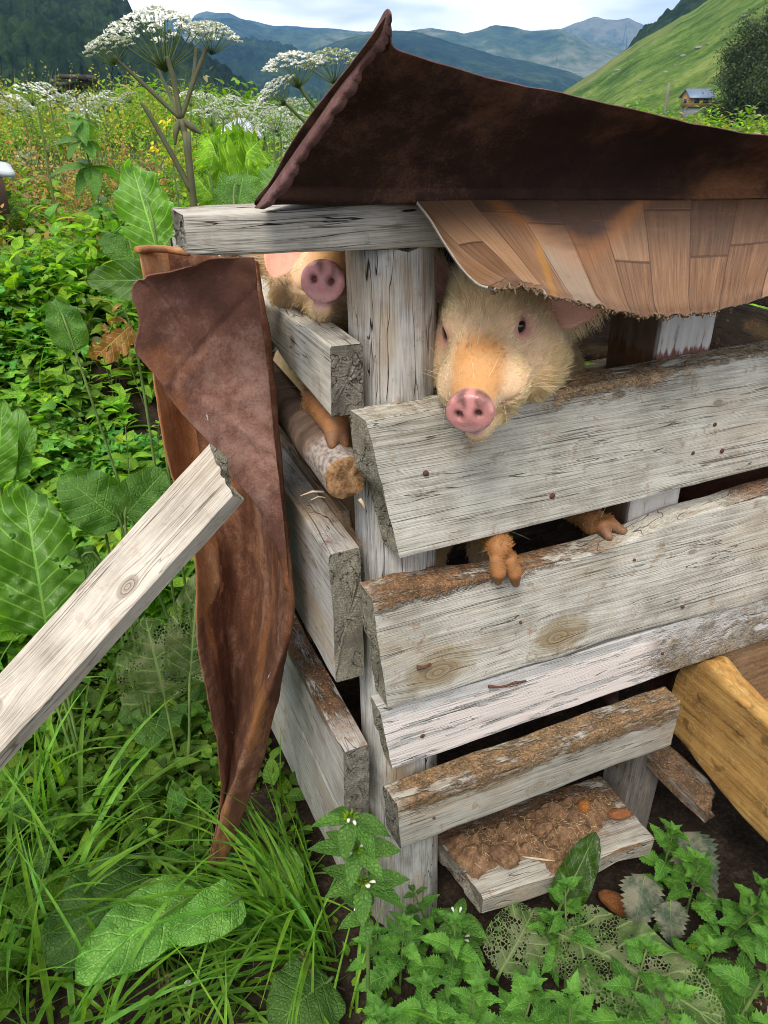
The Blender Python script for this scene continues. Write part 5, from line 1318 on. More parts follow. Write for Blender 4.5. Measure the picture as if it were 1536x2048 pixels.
hill('wooded_ridge_mountain', [(560, 130), (640, 95), (700, 74), (788, 60), (840, 65), (908, 86), (996, 112), (1075, 127), (1142, 145), (1200, 172), (1300, 215)], 3000, 300, 1400, 80, 300, [m_blue1], dict(len=700, amp=70, jag=1.5), 22)
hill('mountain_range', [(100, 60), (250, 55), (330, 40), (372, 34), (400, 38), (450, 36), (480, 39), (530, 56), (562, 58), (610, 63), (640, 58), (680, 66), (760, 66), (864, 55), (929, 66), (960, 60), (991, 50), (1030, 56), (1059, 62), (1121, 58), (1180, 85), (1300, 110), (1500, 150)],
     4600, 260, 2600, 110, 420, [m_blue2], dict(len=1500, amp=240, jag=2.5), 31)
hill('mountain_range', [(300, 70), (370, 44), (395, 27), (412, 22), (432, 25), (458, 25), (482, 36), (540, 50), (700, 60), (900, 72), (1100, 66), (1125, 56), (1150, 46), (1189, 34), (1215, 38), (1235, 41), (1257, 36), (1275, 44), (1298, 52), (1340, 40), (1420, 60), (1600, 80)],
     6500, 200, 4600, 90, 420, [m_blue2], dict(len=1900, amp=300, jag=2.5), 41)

# small wooden house on the pasture
def surfpt(x, y, lo=60, hi=900):
    """where the line of sight through a measured point meets the pasture hill"""
    from mathutils.bvhtree import BVHTree
    me = Ph.data; bt = BVHTree.FromPolygons([v.co for v in me.vertices], [tuple(p.vertices) for p in me.polygons])
    for yy in range(int(y), int(y)-120, -3):
        h = bt.ray_cast(Vector(CP), Vector(ray(x, yy)).normalized())
        if h[0] is not None: return np.array(h[0])
    raise ValueError((x, y))
def boxm(lo, hi):
    x0, y0, z0 = lo; x1, y1, z1 = hi
    V = np.array([[x, y, z] for x in (x0, x1) for y in (y0, y1) for z in (z0, z1)], float)
    return V, [np.array([[0, 1, 3, 2], [4, 6, 7, 5], [0, 4, 5, 1], [2, 3, 7, 6], [0, 2, 6, 4], [1, 5, 7, 3]])]
hp_ = surfpt(1389, 226); hD = float(np.hypot(*(hp_-CP)[:2])); sc_ = hD/1550
Rh = np.array([Rt[0], Rt[1], 0]); Fh = np.array([Fw[0], Fw[1], 0]); Fh /= np.linalg.norm(Fh)
def rotz(V, a): c, s_ = math.cos(a), math.sin(a); V = V.copy(); x, y = V[:, 0].copy(), V[:, 1].copy(); V[:, 0] = x*c-y*s_; V[:, 1] = x*s_+y*c; return V
s = NT('house_timber'); x, y, z = s.xyz(s.coord('Object')); pl = s.m_('FRACT', s.m_('MULTIPLY', z, 3)); m_ht = s.bsdf(s.mix(s.step(pl, .1, .25), (.22, .11, .035), (.42, .24, .095)), .8)
s = NT('house_roof_metal'); m_hr = s.bsdf((.13, .18, .26), .55, None, .5, .3)
s = NT('house_glass'); m_hg = s.bsdf((.03, .035, .045), .15, None, .5)
s = NT('concrete'); m_cc = s.bsdf((.16, .17, .17), .9)
house = empty('house', hp_); tag(house, 'small yellow wooden house with a blue grey metal roof standing on the green slope', 'house')
w, d, hgt = 42*sc_, 24*sc_, 15*sc_; ang = -HEAD+RAD(14)
def hpart(name, V, F, m, parent=house, sm=False):
    o = mesh_np(name, rotz(V, ang)+0, F, [m], parent, smooth=sm); o.matrix_parent_inverse = Matrix.Identity(4); return o
V, F = boxm((-w/2, -d/2, 1.2), (w/2, d/2, 1.2+hgt)); 
gv = np.array([[-w/2, -d/2, 1.2+hgt], [-w/2, d/2, 1.2+hgt], [-w/2, 0, 1.2+hgt*1.62], [w/2, -d/2, 1.2+hgt], [w/2, d/2, 1.2+hgt], [w/2, 0, 1.2+hgt*1.62]])
V, F = merge([(V, F), (gv, [np.array([[0, 2, 1], [3, 4, 5]])])]); hpart('walls', V, F, m_ht)
rv = []
for sgn in (-1, 1):
    a = np.array([[-w/2-.4, sgn*(d/2+.6), 1.2+hgt-.35], [w/2+.4, sgn*(d/2+.6), 1.2+hgt-.35], [w/2+.4, 0, 1.2+hgt*1.62+.12], [-w/2-.4, 0, 1.2+hgt*1.62+.12]])
    rv.append((np.concatenate([a, a+[0, 0, .15]]), [np.array([[0, 1, 2, 3], [4, 7, 6, 5], [0, 4, 5, 1], [1, 5, 6, 2], [2, 6, 7, 3], [3, 7, 4, 0]])]))
V, F = merge(rv); hpart('roof', V, F, m_hr)
V, F = boxm((-w/2+.3, -d/2+.3, -2.5), (w/2-.3, d/2-.3, 1.2)); hpart('foundation', V, F, m_cc)
for wx in (-.18, .22):
    V, F = boxm((wx*w-.55, -d/2-.05, 1.2+hgt*.35), (wx*w+.55, -d/2+.05, 1.2+hgt*.75)); o_ = hpart('window', V, F, m_hg)
V, F = boxm((-w/2-.05, -.5, 1.2+hgt*.35), (-w/2+.05, .5, 1.2+hgt*.75)); hpart('window', V, F, m_hg)

# birch-like trees and poles to the right
m_trk = greenmat('bark_grey', [(.3, (.06, .05, .04)), (.5, (.18, .165, .14)), (.7, (.32, .3, .27))], 2, .02)
def leafmat(name, cols, tr=.35, rough=.5, scale=6, vein=False, bumpd=.001, spec=.35):
    s = NT(name); a = s.attr('Col'); n = s.noise(s.coord('Object'), scale, 4, .6)
    col = s.mix(s.step(n, .3, .7), cols[0], cols[1]); col = s.mix(1.0, col, a, 'MULTIPLY')
    f = s.noise(s.coord('Object'), scale*14, 3, .6)
    nm = s.bump(s.m_('ADD', n, f), .5, bumpd)
    tc = s.mix(1.0, col, (1.3, 1.5, .45), 'MULTIPLY')
    return s.bsdf(col, rough, nm, spec, trans=(tr, tc))
m_tree = leafmat('tree_foliage', [(.030, .050, .014), (.075, .10, .030)], .25, .6, .6, bumpd=.01)
def tree(name, base, H, W, label, seed, nleaf=26000, leaf=.28, group=None, droop=0.0):
    r = np.random.default_rng(seed); root = empty(name, base); tag(root, label, 'tree', group)
    parts = [tube('t', [(0, 0, -.5), (.1, 0, H*.3), (-.1, .1, H*.6), (.05, 0, H*.93)], [H*.022, H*.018, H*.010, H*.003], n=9, nl=20, ret=True, noise=.1, seed=seed)]
    cl = []
    for i in range(34):
        z0 = H*r.uniform(.22, .85); a = r.uniform(0, 6.28); L_ = W*.5*(1-.55*(z0/H))*r.uniform(.6, 1.05)
        e = np.array([math.cos(a)*L_, math.sin(a)*L_, z0+L_*r.uniform(.3, .9)]); e[2] = min(e[2], H*.97)
        parts.append(tube('b', [(0, 0, z0), e*[.5, .5, 1]-[0, 0, (e[2]-z0)*.45], e], [H*.006, H*.004, H*.0012], n=5, nl=6, ret=True))
        for t in (.45, .7, .9, 1.05): cl.append((np.array([0, 0, z0])*(1-t)+e*t, W*.085*r.uniform(.5, 1.3)))
    V, F = merge(parts); o = mesh_np('trunk', V, F, [m_trk], root); o.matrix_parent_inverse = Matrix.Identity(4)
    ci = r.integers(0, len(cl), nleaf); c = np.array([cl[i][0] for i in ci]); rd = np.array([cl[i][1] for i in ci])
    P = c+r.normal(0, .95, (nleaf, 3))*rd[:, None]*[1, 1, .9]; P[:, 2] -= droop*np.abs(r.normal(0, 1, nleaf))*rd
    sh_ = np.array([r.uniform(.55, 1.35) for _ in cl])[ci]
    A = r.normal(0, 1, (nleaf, 3)); A /= np.linalg.norm(A, axis=1)[:, None]; B = np.cross(A, r.normal(0, 1, (nleaf, 3))); B /= np.linalg.norm(B, axis=1)[:, None]
    s_ = leaf*r.uniform(.5, 1.2, nleaf)[:, None]
    V = np.stack([P-A*s_, P+B*s_*.5, P+A*s_, P-B*s_*.5], 1).reshape(-1, 3); F = [np.arange(4*nleaf).reshape(-1, 4)]
    cc = np.repeat((sh_*r.uniform(.7, 1.3, nleaf))[:, None]*[1, 1, 1], 4, 0)
    o = mesh_np('crown', V, F, [m_tree], root, attr={'Col': cc}); o.matrix_parent_inverse = Matrix.Identity(4)
    return root
def surf_at(x, D):
    """point on the pasture at that image column and distance"""
    for y in np.linspace(60, 329, 270):
        p = surfpt(x, y)
        if np.hypot(*(p-CP)[:2]) < D: return p
    return p
tp_ = surfpt(1500, 285); tD = float(np.hypot(*(tp_-CP)[:2]))
tree('tree', tp_, 195/1550*tD, 150/1550*tD, 'tall loose leafy tree beside the utility pole on the slope', 5, 46000, .0014*tD, droop=.8)
tq = surfpt(1600, 300); tree('tree', tq, 230/1550*tD, 180/1550*tD, 'dark leafy tree cut by the frame edge beyond the utility pole', 8, 34000, .0014*tD, droop=.8)
tq = surfpt(1440, 300); tree('tree', tq, 66/1550*tD, 80/1550*tD, 'low bushy tree below the small wooden house', 9, 16000, .0012*tD)
s = NT('pole_wood'); m_pw = s.bsdf((.20, .17, .14), .9)
s = NT('wire'); m_wr = s.bsdf((.30, .30, .30), .6)
s = NT('insulator'); m_ins = s.bsdf((.45, .16, .10), .5)
def pole(px, ybase, ytop, lab, arms=True):
    b = surfpt(px, ybase); D = float(np.hypot(*(b-CP)[:2])); t = atD(px, ytop, D); k = D/1550
    root = empty('utility_pole', b); tag(root, lab, 'utility pole')
    V, F = tube('p', [(0, 0, -.5), (0, 0, t[2]-b[2])], [2.6*k, 2.0*k], n=8, nl=4, ret=True); o = mesh_np('post', V, F, [m_pw], root); o.matrix_parent_inverse = Matrix.Identity(4)
    if arms:
        for q in (6, 14):
            z = t[2]-b[2]-q*k; V, F = tube('a', [-Rh*7*k+[0, 0, z], Rh*7*k+[0, 0, z]], [.9*k], n=6, ret=True); o = mesh_np('crossarm', V, F, [m_pw], root); o.matrix_parent_inverse = Matrix.Identity(4)
        V, F = tube('a', [Rh*2*k+[0, 0, t[2]-b[2]-46*k], Rh*7*k+[0, 0, t[2]-b[2]-48*k]], [3*k], n=8, ret=True); o = mesh_np('lamp', V, F, [m_ins], root); o.matrix_parent_inverse = Matrix.Identity(4)
    return b, t, k
b_, t_, k_ = pole(1452, 262, 143, 'grey utility pole with crossarms and a small reddish lamp before the tree')
pole(1327, 240, 165, 'plain brown pole on the slope to the side of the wooden house', False)
for dy in (2, 9, 22, 34):
    e = t_+Rh*30-Fh*18+np.array([0, 0, .8]); a = t_+[0, 0, -dy*k_]; e = e+[0, 0, -dy*k_*1.1]; m = (a+e)/2-[0, 0, .9]
    V, F = tube('w', [a, m, e], [.35*k_], n=5, nl=12, ret=True); o = mesh_np('overhead_wire', V, F, [m_wr]); tag(o, 'thin grey wire running off from the utility pole above the tree', 'wire', 'overhead wires from the utility pole')
# boulders on the pasture
m_rock = greenmat('rock_grey', [(.3, (.10, .10, .09)), (.5, (.24, .235, .21)), (.7, (.42, .41, .38))], 1.2, .3)
r_ = np.random.default_rng(21)
for i, (px, py, R) in enumerate([(1400, 96, 5), (1366, 112, 4), (1236, 141, 4), (1331, 145, 3.5), (1490, 33, 5), (1416, 88, 3), (1300, 180, 2.5), (1225, 150, 2.5), (1180, 165, 2), (1470, 52, 3), (1350, 130, 2.5), (1280, 162, 2.2), (1520, 75, 3), (1440, 70, 2)]):
    p = surfpt(px, py); D = float(np.hypot(*(p-CP)[:2])); k = D/1550
    lump('boulder', p, R*k*.9, [m_rock], 60+i, 'grey boulder lying on the green pasture slope', 'boulder', (1.5, 1, .7), r_.uniform(0, 3), .35)['group'] = 'boulders scattered on the pasture'

# air
s = NT('haze'); v = s.n('ShaderNodeVolumePrincipled'); v.inputs['Color'].default_value = (.16, .44, 1.0, 1); v.inputs['Density'].default_value = .000085; v.inputs['Anisotropy'].default_value = 0.1
s.t.links.new(v.outputs[0], s.out.inputs[1])
V, F = boxm((-7600, -7600, -460), (7600, 7600, 1100)); hz_ = mesh_np('haze', V, F, [s.m], smooth=False); tag(hz_, kind='stuff')
# ================================================================= plants
def rots(az, el, roll):
    """orientation matrices: local y points along (az, el), roll about it; arrays -> (n,3,3) columns x,y,z"""
    ca, sa, ce, se = np.cos(az), np.sin(az), np.cos(el), np.sin(el)
    y = np.stack([ca*ce, sa*ce, se], -1); x = np.stack([sa, -ca, 0*ca], -1); z = np.cross(x, y)
    c, s_ = np.cos(roll)[:, None], np.sin(roll)[:, None]
    x2 = x*c+z*s_; z2 = -x*s_+z*c
    return np.stack([x2, y, z2], -1)
def place(T, P, R, S):
    """copies of a template (V, F, UV) -> V, F, UV"""
    V, F, UV = T; n = len(P); m = len(V); S = np.asarray(S, float)
    S = S[:, None] if S.ndim == 1 else S
    W = np.einsum('nij,nmj->nmi', R, V[None]*S[:, None, :])+P[:, None]
    off = (np.arange(n)*m)
    Fs = [(f[None]+off[:, None, None]).reshape(-1, f.shape[1]) for f in F]
    return W.reshape(-1, 3), Fs, np.tile(UV, (n, 1)), m
def leaf_t(W=.4, nu=7, nv=5, kind='ovate', fold=.25, droop=.35, wave=0.0, serr=0.0, ns=9, seed=0, blister=0.0):
    """unit-length leaf along +y"""
    v = np.linspace(0, 1, nu); u = np.linspace(-1, 1, nv)
    prof = {'ovate': np.interp(v, [0, .06, .2, .38, .6, .8, .93, 1], [.02, .45, .9, 1, .80, .45, .18, .0]),
            'nettle': np.interp(v, [0, .05, .16, .3, .5, .7, .87, 1], [.05, .62, .98, 1, .80, .50, .22, .0]),
            'lance': np.interp(v, [0, .2, .45, .7, 1], [.12, .75, 1, .7, 0]),
            'dock': np.interp(v, [0, .05, .15, .4, .65, .85, .96, 1], [.25, .75, .95, 1, .88, .6, .3, .0]),
            'blade': np.interp(v, [0, .1, .6, 1], [.6, 1, .8, 0]),
            'clover': np.interp(v, [0, .3, .6, .85, 1], [.05, .6, 1, .95, .6])}[kind]
    r = np.random.default_rng(seed)
    V = np.zeros((nu, nv, 3)); UV = np.zeros((nu, nv, 2))
    for i in range(nu):
        w = W*prof[i]
        if serr: w *= 1+serr*((v[i]*ns) % 1-.5)*(prof[i] > .05)
        for j in range(nv):
            x = u[j]*w; z = abs(u[j])*w*fold-droop*v[i]**2+wave*math.sin(v[i]*17+u[j]*2+seed)*abs(u[j])**2*W
            V[i, j] = (x, v[i]-(serr*.25/ns*abs(u[j]) if serr else 0), z); UV[i, j] = ((u[j]+1)/2, v[i])
    if blister: V[..., 2] += blister*vnoise(np.stack([V[..., 0].ravel()*16, V[..., 1].ravel()*16], 1), seed).reshape(nu, nv)*np.clip(np.abs(u)[None]*3, 0, 1)
    return V.reshape(-1, 3), [gridfaces(nu, nv)[:, ::-1]], UV.reshape(-1, 2)
def plantmat(name, c0, c1, tr=.35, veins=8, vs=.5, rough=.58, spec=.22, lace=0.0, holes=0.0, dust=0.0, crink=0.0):
    s = NT(name); a = s.attr('Col'); u, v, _ = s.xyz(s.coord('UV')); au = s.m_('ABSOLUTE', s.m_('SUBTRACT', s.m_('MULTIPLY', u, 2), 1))
    o = s.coord('Object'); n = s.noise(o, 22, 4, .6); f = s.noise(o, 180, 3, .65)
    t = s.m_('FRACT', s.m_('MULTIPLY', s.m_('SUBTRACT', v, s.m_('MULTIPLY', au, .22)), veins))
    vein = s.m_('MAXIMUM', s.step(s.m_('ABSOLUTE', s.m_('SUBTRACT', t, .5)), .40, .49), s.step(au, .05, .015))
    col = s.mix(s.step(n, .3, .7), c0, c1)
    col = s.mix(s.m_('MULTIPLY', vein, vs), col, tuple(min(1, c*2.0+.03) for c in c1))
    col = s.mix(s.m_('MULTIPLY', s.step(f, .62, .72), .25), col, (.20, .17, .06))
    if dust: col = s.mix(s.m_('MULTIPLY', s.step(s.m_('ADD', n, s.m_('MULTIPLY', f, .2)), .5, .75), dust), col, (.25, .22, .16))
    col = s.mix(1.0, col, a, 'MULTIPLY')
    cells = s.voro(o, 170 if not crink else 175, 'DISTANCE_TO_EDGE')
    if crink: col = s.mix(s.m_('MULTIPLY', s.step(cells, .16, .02), crink), col, tuple(c*.45 for c in c0))
    h = s.m_('ADD', s.m_('ADD', s.m_('MULTIPLY', vein, -.8), s.m_('MULTIPLY', s.step(cells, 0, .25), .5)), s.m_('MULTIPLY', n, .8))
    tc = s.mix(1.0, col, (1.5, 1.7, .5), 'MULTIPLY')
    m = s.bsdf(col, rough, s.bump(h, .55 if not crink else .9, 0.0014 if not crink else .0026), spec, trans=(tr, tc))
    if lace or holes:
        src = s.out.inputs[0].links[0].from_socket
        if lace:
            ce = s.voro(o, lace, 'DISTANCE_TO_EDGE'); big = s.noise(o, 30, 3, .6)
            k = s.m_('MULTIPLY', s.m_('MULTIPLY', s.step(s.m_('ADD', ce, s.m_('MULTIPLY', s.m_('SUBTRACT', big, .5), .35)), .13, .16), s.step(au, .07, .12)), s.step(big, .44, .50))
        else:
            hn = s.noise(o, 75, 3, .6); k = s.m_('MULTIPLY', s.step(hn, .70-holes*.1, .71-holes*.1), s.step(au, .04, .08))
        tp = s.n('ShaderNodeBsdfTransparent'); mx = s.n('ShaderNodeMixShader'); s.set(mx.inputs[0], k)
        s.t.links.new(src, mx.inputs[1]); s.t.links.new(tp.outputs[0], mx.inputs[2]); s.t.links.new(mx.outputs[0], s.out.inputs[0])
    return s.m
G_MID = plantmat('weed_leaf', (.070, .155, .018), (.17, .31, .032), .42)
G_BRT = plantmat('bright_leaf', (.11, .23, .018), (.25, .43, .032), .45)
G_NET = plantmat('nettle_leaf', (.045, .135, .020), (.125, .29, .040), .32, 9, .4, .5)
G_DRK = plantmat('dark_leaf', (.018, .05, .016), (.045, .10, .03), .25)
G_DOCK = plantmat('dock_leaf', (.075, .17, .02), (.13, .27, .035), .42, 9, .55, .38, .5, holes=.12)
G_BURD = plantmat('crinkled_leaf', (.075, .19, .028), (.15, .31, .055), .35, 7, .4, .5, .3, crink=.28)
G_LACE = plantmat('eaten_leaf', (.07, .12, .035), (.14, .20, .06), .3, 7, .5, .7, .2, lace=170, dust=.4)
G_DUST = plantmat('dusty_leaf', (.05, .075, .045), (.10, .13, .085), .2, 8, .3, .7, .15, dust=.8)
G_GRS = plantmat('grass_blade', (.085, .20, .020), (.20, .39, .045), .45, 1, .15, .4)
G_DRY = plantmat('dry_stem', (.22, .17, .06), (.36, .30, .12), .3)
G_STEM = plantmat('green_stem', (.08, .13, .035), (.15, .22, .06), .1)
s = NT('brown_stalk'); n = s.noise(s.coord('Object'), 30, 3); m_stalk = s.bsdf(s.mix(n, (.05, .05, .028), (.13, .13, .06)), .6)
s = NT('white_floret'); a_ = s.attr('Col'); m_flor = s.bsdf(a_, .7, None, .2, trans=(.25, (.7, .72, .6)))
s = NT('yellow_petal'); m_yel = s.bsdf((.80, .62, .02), .6, None, .3, trans=(.3, (.8, .7, .05)))
T_OV = leaf_t(.30, 6, 5, 'ovate', .25, .25); T_LN = leaf_t(.20, 6, 3, 'lance', .3, .35); T_NT = leaf_t(.34, 19, 5, 'nettle', .22, .38, serr=.34, ns=9)
T_SM = leaf_t(.32, 5, 3, 'ovate', .3, .2); T_BL = leaf_t(.022, 9, 3, 'blade', .9, .0); T_DK = leaf_t(.22, 14, 7, 'dock', .22, .3, wave=.25)
def bladeset(P, az, el, L, W, bend, r):
    """curved grass blades, each its own bend"""
    n = len(P); k = 9; t = np.linspace(0, 1, k)
    hx, hy = np.cos(az), np.sin(az)
    ang = el[:, None]-bend[:, None]*(t[None]**1.3)
    st = L[:, None]/(k-1); cx = np.cumsum(np.cos(ang)*st, 1)-np.cos(ang[:, :1])*st; cz = np.cumsum(np.sin(ang)*st, 1)-np.sin(ang[:, :1])*st
    side = r.normal(0, .12, n)[:, None]*cx**1.0*t[None]
    C_ = np.stack([P[:, 0:1]+hx[:, None]*cx-hy[:, None]*side, P[:, 1:2]+hy[:, None]*cx+hx[:, None]*side, P[:, 2:3]+cz], -1)
    w = W[:, None]*np.interp(t, [0, .12, .6, 1], [.6, 1, .75, .03])[None]; tw = r.normal(0, .5, n)[:, None]+t[None]*r.normal(0, .8, n)[:, None]
    sx = np.stack([-hy[:, None]*np.cos(tw), hx[:, None]*np.cos(tw), np.sin(tw)], -1)
    up = np.stack([-np.sin(ang)*hx[:, None], -np.sin(ang)*hy[:, None], np.cos(ang)], -1)*.25
    A = C_-sx*w[..., None]/2+up*w[..., None]; B = C_+sx*w[..., None]/2+up*w[..., None]
    V = np.stack([A, C_, B], 2).reshape(-1, 3); uv = np.tile(np.stack([np.tile([0, .5, 1], k), np.repeat(t, 3)], 1), (n, 1))
    f = gridfaces(k, 3); F = (f[None]+(np.arange(n)*k*3)[:, None, None]).reshape(-1, 4)
    return V, [F], uv, k*3
def rndcol(r, n, m, lo=.7, hi=1.3, warm=.12):
    b = r.uniform(lo, hi, n)[:, None]; w = r.normal(0, warm, n)[:, None]
    return np.repeat(np.clip(b*(1+np.concatenate([w, w*.2, -w], 1)), .05, 2.2), m, 0)
def stuffmesh(name, sets, kind='stuff', label=None, cat=None):
    Vs, Fs, UVs, Cs, MI, mats, k = [], [], [], [], [], [], 0
    for (V, F, UV, m), mat, col in sets:
        if mat not in mats: mats.append(mat)
        for f in F: Fs.append(f+k); MI.append(np.full(len(f), mats.index(mat)))
        Vs.append(V); UVs.append(UV); Cs.append(col); k += len(V)
    o = mesh_np(name, np.concatenate(Vs), Fs, mats, mi=np.concatenate(MI), uv=np.concatenate(UVs), attr={'Col': np.concatenate(Cs)})
    return tag(o, label, cat, kind=kind)
def inpen(P, m=.0):
    """inside the pen, the trough or the step"""
    return ((P[:, 0] > -.13-m) & (P[:, 0] < 1.24) & (P[:, 1] > -.12-m) & (P[:, 1] < 1.03+m)) | ((P[:, 0] > .47) & (P[:, 0] < 1.0) & (P[:, 1] > -.75) & (P[:, 1] < 0)) | ((P[:, 0] > .03) & (P[:, 0] < .50) & (P[:, 1] > -.26) & (P[:, 1] < 0))
def insheet(P): return (P[:, 0] > -.30) & (P[:, 0] < -.16) & (P[:, 1] > .12) & (P[:, 1] < .34)
def scatter_xy(r, n, x0, x1, y0, y1, dens=None):
    P = np.stack([r.uniform(x0, x1, n), r.uniform(y0, y1, n)], 1)
    if dens is not None: P = P[r.random(n) < dens(P)]
    P = P[~inpen(P)]; P = P[~insheet(P)]
    z = gh(P[:, 0], P[:, 1]); return np.concatenate([P, z[:, None]], 1)
def clump(P, sc, s_, lo=-.1, hi=.35): return np.clip((fbm(P[:, :2]*sc, s_, 3)-lo)/(hi-lo), 0, 1)
r = np.random.default_rng(101)
# ground cover of small leaves near the viewer
P = scatter_xy(r, 32000, -1.6, 1.3, -.75, 1.7, lambda p: (.35+.65*clump(p, 3.2, 5, -.3, .15))*np.where(p[:, 0] > -.05, .22, 1))
n = len(P); P[:, 2] += r.uniform(.0, .055, n)**1.0
g1 = place(T_SM, P, rots(r.uniform(0, 6.28, n), r.uniform(-.1, .9, n), r.normal(0, .5, n)), r.uniform(.008, .024, n))
P2 = scatter_xy(r, 26000, -1.8, .0, .1, 2.6, lambda p: clump(p, 2.2, 8, -.2, .2))
n2 = len(P2); P2[:, 2] += r.uniform(.0, .10, n2)
g2 = place(T_OV, P2, rots(r.uniform(0, 6.28, n2), r.uniform(-.3, .9, n2), r.normal(0, .5, n2)), .014+.055*r.random(n2)**2.2)
stuffmesh('ground_cover', [(g1, G_BRT, rndcol(r, n, g1[3], .25, 1.1)), (g2, G_MID, rndcol(r, n2, g2[3], .3, 1.25))], label='low ground cover of small green leaves on the dark soil')
# grass
def gset(r, n, box, L, W, el, bend, dens=None, az=None, mat=G_GRS, lo=.6, hi=1.3):
    P = scatter_xy(r, n, *box, dens); n = len(P); P[:, 2] -= .004
    a = r.uniform(0, 6.28, n) if az is None else r.normal(az[0], az[1], n)
    B = bladeset(P, a, r.uniform(*el, n), r.uniform(*L, n), r.uniform(*W, n), np.abs(r.normal(bend, bend*.5, n)), r)
    return (B, mat, rndcol(r, n, B[3], lo, hi))
sets = [gset(r, 2400, (-1.5, .1, -.6, .9), (.04, .12), (.0016, .004), (.7, 1.5), .7, lambda p: clump(p, 3, 15, -.2, .3)*.8),
        gset(r, 420, (-.98, -.50, -.15, .75), (.22, .46), (.005, .013), (.9, 1.5), 1.1, None),
        gset(r, 60, (-.47, -.14, -.30, .0), (.18, .36), (.005, .008), (.7, 1.5), 1.5, None),
        gset(r, 260, (-.45, -.15, -.02, .30), (.08, .24), (.003, .007), (.8, 1.5), .9, None),
        gset(r, 80, (-.23, -.14, -.06, .10), (.18, .42), (.006, .011), (.9, 1.55), 1.0, None, az=(2.9, .9)),
        gset(r, 30, (-.24, -.14, -.08, .08), (.30, .55), (.007, .012), (.5, 1.3), 1.3, None, az=(3.3, .35), hi=1.6),
        gset(r, 2600, (-2.6, 1.0, 1.1, 4.5), (.12, .45), (.003, .006), (.9, 1.5), .8, lambda p: clump(p, 1.6, 17, -.1, .3)),
        gset(r, 2200, (-4.5, 2.5, 3.5, 10), (.3, .75), (.003, .007), (1.1, 1.55), .5, lambda p: clump(p, .9, 19, -.2, .3), mat=G_DRY, hi=1.2),
        gset(r, 3500, (-7, 4, 4.0, 15), (.25, .7), (.004, .009), (1.0, 1.55), .6)]
stuffmesh('grass', sets, label='long green and straw coloured grass growing among the weeds')
# undergrowth on the bank: leafy stems
def weedfield(r, n, box, H, Ls, mat_cols, dens, tmpl, hk=1.0):
    P = scatter_xy(r, n, *box, dens); n = len(P); out = []
    hgt = (.35+.65*clump(P, 1.3, 33, -.3, .4))*H*r.uniform(.6, 1.2, n)
    pick = r.integers(0, len(tmpl), n)
    for i, (t, mat, lo, hi) in enumerate(tmpl):
        k = pick == i; Q = P[k]; h = hgt[k]; m = len(Q)
        if not m: continue
        nl = 9; az0 = r.uniform(0, 6.28, m); W = []; Rm_ = []; S_ = []
        lean = r.normal(0, .16, (m, 2))
        for j in range(nl):
            f = (j+1)/nl; p = Q.copy(); p[:, 2] += h*f*.98; p[:, :2] += lean*(h*f)[:, None]
            az = az0+j*2.4+r.normal(0, .3, m); s_ = r.uniform(*Ls, m)*(1.15-.55*f)*hk
            W.append(p); Rm_.append(rots(az, r.uniform(-.25, .75, m)+.25*f, r.normal(0, .3, m))); S_.append(s_)
        W, Rm_, S_ = np.concatenate(W), np.concatenate(Rm_), np.concatenate(S_)
        g = place(t, W, Rm_, S_); c = np.tile(r.uniform(lo, hi, m), nl)*r.uniform(.8, 1.2, len(W)); w = np.tile(r.normal(0, .16, m), nl)
        col = np.repeat(np.stack([c*(1+w), c, c*(1-w)], 1), g[3], 0); out.append((g, mat, col))
        # stems
        E = Q.copy(); st = bladeset(Q, np.arctan2(lean[:, 1], lean[:, 0]), np.full(m, 1.5)-np.hypot(lean[:, 0], lean[:, 1]), h, np.full(m, .0035)*hk, np.zeros(m)+.02, r)
        out.append((st, G_STEM, rndcol(r, m, st[3], .7, 1.2)))
    return out
dn = lambda sc, s_, lo=-.25, hi=.15: (lambda p: clump(p, sc, s_, lo, hi))
T_LOB = leaf_t(.42, 13, 7, 'ovate', .2, .3, wave=.3, serr=.9, ns=4)
sets = weedfield(r, 2600, (-1.75, -.15, .95, 2.5), .27, (.055, .125), None, dn(2.2, 50, -.45, -.05), [(T_NT, G_MID, .9, 1.6), (T_OV, G_BRT, .8, 1.4), (T_LN, G_BRT, .8, 1.4), (T_LOB, G_NET, 1.0, 1.8)])
sets += weedfield(r, 4200, (-2.8, 1.6, 1.9, 4.3), .38, (.06, .14), None, dn(1.6, 51), [(T_NT, G_MID, .8, 1.4), (T_OV, G_BRT, .8, 1.4), (T_LN, G_BRT, .7, 1.3), (T_LOB, G_MID, .7, 1.5), (T_LN, G_DRY, .5, .9)])
sets += weedfield(r, 3400, (-6, 3.2, 4.0, 12), .46, (.06, .13), None, dn(.9, 52), [(T_NT, G_MID, .7, 1.3), (T_OV, G_BRT, .7, 1.3), (T_LN, G_BRT, .7, 1.2), (T_LN, G_DRY, .6, 1.1), (T_LOB, G_MID, .8, 1.4)], 1.0)
sets += weedfield(r, 3200, (-16, 16, 10, 24), .62, (.14, .26), None, dn(.4, 53), [(T_OV, G_MID, .7, 1.2), (T_LN, G_BRT, .7, 1.2), (T_LN, G_DRY, .6, 1.1)], 1.0)
sets += weedfield(r, 1500, (1.35, 6.0, -1.0, 6), .36, (.06, .14), None, dn(1.4, 58), [(T_NT, G_MID, .8, 1.4), (T_OV, G_BRT, .8, 1.4), (T_LN, G_BRT, .7, 1.3)])
stuffmesh('undergrowth', sets, label='dense undergrowth of mixed green weeds covering the rising bank')
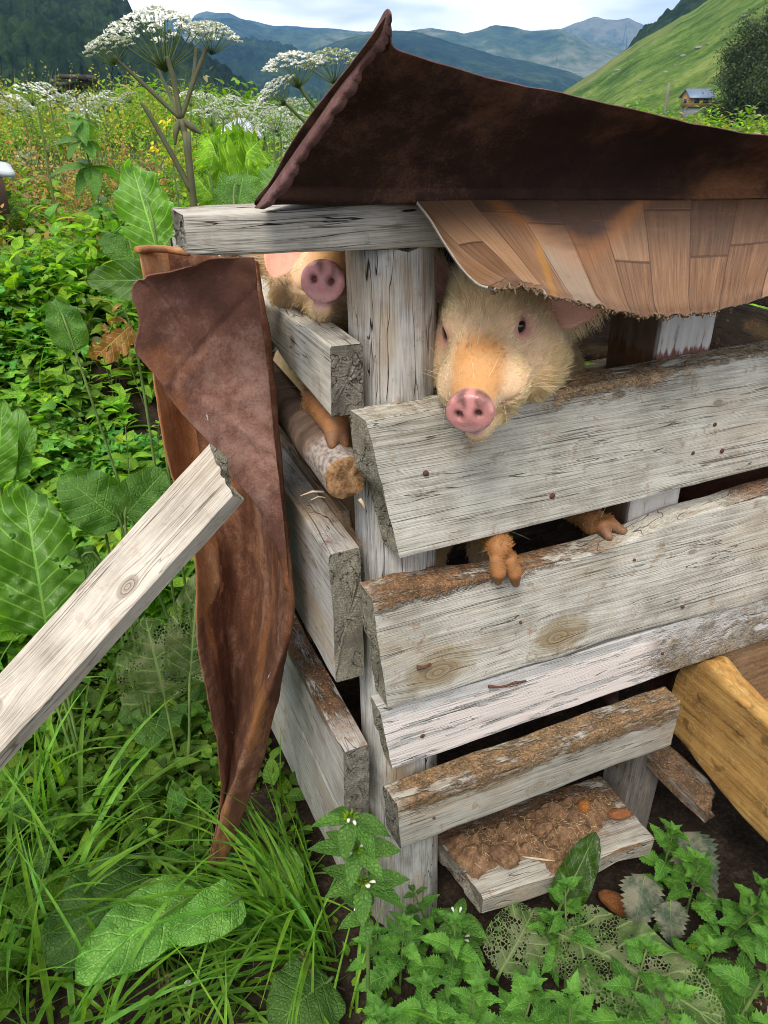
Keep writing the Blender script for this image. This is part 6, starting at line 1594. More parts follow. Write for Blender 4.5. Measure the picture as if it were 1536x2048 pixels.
# feathery yellow and rusty seed heads over the meadow
def plumes(r, n, box, H, mat, lo, hi):
    P = scatter_xy(r, n, *box); n = len(P); k = 26
    h = H*r.uniform(.6, 1.15, n); W = np.repeat(P, k, 0); f = np.tile(np.linspace(.35, 1, k), n)+r.normal(0, .02, n*k)
    W[:, 2] += np.repeat(h, k)*f; sp = .09*np.repeat(h, k)*(1.2-f)
    W[:, :2] += r.normal(0, 1, (n*k, 2))*sp[:, None]
    g = place(T_SM, W, rots(r.uniform(0, 6.28, n*k), r.uniform(.2, 1.3, n*k), r.normal(0, .8, n*k)), r.uniform(.012, .030, n*k)*(H/.6))
    st = bladeset(P, r.uniform(0, 6.28, n), np.full(n, 1.5), h, np.full(n, .004), np.full(n, .08), r)
    return [(g, mat, np.repeat(np.repeat(r.uniform(lo, hi, n), k)[:, None]*r.uniform(.7, 1.3, n*k)[:, None]*[1, 1, 1], g[3], 0)), (st, G_STEM, rndcol(r, n, st[3], .7, 1.2))]
G_RUST = plantmat('rusty_seed', (.20, .095, .04), (.34, .19, .07), .3); G_YEL = plantmat('yellow_weed', (.30, .28, .04), (.46, .42, .07), .4)
stuffmesh('meadow_weeds', plumes(r, 170, (-1.3, .3, 2.9, 4.6), .52, G_RUST, .9, 1.5)+plumes(r, 420, (-3.6, .9, 3.8, 9), .60, G_YEL, .6, 1.1)+plumes(r, 220, (-2.2, 1.2, 3.2, 8), .42, G_BRT, .8, 1.4),
          label='feathery yellow and rusty seed heads of meadow weeds')

# ---- individual plants -------------------------------------------------------------
def child(name, V, F, mats, parent, **k):
    o = mesh_np(name, V, F, mats, parent, **k); o.matrix_parent_inverse = Matrix.Identity(4); return o
def merge_uv(parts):
    V, F, UV, C, k = [], [], [], [], 0
    for (v, f, uv, m), c in parts:
        F += [q+k for q in f]; V.append(v); UV.append(uv); C.append(c); k += len(v)
    q4 = [f for f in F if f.shape[1] == 4]; q3 = [f for f in F if f.shape[1] == 3]
    return np.concatenate(V), [np.concatenate(q) for q in (q4, q3) if q], np.concatenate(UV), np.concatenate(C)
T_NF = leaf_t(.32, 46, 9, 'nettle', .25, .45, serr=.36, ns=13, blister=.020, wave=.10)
T_GF = leaf_t(.28, 19, 9, 'ovate', .20, .30, serr=.15, ns=9, blister=.008)
def nettle_proto(seed, H=.24, T=T_NF, mat=G_NET, Lmax=.075, nodes=5, top=True):
    r = np.random.default_rng(seed); root = empty('nettle_plant')
    lean = r.normal(0, .10, 2); parts = []; zs = np.linspace(.30, .97, nodes)*H
    for i, z in enumerate(zs):
        L_ = Lmax*(1.0-.13*i)*r.uniform(.9, 1.1) if i < nodes-1 else Lmax*.42
        for q in (0, 1):
            az = i*math.pi/2+q*math.pi+r.normal(0, .22)+seed
            c = np.array([lean[0]*z, lean[1]*z, z]); pd = np.array([math.cos(az), math.sin(az), .3]); pet = .016*(1-.15*i)
            parts.append((place(T, (c+pd*pet)[None], rots(np.array([az]), np.array([r.uniform(.0, .4)+.12*i]), r.normal(0, .15, 1)), np.array([L_])), None))
    if top:
        for q in range(5):
            az = q*1.26+seed; c = np.array([lean[0]*H, lean[1]*H, H]); parts.append((place(T, c[None], rots(np.array([az]), np.array([.9]), np.zeros(1)), np.array([Lmax*.26])), None))
    parts = [(p, np.full((len(p[0]), 3), r.uniform(.8, 1.25))) for p, _ in parts]
    V, F, UV, C_ = merge_uv(parts); child('leaves', V, F, [mat], root, uv=UV, attr={'Col': C_})
    sv, sf = tube('s', [(0, 0, -.02), (lean[0]*H*.5, lean[1]*H*.5, H*.5), (lean[0]*H, lean[1]*H, H)], [.0028, .0022, .0012], n=6, nl=10, ret=True)
    pet = [(sv, sf)]
    for i, z in enumerate(zs):
        for q in (0, 1):
            az = i*math.pi/2+q*math.pi+seed; c = np.array([lean[0]*z, lean[1]*z, z]); pet.append(tube('p', [c, c+np.array([math.cos(az), math.sin(az), .3])*.016], [.0009], n=4, ret=True))
    V, F = merge(pet); child('stem', V, F, [G_STEM], root, uv=np.zeros((len(V), 2)), attr={'Col': np.ones((len(V), 3))})
    return root
def copy_tree(o, parent=None):
    c = o.copy(); COL.objects.link(c)
    if parent is not None: c.parent = parent
    for ch in list(o.children):
        copy_tree(ch, c)
    return c
protos = {}
def put_plant(key, make, px, z, label, cat, group=None, scale=1.0, rot=0.0, tilt=(0, 0)):
    """stand a plant so that its top sits z above the ground under a measured point"""
    p = onZ(px[0], px[1], z)
    for _ in range(6): p = onZ(px[0], px[1], float(gh(p[0], p[1]))+z)
    if key not in protos: protos[key] = make(); o = protos[key]
    else: o = copy_tree(protos[key])
    o.location = (p[0], p[1], float(gh(p[0], p[1]))); o.rotation_euler = (tilt[0], tilt[1], rot); o.scale = (scale,)*3
    for k in ('group',):
        if k in o: del o[k]
    return tag(o, label, cat, group)
NG = 'nettles along the foot of the pen'
N_ = lambda s_, **k: (lambda: nettle_proto(s_, **k))
nets = [((910, 1905), .15, 0, 'nettle with toothed leaves directly under the near corner of the step board', 1.0),
 ((800, 1900), .13, 1, 'nettle at the foot of the corner post', .85), ((868, 1800), .16, 2, 'small nettle between the corner post and the step board', .62),
 ((1040, 2010), .17, 0, 'nettle at the bottom edge beneath the grey lacy leaf', 1.1), ((935, 1995), .17, 1, 'bushy nettle at the bottom edge below the hemp nettle flower', 1.05),
 ((1150, 1895), .13, 2, 'pale nettle in front of the upright dark dock leaf', .95), ((1085, 1870), .11, 0, 'nettle half hidden behind the small lacy leaf', .7),
 ((1410, 1905), .17, 1, 'nettle above the large lacy leaf at its right end', 1.0), ((1480, 1960), .2, 2, 'broad nettle in the bottom right corner', 1.35),
 ((1330, 1720), .10, 0, 'dark nettle in the shade under the jutting ledge board', .95), ((1385, 1790), .09, 1, 'nettle sprig on the bare soil under the trough', .9),
 ((1440, 1850), .08, 2, 'low nettle on the dark soil at the far right', .8), ((1260, 2020), .16, 2, 'nettle cut off by the bottom edge under the large lacy leaf', 1.1),
 ((1150, 2040), .15, 1, 'nettle at the bottom edge between the two lacy leaves', 1.0), ((780, 2000), .13, 2, 'nettle at the bottom edge below the corner post', .9),
 ((860, 2035), .14, 0, 'lowest nettle at the bottom edge beside the dry roots', .95), ((1350, 2010), .19, 1, 'nettle under the right end of the large lacy leaf', 1.05),
 ((745, 1905), .10, 0, 'small nettle just beside the hemp nettle stem', .7), ((1500, 1830), .12, 0, 'shaded nettle under the trough edge', .8)]
for i, (px, z, k, lab, sc) in enumerate(nets):
    put_plant(('n', k), N_(k+1, H=.20, Lmax=.070, nodes=6), px, z*sc/1.0, lab, 'nettle', NG, scale=sc, rot=i*1.7)
NB = 'nettles on the bank behind the leaning plank'
bank = [((240, 860), .24, 'light green nettle topping the clump left of the rusty sheet'), ((300, 870), .22, 'nettle touching the flaky edge of the rusty sheet'), ((170, 900), .2, 'nettle at the outer side of the light green clump'),
        ((250, 950), .2, 'bright nettle in front of the clump, just above the leaning plank'), ((310, 940), .16, 'nettle squeezed between the rusty sheet and the leaning plank'), ((205, 1000), .18, 'nettle over the grey green lobed leaves'),
        ((170, 800), .25, 'nettle behind the light green clump'), ((150, 600), .26, 'nettle high on the bank under the holed brown leaf'), ((210, 720), .24, 'drooping nettle below the yellowed leaf on the bank'), ((95, 640), .25, 'nettle beside the dark leaves high on the bank')]
for i, (px, z, lab) in enumerate(bank):
    put_plant(('b', i % 2), N_(5+i % 2, H=.26, mat=G_BRT, T=T_NT, Lmax=.085), px, z, lab, 'nettle', NB, scale=.8+.1*(i % 4), rot=i*2.1)
# hemp nettles with spiny flower whorls
def hemp(pts, scales, seed, label):
    """whorls of ovate leaves at measured points, on one stem"""
    base = pts[-1].copy(); base[2] = float(gh(base[0], base[1])); root = empty('hemp_nettle', base); tag(root, label, 'hemp nettle'); r = np.random.default_rng(seed); parts = []; cal = []; wf = []
    for c, s_ in zip(pts, scales):
        c = c-base
        for q in range(6 if s_ > .05 else 4):
            az = q*1.05*1.0+seed+r.normal(0, .18); L_ = s_*r.uniform(.75, 1.1); el = r.uniform(-.75, .15) if q != 2 else .5
            parts.append((place(T_GF, (c+np.array([math.cos(az), math.sin(az), 0])*.006)[None], rots(np.array([az]), np.array([el]), r.normal(0, .2, 1)), np.array([L_])), r.uniform(.75, 1.2)))
        cal = []
        for q in range(46):
            d = r.normal(0, 1, 3); d /= np.linalg.norm(d); d[2] = d[2]*.7+.15; p = c+d*.005+[0, 0, .004]; cal.append(tube('c', [p, p+d*s_*.14], [.0012, .0002], n=4, ret=True))
        V, F = merge(cal); child('flower_whorl', V, F, [G_BRT], root, uv=np.full((len(V), 2), .3), attr={'Col': np.tile([1.5, 1.3, .8], (len(V), 1))})
        for q in range(3):
            d = r.normal(0, 1, 3); d[2] = abs(d[2])*.4; d -= Fw*.8; d /= np.linalg.norm(d); p = c+d*.011+[0, 0, .004]; wf.append(tube('w', [p, p+d*.006+[0, 0, .002], p+d*.008+[0, 0, -.001]], [.0014, .0024, .0008], n=6, nl=6, ret=True))
    parts = [(p, np.full((len(p[0]), 3), k)) for p, k in parts]
    V, F, UV, C_ = merge_uv(parts); child('leaves', V, F, [G_BURD], root, uv=UV, attr={'Col': C_})
    for V, F in wf: child('flower', V, F, [m_flor], root, attr={'Col': np.tile([.85, .83, .72], (len(V), 1))})
    st = [p-base for p in pts]+[np.array([0, 0, -.02])]; V, F = tube('s', st, [.0022, .0028, .003], n=7, nl=20, ret=True)
    child('stem', V, F, [G_STEM], root, uv=np.zeros((len(V), 2)), attr={'Col': np.ones((len(V), 3))}); return root
a = onY(702, 1638, -.165); hemp([a, a+[.006, .0, -.062], a+[.012, -.004, -.13], a+[.016, -.01, -.19]], [.052, .056, .058, .045], 1, 'tall hemp nettle with a spiny flower whorl standing before the corner post')
a = onZ(915, 1842, .13); hemp([a, a+[.004, 0, -.05], a+[.006, 0, -.09]], [.055, .055, .05], 3, 'low hemp nettle with white flowers under the step board corner')
a = onZ(472, 1832, .10); hemp([a, a+[.01, .01, -.05]], [.035, .045], 5, 'small hemp nettle flowering between the big crinkled leaves')
a = onY(160, 240, 2.6); hemp([a, a+[.0, 0, -.07], a+[.01, 0, -.16], a+[.02, 0, -.30]], [.10, .12, .14, .12], 6, 'tall dark hemp nettle rising above the meadow weeds')

# big single leaves: blade mesh bent between measured base and tip
def bigleaf(base, tip, W, mat, seed, kind='dock', wave=.22, fold=.25, droop=.12, nu=46, nv=23, facing=None, blister=.02, bright=1.0, serr=0.0, bite=0.0):
    V, F, UV = leaf_t(W, nu, nv, kind, fold, 0, wave=wave, seed=seed, blister=blister, serr=serr, ns=14)
    b, t = np.array(base, float), np.array(tip, float); ax = t-b; L_ = np.linalg.norm(ax); ax /= L_
    f = np.array(facing if facing is not None else CP-(b+t)/2, float); f = f-ax*(f@ax); f /= np.linalg.norm(f); sx = np.cross(ax, f)
    V = V.copy(); V[:, 2] += droop*np.sin(V[:, 1]*math.pi)-.03*V[:, 1]
    P = b+L_*(V[:, 0:1]*sx+V[:, 1:2]*ax+V[:, 2:3]*f)
    fs = F[0]
    if bite:
        c = P[fs].mean(1); u = np.abs(UV[fs].mean(1)[:, 0]*2-1); k = fbm(c*38, seed+3, 3)+.55*(u-.6); fs = fs[~((k > bite) & (u > .12))]
    return (P, [fs], UV, nu*nv), np.full((nu*nv, 3), bright)*(1+.12*fbm(P*20, seed, 2))[:, None]
def leafplant(name, leaves, mat, label, cat, root_at=None, stalk=True, sr=.004, thick=False):
    """leaves: list of dict(base, tip, W, ...); rooted at root_at"""
    rt = np.array(root_at); root = empty(name, rt); tag(root, label, cat)
    for i, d in enumerate(leaves):
        d = dict(d); m = d.pop('mat', mat)
        (P, F, UV, _), C_ = bigleaf(mat=m, seed=i*7+len(label), **d)
        o = child('leaf', P-rt, F, [m], root, uv=UV, attr={'Col': C_})
        b = np.array(d['base'])-rt; t = (np.array(d['tip'])-np.array(d['base'])); t /= np.linalg.norm(t)
        V, F = tube('s', [np.array([0, 0, -.01]), b*[.5, .5, .35], b, b+t*np.linalg.norm(np.array(d['tip'])-d['base'])*.8], [sr, sr*.9, sr*.7, sr*.15], n=6, nl=16, ret=True)
        child('leaf_stalk', V, F, [G_STEM], root, uv=np.zeros((len(V), 2)), attr={'Col': np.full((len(V), 3), 1.3)})
    return root
def gz(p): return float(gh(p[0], p[1]))
def at_g(x, y, D, dz=0): p = atD(x, y, D); return np.array([p[0], p[1], gz(p)+dz])
# dock behind the rusty sheet
leafplant('dock_plant', [dict(base=atD(318, 512, 1.55), tip=atD(262, 325, 1.62), W=.30, droop=.10, bite=.42, wave=.45, blister=.03, bright=1.3, nu=90, nv=45)], G_DOCK, 'broad pale green dock leaf standing behind the rusty sheet below the tall hogweed', 'dock leaf', at_g(325, 560, 1.6))
leafplant('dock_plant', [dict(base=atD(470, 450, 1.7), tip=atD(487, 345, 1.78), W=.42, droop=.12, bright=.9, mat=G_BURD), dict(base=atD(560, 430, 1.75), tip=atD(556, 325, 1.85), W=.34, bright=1.1)], G_DOCK, 'dock with two leaves showing just above the beam', 'dock leaf', at_g(500, 520, 1.75))
leafplant('dock_plant', [dict(base=atD(95, 1270, 1.30), tip=atD(45, 968, 1.42), W=.27, droop=.10, bite=.40, wave=.5, blister=.035, bright=1.1, nu=100, nv=49), dict(base=atD(100, 1240, 1.38), tip=atD(28, 960, 1.5), W=.22, bright=1.2), dict(base=atD(60, 1250, 1.4), tip=atD(-60, 1000, 1.45), W=.25, bright=1.1)], G_DOCK, 'large holed dock leaves standing above the leaning plank', 'dock leaf', at_g(105, 1310, 1.32))
leafplant('dock_plant', [dict(base=atD(30, 960, 1.75), tip=atD(40, 815, 1.8), W=.20, bright=1.2), dict(base=atD(-5, 960, 1.75), tip=atD(5, 800, 1.75), W=.2, bright=1.25), dict(base=atD(35, 930, 1.75), tip=atD(70, 850, 1.75), W=.2, bright=1.1)], G_DOCK, 'young upright dock leaves at the edge of the frame beside bare soil', 'dock leaf', at_g(25, 990, 1.75))
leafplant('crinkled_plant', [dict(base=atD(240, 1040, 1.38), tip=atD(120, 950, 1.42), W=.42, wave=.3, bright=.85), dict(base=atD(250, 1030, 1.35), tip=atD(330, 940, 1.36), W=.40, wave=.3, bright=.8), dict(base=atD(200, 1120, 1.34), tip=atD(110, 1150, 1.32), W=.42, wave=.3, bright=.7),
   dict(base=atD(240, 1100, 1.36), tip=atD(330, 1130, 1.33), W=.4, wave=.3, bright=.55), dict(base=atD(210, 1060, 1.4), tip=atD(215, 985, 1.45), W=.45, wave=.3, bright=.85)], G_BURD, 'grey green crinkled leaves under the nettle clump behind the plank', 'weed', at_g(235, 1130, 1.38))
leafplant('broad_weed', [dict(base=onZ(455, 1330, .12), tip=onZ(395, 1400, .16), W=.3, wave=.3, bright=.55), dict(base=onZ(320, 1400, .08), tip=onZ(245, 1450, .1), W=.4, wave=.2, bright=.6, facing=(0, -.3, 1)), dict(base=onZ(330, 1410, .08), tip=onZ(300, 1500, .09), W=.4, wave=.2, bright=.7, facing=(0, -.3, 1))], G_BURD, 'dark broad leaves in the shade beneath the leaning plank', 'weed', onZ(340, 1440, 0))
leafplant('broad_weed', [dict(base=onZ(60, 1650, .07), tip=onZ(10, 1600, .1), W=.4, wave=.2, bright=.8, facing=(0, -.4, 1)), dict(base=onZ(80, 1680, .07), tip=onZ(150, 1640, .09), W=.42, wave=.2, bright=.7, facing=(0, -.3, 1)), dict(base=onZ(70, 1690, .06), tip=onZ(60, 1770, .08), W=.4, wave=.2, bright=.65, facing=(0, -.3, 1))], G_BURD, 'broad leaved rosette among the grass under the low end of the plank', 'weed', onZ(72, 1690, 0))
# foreground burdock-like leaves
leafplant('burdock_plant', [dict(base=onZ(395, 1785, .15), tip=onZ(150, 1955, .17), W=.27, wave=.10, fold=.12, droop=.05, facing=(-.1, -.3, 1), bright=1.5), dict(base=onZ(300, 1760, .12), tip=onZ(90, 1925, .11), W=.42, wave=.15, fold=.1, facing=(0, -.2, 1), bright=.55),
   dict(base=onZ(480, 1795, .17), tip=onZ(345, 1880, .18), W=.32, wave=.12, fold=.15, facing=(.1, -.5, 1), bright=1.4)], G_BURD, 'big bright crinkled burdock leaves spreading over the grass', 'burdock', onZ(430, 1790, 0)+[0, 0, 0])
leafplant('burdock_plant', [dict(base=onZ(560, 1795, .07), tip=onZ(572, 1688, .13), W=.46, wave=.1, fold=.35, droop=.04, bright=.95)], G_DOCK, 'single rounded bright leaf standing beside the side boards', 'burdock', onZ(560, 1830, 0))
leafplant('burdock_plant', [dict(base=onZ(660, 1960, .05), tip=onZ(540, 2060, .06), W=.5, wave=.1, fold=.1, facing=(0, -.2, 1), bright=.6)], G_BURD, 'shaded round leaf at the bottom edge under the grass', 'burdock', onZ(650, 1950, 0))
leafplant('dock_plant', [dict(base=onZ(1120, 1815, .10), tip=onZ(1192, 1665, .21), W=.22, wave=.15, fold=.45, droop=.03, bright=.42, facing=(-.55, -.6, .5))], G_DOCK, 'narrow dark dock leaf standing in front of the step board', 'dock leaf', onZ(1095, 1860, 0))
leafplant('eaten_dock', [dict(base=onZ(1000, 1945, .08), tip=onZ(1070, 1815, .10), W=.42, wave=.12, fold=.1, facing=(0, -.4, 1))], G_LACE, 'small dock leaf eaten to lace beneath the step board', 'eaten leaf', onZ(990, 1960, 0))
leafplant('eaten_dock', [dict(base=onZ(1120, 1868, .10), tip=onZ(1455, 2055, .15), W=.27, wave=.12, fold=.08, facing=(0, -.4, 1), droop=.06)], G_LACE, 'large dock leaf eaten to grey green lace lying across the nettles', 'eaten leaf', onZ(1110, 1880, 0))
leafplant('eaten_dock', [dict(base=atD(330, 1400, 1.28), tip=atD(290, 1235, 1.3), W=.42, wave=.2, bright=.9), dict(base=atD(380, 1350, 1.25), tip=atD(395, 1150, 1.30), W=.25, wave=.2, bright=.9)], G_LACE, 'lacy eaten leaves drooping between the plank and the rusty sheet', 'eaten leaf', at_g(340, 1420, 1.25))
for i, (a_, b_, lab) in enumerate([((1290, 1750), (1265, 1880), 'dusty grey drooping leaf hanging beside the step board'), ((1370, 1665), (1435, 1810), 'dusty grey green leaf drooping under the ledge board'), ((1340, 1800), (1345, 1900), 'long withered grey leaf hanging over the bare soil')]):
    leafplant('wilted_leaf', [dict(base=onZ(*a_, .12), tip=onZ(*b_, .05), W=.32, wave=.2, fold=.2, kind='nettle', serr=.4, nu=40, nv=9)], G_DUST, lab, 'wilted leaf', onZ(a_[0], a_[1]+60, 0), sr=.002)
s = NT('brown_dead_leaf'); n = s.noise(s.coord('Object'), 40, 4); m_dead = plantmat('brown_leaf', (.24, .10, .03), (.40, .22, .07), .3, holes=.6)
leafplant('dead_leaf', [dict(base=atD(262, 650, 1.6), tip=atD(185, 720, 1.6), W=.34, wave=.6, bright=.9, bite=.22, nu=80, nv=41)], m_dead, 'orange brown holed leaf beside the rusty sheet corner', 'dead leaf', at_g(270, 700, 1.6))
leafplant('hogweed_leaf_plant', [dict(base=atD(430, 400, 1.95), tip=atD(385, 345, 2.0), W=.5, kind='ovate', serr=.8, wave=.3, bright=1.0), dict(base=atD(430, 400, 1.95), tip=atD(520, 350, 2.1), W=.5, kind='ovate', serr=.8, wave=.3, bright=1.0), dict(base=atD(455, 330, 2.6), tip=atD(410, 270, 2.7), W=.5, kind='ovate', serr=.8, wave=.3, bright=1.1), dict(base=atD(470, 330, 2.6), tip=atD(520, 280, 2.7), W=.5, kind='ovate', serr=.8, wave=.3)], G_BRT, 'lobed hogweed leaves around the foot of the tall hogweed', 'hogweed leaves', at_g(440, 470, 2.0))
leafplant('mottled_leaf_plant', [dict(base=atD(380, 560, 1.5), tip=atD(170, 560, 1.55), W=.2, wave=.2, bright=.6), dict(base=atD(270, 520, 1.6), tip=atD(200, 470, 1.65), W=.3, wave=.2, bright=.8, mat=G_BURD), dict(base=atD(150, 700, 1.6), tip=atD(110, 595, 1.65), W=.34, wave=.5, bright=.9, mat=G_BURD)], G_DOCK, 'pale spotted dock leaves on the bank beside the rusty sheet top', 'dock leaf', at_g(290, 600, 1.6))
# leaf glimpsed behind the side rail
leafplant('dock_plant', [dict(base=np.array([.30, 1.30, .62]), tip=np.array([.02, 1.12, .78]), W=.3, bright=1.2)], G_BRT, 'green leaf glimpsed through the pen between the side board and the pole', 'dock leaf', np.array([.3, 1.35, gz((.3, 1.35))]))

# ---- hogweeds
def umbel(c, up, R, nray, nflor, r, green=.15, dome=.32):
    """compound umbel: (stalk parts, floret parts, floret colours)"""
    up = np.array(up, float); up /= np.linalg.norm(up); a = np.cross(up, [1, 0, .1]); a /= np.linalg.norm(a); b = np.cross(up, a)
    hub = c-up*R*.62; st = []; P = []; cols = []
    for i in range(nray):
        q = math.sqrt((i+.5)/nray); th = i*2.39996; rr = R*.93*q*r.uniform(.93, 1.05)
        e = c+a*math.cos(th)*rr+b*math.sin(th)*rr+up*R*dome*(1-q*q)*r.uniform(.9, 1.1)-up*R*.10*q
        st.append(tube('r', [hub, (hub+e)/2+(e-c)*.05, e], [R*.010, R*.007], n=3, nl=4, ret=True))
        ur = R*.135*r.uniform(.8, 1.2)*(1 if q > .4 else .9)
        k = nflor; an = r.uniform(0, 6.28, k); rd = ur*np.sqrt(r.random(k)); hh = ur*.35*(1-(rd/ur)**2)
        P.append(e+a*(np.cos(an)*rd)[:, None]+b*(np.sin(an)*rd)[:, None]+up*(hh)[:, None]); g = r.random(k) < green
        cc = np.where(g[:, None], [.30, .36, .12], [.95, .95, .86])*r.uniform(.75, 1.1, (k, 1)); cols.append(cc)
        for m in range(3):
            t = r.normal(0, ur*.5, 3); st.append(tube('r', [e-up*ur*.55, e+t*.6], [R*.005, R*.003], n=3, ret=True))
    P = np.concatenate(P); cols = np.concatenate(cols); n = len(P)
    N = up[None]+r.normal(0, .45, (n, 3)); N /= np.linalg.norm(N, axis=1)[:, None]; A = np.cross(N, r.normal(0, 1, (n, 3))); A /= np.linalg.norm(A, axis=1)[:, None]; B = np.cross(N, A)
    s_ = (R*.046*r.uniform(.6, 1.3, n))[:, None]*(1 if nflor > 12 else 1.8)
    V = np.stack([P-A*s_, P-B*s_*.7-N*s_*.3, P+A*s_, P+B*s_*.7-N*s_*.3], 1).reshape(-1, 3)
    return st, (V, [np.arange(4*n).reshape(-1, 4)]), np.repeat(cols, 4, 0), hub
def hogweed(base, stalks, heads, label, seed, m=None, group=None, nray=34, nflor=26):
    """stalks: [(points, radii)]; heads: [(centre, up, R, green)]"""
    r = np.random.default_rng(seed); base = np.array(base, float); root = empty('hogweed', base); tag(root, label, 'hogweed', group)
    S_ = [tube('s', [np.array(p)-base for p in pts], rr, n=8, nl=14, ret=True) for pts, rr in stalks]
    V, F = merge(S_); child('stalk', V, F, [m or m_stalk], root, uv=np.zeros((len(V), 2)), attr={'Col': np.ones((len(V), 3))})
    for c, up, R, gr in heads:
        st, (FV, FF), cc, hub = umbel(np.array(c)-base, up, R, nray, nflor, r, gr)
        V, F = merge(st); u = empty('umbel'); u.parent = root
        child('umbel_rays', V, F, [G_STEM], u, uv=np.zeros((len(V), 2)), attr={'Col': np.ones((len(V), 3))})
        child('florets', FV, FF, [m_flor], u, attr={'Col': cc}, smooth=False)
    return root
D1 = 1.72; q = lambda x, y, d=D1: atD(x, y, d)
bs = at_g(392, 430, D1+.05); nd = q(362, 238)
def hd(x, y, d, Rpx, up=(0, 0, 1), g=.1): return (atD(x, y, d), up, Rpx/1550*d*1.04, g)
upc = np.array([0, 0, 1.])+Fh*.05
hogweed(bs, [([bs, q(384, 380), q(376, 300), nd], [.0085, .007, .006]), ([nd, q(300, 180), q(226, 112)], [.0045, .004, .003]), ([nd, q(347, 160), q(334, 112)], [.0055, .005, .004]), ([nd, q(335, 180, 1.8), q(305, 115, 1.85)], [.004, .003]),
   ([nd, q(385, 160, 1.8), q(392, 90, 1.85)], [.004, .003]), ([nd, q(392, 150), q(415, 92)], [.0045, .004]), ([q(384, 385), q(350, 320), q(300, 232), q(282, 205)], [.006, .005, .003]), ([nd, q(385, 255), q(402, 268)], [.005, .007, .002]), ([nd, q(352, 262), q(350, 290)], [.005, .006, .002])],
   [hd(216, 92, D1, 44, upc-Rt*.22, .4), hd(322, 62, 1.76, 92, upc, .06), hd(425, 66, D1, 50, upc+Rt*.15, .3), hd(254, 192, D1, 18, upc-Rt*.4, .5)],
   'tall hogweed with a forked brown stalk and wide white umbels against the mountains', 1, nray=38, nflor=22)
b2 = at_g(650, 430, 2.0)
hogweed(b2, [([b2, atD(668, 300, 1.98), atD(665, 235, 1.95)], [.008, .006]), ([atD(665, 235, 1.95), atD(663, 200, 1.95), atD(660, 172, 1.95)], [.004, .0035]), ([atD(668, 260, 1.96), atD(610, 190, 1.92), atD(586, 150, 1.9)], [.0045, .004, .0035]), ([atD(660, 290, 1.96), atD(600, 235, 1.92), atD(562, 198, 1.9)], [.0045, .0035, .003])],
   [hd(590, 128, 1.9, 58, upc-Rt*.1, .05), hd(662, 122, 1.95, 56, upc-Rt*.15, .85), hd(548, 182, 1.9, 44, upc-Rt*.75, .1)], 'hogweed beside the roof point with one white and one green seeding umbel', 2, m=G_STEM, nray=34, nflor=26)
r = np.random.default_rng(55); HG = 'hogweed umbels over the meadow'
spots = [(70, 185, 34), (95, 178, 24), (40, 205, 26), (10, 215, 22), (125, 200, 24), (150, 222, 20), (170, 205, 26), (205, 200, 20), (212, 188, 16), (60, 222, 18), (178, 232, 26), (196, 215, 18), (230, 205, 18), (15, 195, 16), (420, 208, 30), (445, 216, 36), (480, 240, 44), (505, 226, 30), (545, 236, 42), (575, 215, 30), (380, 192, 26), (588, 268, 36),
         (520, 212, 26), (430, 235, 30), (560, 250, 36), (600, 236, 26), (590, 300, 30), (455, 262, 24), (605, 210, 20), (470, 200, 20), (400, 228, 22), (530, 262, 26), (50, 318, 26), (110, 240, 14), (90, 210, 16), (140, 188, 14), (255, 218, 14), (618, 250, 22), (30, 232, 14)]
where = ['at the far edge', 'near the dark stone pile', 'in the thick of the white flowers', 'near the roof edge', 'low among the weeds', 'beside the forked hogweed stalk']
for i, (x, y, R) in enumerate(spots):
    D = max(2.6, min(13, 140/R)); c = atD(x, y, D); b = np.array([c[0], c[1], gz(c)-.02]); Rm = R/1550*D
    if b[2] > c[2]-.12: b[2] = c[2]-.35
    zone = 5 if 250 < x < 440 else 1 if x < 250 and y < 215 else 4 if x <= 250 else 3 if x > 560 else 2
    lab = f"{'broad' if R >= 30 else 'middling' if R >= 22 else 'small'} white hogweed umbel {where[zone]}"
    up = Up*.9+np.array([r.normal(0, .2), r.normal(0, .2), .1])
    hogweed(b, [([b, (b+c)/2+[r.normal(0, .02), 0, 0], c-np.array([0, 0, Rm*.5])], [.006, .004])], [(c, up, Rm, .12)], lab, 100+i, m=G_STEM, group=HG, nray=22 if R < 30 else 28, nflor=10 if R < 30 else 16)

# yellow flowers
for i, (x, y, D, n_, lab) in enumerate([(308, 302, 1.9, 3, 'yellow flower cluster in front of the rusty seed heads'), (346, 322, 1.85, 4, 'yellow flower cluster close to the tall hogweed stalk'), (334, 250, 2.2, 3, 'small yellow flower cluster beside the fork of the tall hogweed')]):
    c = atD(x, y, D); b = at_g(x+25, y+120, D); root = empty('yellow_flower', b); tag(root, lab, 'flower'); rr = np.random.default_rng(i)
    P = c-b+rr.normal(0, .006, (n_*6, 3)); g = place(T_SM, P, rots(rr.uniform(0, 6.28, n_*6), rr.uniform(-.5, 1, n_*6), rr.normal(0, .8, n_*6)), np.full(n_*6, .010))
    child('petals', g[0], g[1], [m_yel], root)
    V, F = tube('s', [(0, 0, 0), (c-b)*[.3, .3, .6], c-b], [.0022, .0012], n=5, nl=10, ret=True); child('stem', V, F, [G_STEM], root, uv=np.zeros((len(V), 2)), attr={'Col': np.ones((len(V), 3))})
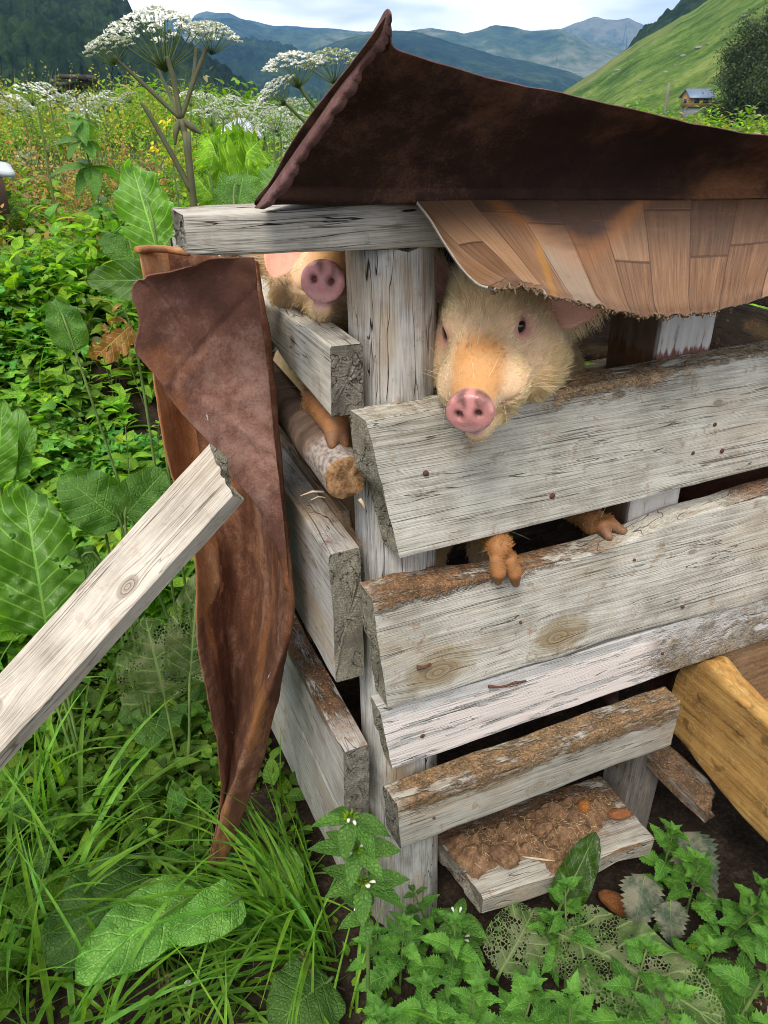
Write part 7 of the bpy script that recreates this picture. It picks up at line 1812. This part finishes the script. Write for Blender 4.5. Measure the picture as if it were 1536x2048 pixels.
# white clover heads
for i, (x, y, R, lab) in enumerate([(232, 1452, .0085, 'white clover head beneath the leaning plank'), (266, 1402, .009, 'white clover head closest to the rusty sheet foot'), (122, 1598, .009, 'white clover head by the yellowing leaf'), (375, 1972, .0085, 'white clover head under the big crinkled leaf'), (122, 1450, .004, 'tiny white flower in the shade of the plank')]):
    z = .045; c = onZ(x, y, z); b = np.array([c[0], c[1], gz(c)]); root = empty('clover_flower', b); tag(root, lab, 'clover'); rr = np.random.default_rng(i+40); k = 46
    d = rr.normal(0, 1, (k, 3)); d[:, 2] = np.abs(d[:, 2])*.8-.2; d /= np.linalg.norm(d, axis=1)[:, None]
    g = [tube('f', [c-b+q_*R*.3, c-b+q_*R*.8, c-b+q_*R+[0, 0, R*.15]], [R*.05, R*.13, R*.05], n=5, nl=4, ret=True) for q_ in d]
    V, F = merge(g); child('florets', V, F, [m_flor], root, attr={'Col': np.tile([.78, .80, .68], (len(V), 1))})
    V, F = tube('s', [(0, 0, 0), c-b], [.001], n=5, ret=True); child('stem', V, F, [G_STEM], root, uv=np.zeros((len(V), 2)), attr={'Col': np.ones((len(V), 3))})
# plantain seed spikes
for i, (a_, b_, lab) in enumerate([((330, 1950), (372, 2010), 'brown plantain seed spike below the big crinkled leaf'), ((603, 1912-1000+990), (640, 1990), 'curved plantain seed spike beside the clover head'), ((315, 1910), (325, 2040), 'slender green plantain spike near the bottom edge')]):
    a3 = onZ(a_[0], a_[1], .13); b3 = onZ(b_[0], b_[1], .01); b3[2] = gz(b3); root = empty('plantain_spike', b3); tag(root, lab, 'plantain')
    V, F = tube('s', [(0, 0, 0), (a3-b3)*[.4, .4, .5], a3-b3], [.0014], n=6, nl=12, ret=True); child('stem', V, F, [G_STEM], root, uv=np.zeros((len(V), 2)), attr={'Col': np.ones((len(V), 3))})
    P = [(a3-b3)*(1-.55*t)+np.random.default_rng(j).normal(0, .0019, 3) for j, t in enumerate(np.linspace(0, 1, 90))]; rr = np.random.default_rng(i)
    g = place(T_SM, np.array(P), rots(rr.uniform(0, 6.28, 90), rr.uniform(.2, 1.2, 90), rr.normal(0, 1, 90)), np.full(90, .0055)); child('seed_head', g[0], g[1], [G_DRY], root, uv=g[2], attr={'Col': np.full((len(g[0]), 3), .55)})
# odds and ends on the soil
lump('dried_husk', onZ(1246, 1812, .035), .026, [fibremat('dry_fibre', (.42, .17, .06), (.20, .07, .02), 150)], 91, 'orange brown fibrous husk on the soil below the step board', 'husk', (1.7, .75, .6), -1.0, .15)
lump('fruit_peel', onZ(1512, 1825, .015), .016, [fibremat('red_peel', (.30, .04, .035), (.14, .02, .02), 90)], 92, 'dark red fruit peel on the soil under the trough', 'peel', (1.2, .8, .6), .4, .3)
lump('brick_shard', onZ(428, 1450, .02), .022, [fibremat('brick_red', (.34, .12, .06), (.22, .08, .045), 40)], 93, 'reddish brick shard leaning at the foot of the rusty sheet', 'brick', (.7, .5, 1.3), .3, .25)
lump('stone', onZ(330, 1345, .01), .03, [m_rock], 94, 'grey stone on the soil between plank and rusty sheet', 'stone', (1.3, .9, .5), .5, .3)
lump('stone', onZ(385, 1425, .008), .022, [m_rock], 95, 'smaller grey stone beside the brick shard', 'stone', (1.4, .9, .5), 1.5, .3)
# seeds and chaff littering the bare soil at the right
P = scatter_xy(r, 2600, .15, 1.0, -.62, -.1); P = np.concatenate([P, scatter_xy(r, 1600, -.9, -.3, .2, 1.2)]); P[:, 2] += .004
g_ = place(T_SM, P, rots(r.uniform(0, 6.28, len(P)), r.normal(0, .3, len(P)), r.normal(0, .6, len(P))), r.uniform(.003, .008, len(P)))
stuffmesh('litter', [(g_, G_DRY, rndcol(r, len(P), g_[3], .3, 1.3))], label='pale seeds and chaff littering the dark soil')
P = scatter_xy(r, 900, -1.0, .8, -.6, 1.3); P[:, 2] += .003; V, F = merge([tube('t', [p, p+[math.cos(a)*l, math.sin(a)*l, .002+abs(w)]], [.0012, .0004], n=4, ret=True) for p, a, l, w in zip(P, r.uniform(0, 6.28, 900), r.uniform(.01, .06, 900), r.normal(0, .006, 900))][:len(P)])
tag(mesh_np('twig_litter', V, F, [m_stalk]), 'thin dead stems and twigs strewn over the soil', kind='stuff')

# ---- things out in the meadow
def flatstones(c, w, h, n, label):
    rr = np.random.default_rng(4); root = None; parts = []
    for i in range(n):
        f = i/n; z = h*f; ww = w*(1-.55*f)
        for k in range(5):
            x = rr.uniform(-ww/2, ww/2); y = rr.uniform(-w*.25, w*.25); L_ = w*rr.uniform(.12, .3)
            V, F = boxm((x-L_/2, y-L_*.35, z), (x+L_/2, y+L_*.35, z+h/n*1.1)); V = V+rr.normal(0, h/n*.16, V.shape); parts.append((V, F))
    V, F = merge(parts); o = mesh_np('stone_pile', V, F, [greenmat('slate_dark', [(.3, (.03, .028, .026)), (.5, (.075, .07, .065)), (.7, (.16, .15, .14))], 8, .03)], smooth=False); o.location = c; return tag(o, label, 'stone pile')
c = atD(152, 208, 12); flatstones((c[0], c[1], c[2]-.1), .85, .42, 11, 'dark pile of flat slates showing above the meadow flowers')
s = NT('white_tarp'); m_tarp = s.bsdf((.40, .43, .48), .4, None, .4)
s = NT('shed_dark'); n = s.noise(s.coord('Object'), 8, 3); m_shd = s.bsdf(s.mix(n, (.06, .035, .025), (.13, .08, .055)), .8)
c0, c1 = atD(-60, 322, 3.6), atD(52, 352, 3.4)
hut = empty('small_shed', (c1[0]-.3, c1[1]+.2, gz(c1))); tag(hut, 'low dark shed with a white sheet roof among the weeds', 'shed')
G = np.array([[atD(-140, 318, 4.3), atD(-50, 318, 4.3), atD(14, 330, 4.2)], [atD(-140, 345, 3.8), atD(-50, 345, 3.8), atD(30, 350, 3.8)]]); G = surf([list(G[0]), list((G[0]+G[1])/2+[0, 0, .01]), list(G[1])], 12, 16)
sheet('roof', G, .02, [m_tarp], hut)
wl_ = [atD(-300, 366, 3.8), atD(8, 366, 3.8)]; V, F = boxm((0, 0, 0), (1, 1, 1)); A_, B_ = wl_; d_ = B_-A_; V = A_+V[:, 0:1]*d_+V[:, 1:2]*(-Rh*.05+Fh*.08)+V[:, 2:3]*np.array([0, 0, .02])-np.array([0, 0, .12])*(1-V[:, 2:3]); mesh_np('wall', V, F, [m_shd], hut, smooth=False)
G = surf([[atD(430, 248, 8.5), atD(480, 246, 8.6), atD(520, 256, 8.6)], [atD(440, 262, 8.2), atD(485, 262, 8.2), atD(530, 272, 8.1)]], 8, 12) if False else None
a_, b_, c_, d_ = atD(452, 250, 8.8), atD(520, 262, 8.6), atD(445, 262, 8.0), atD(530, 277, 7.9)
G = surf([[a_, (a_+b_)/2+[0, 0, .08], b_], [(a_+c_)/2, (a_+b_+c_+d_)/4+[0, 0, .10], (b_+d_)/2], [c_, (c_+d_)/2+[0, 0, .03], d_]], 16, 20)
tag(sheet('white_tarpaulin', G, .01, [m_tarp]), 'white tarpaulin showing between the hogweed umbels', 'tarpaulin')
G = surf([[atD(486, 328, 2.5), atD(500, 326, 2.5), atD(514, 340, 2.5)], [atD(490, 345, 2.48), atD(505, 345, 2.45), atD(521, 352, 2.5)], [atD(500, 364, 2.5), atD(510, 364, 2.48), atD(519, 360, 2.5)]], 14, 14)
tag(sheet('scrap_metal', G, .003, [m_rc]), 'crumpled rusty scrap of metal lying in the weeds above the beam', 'scrap metal')
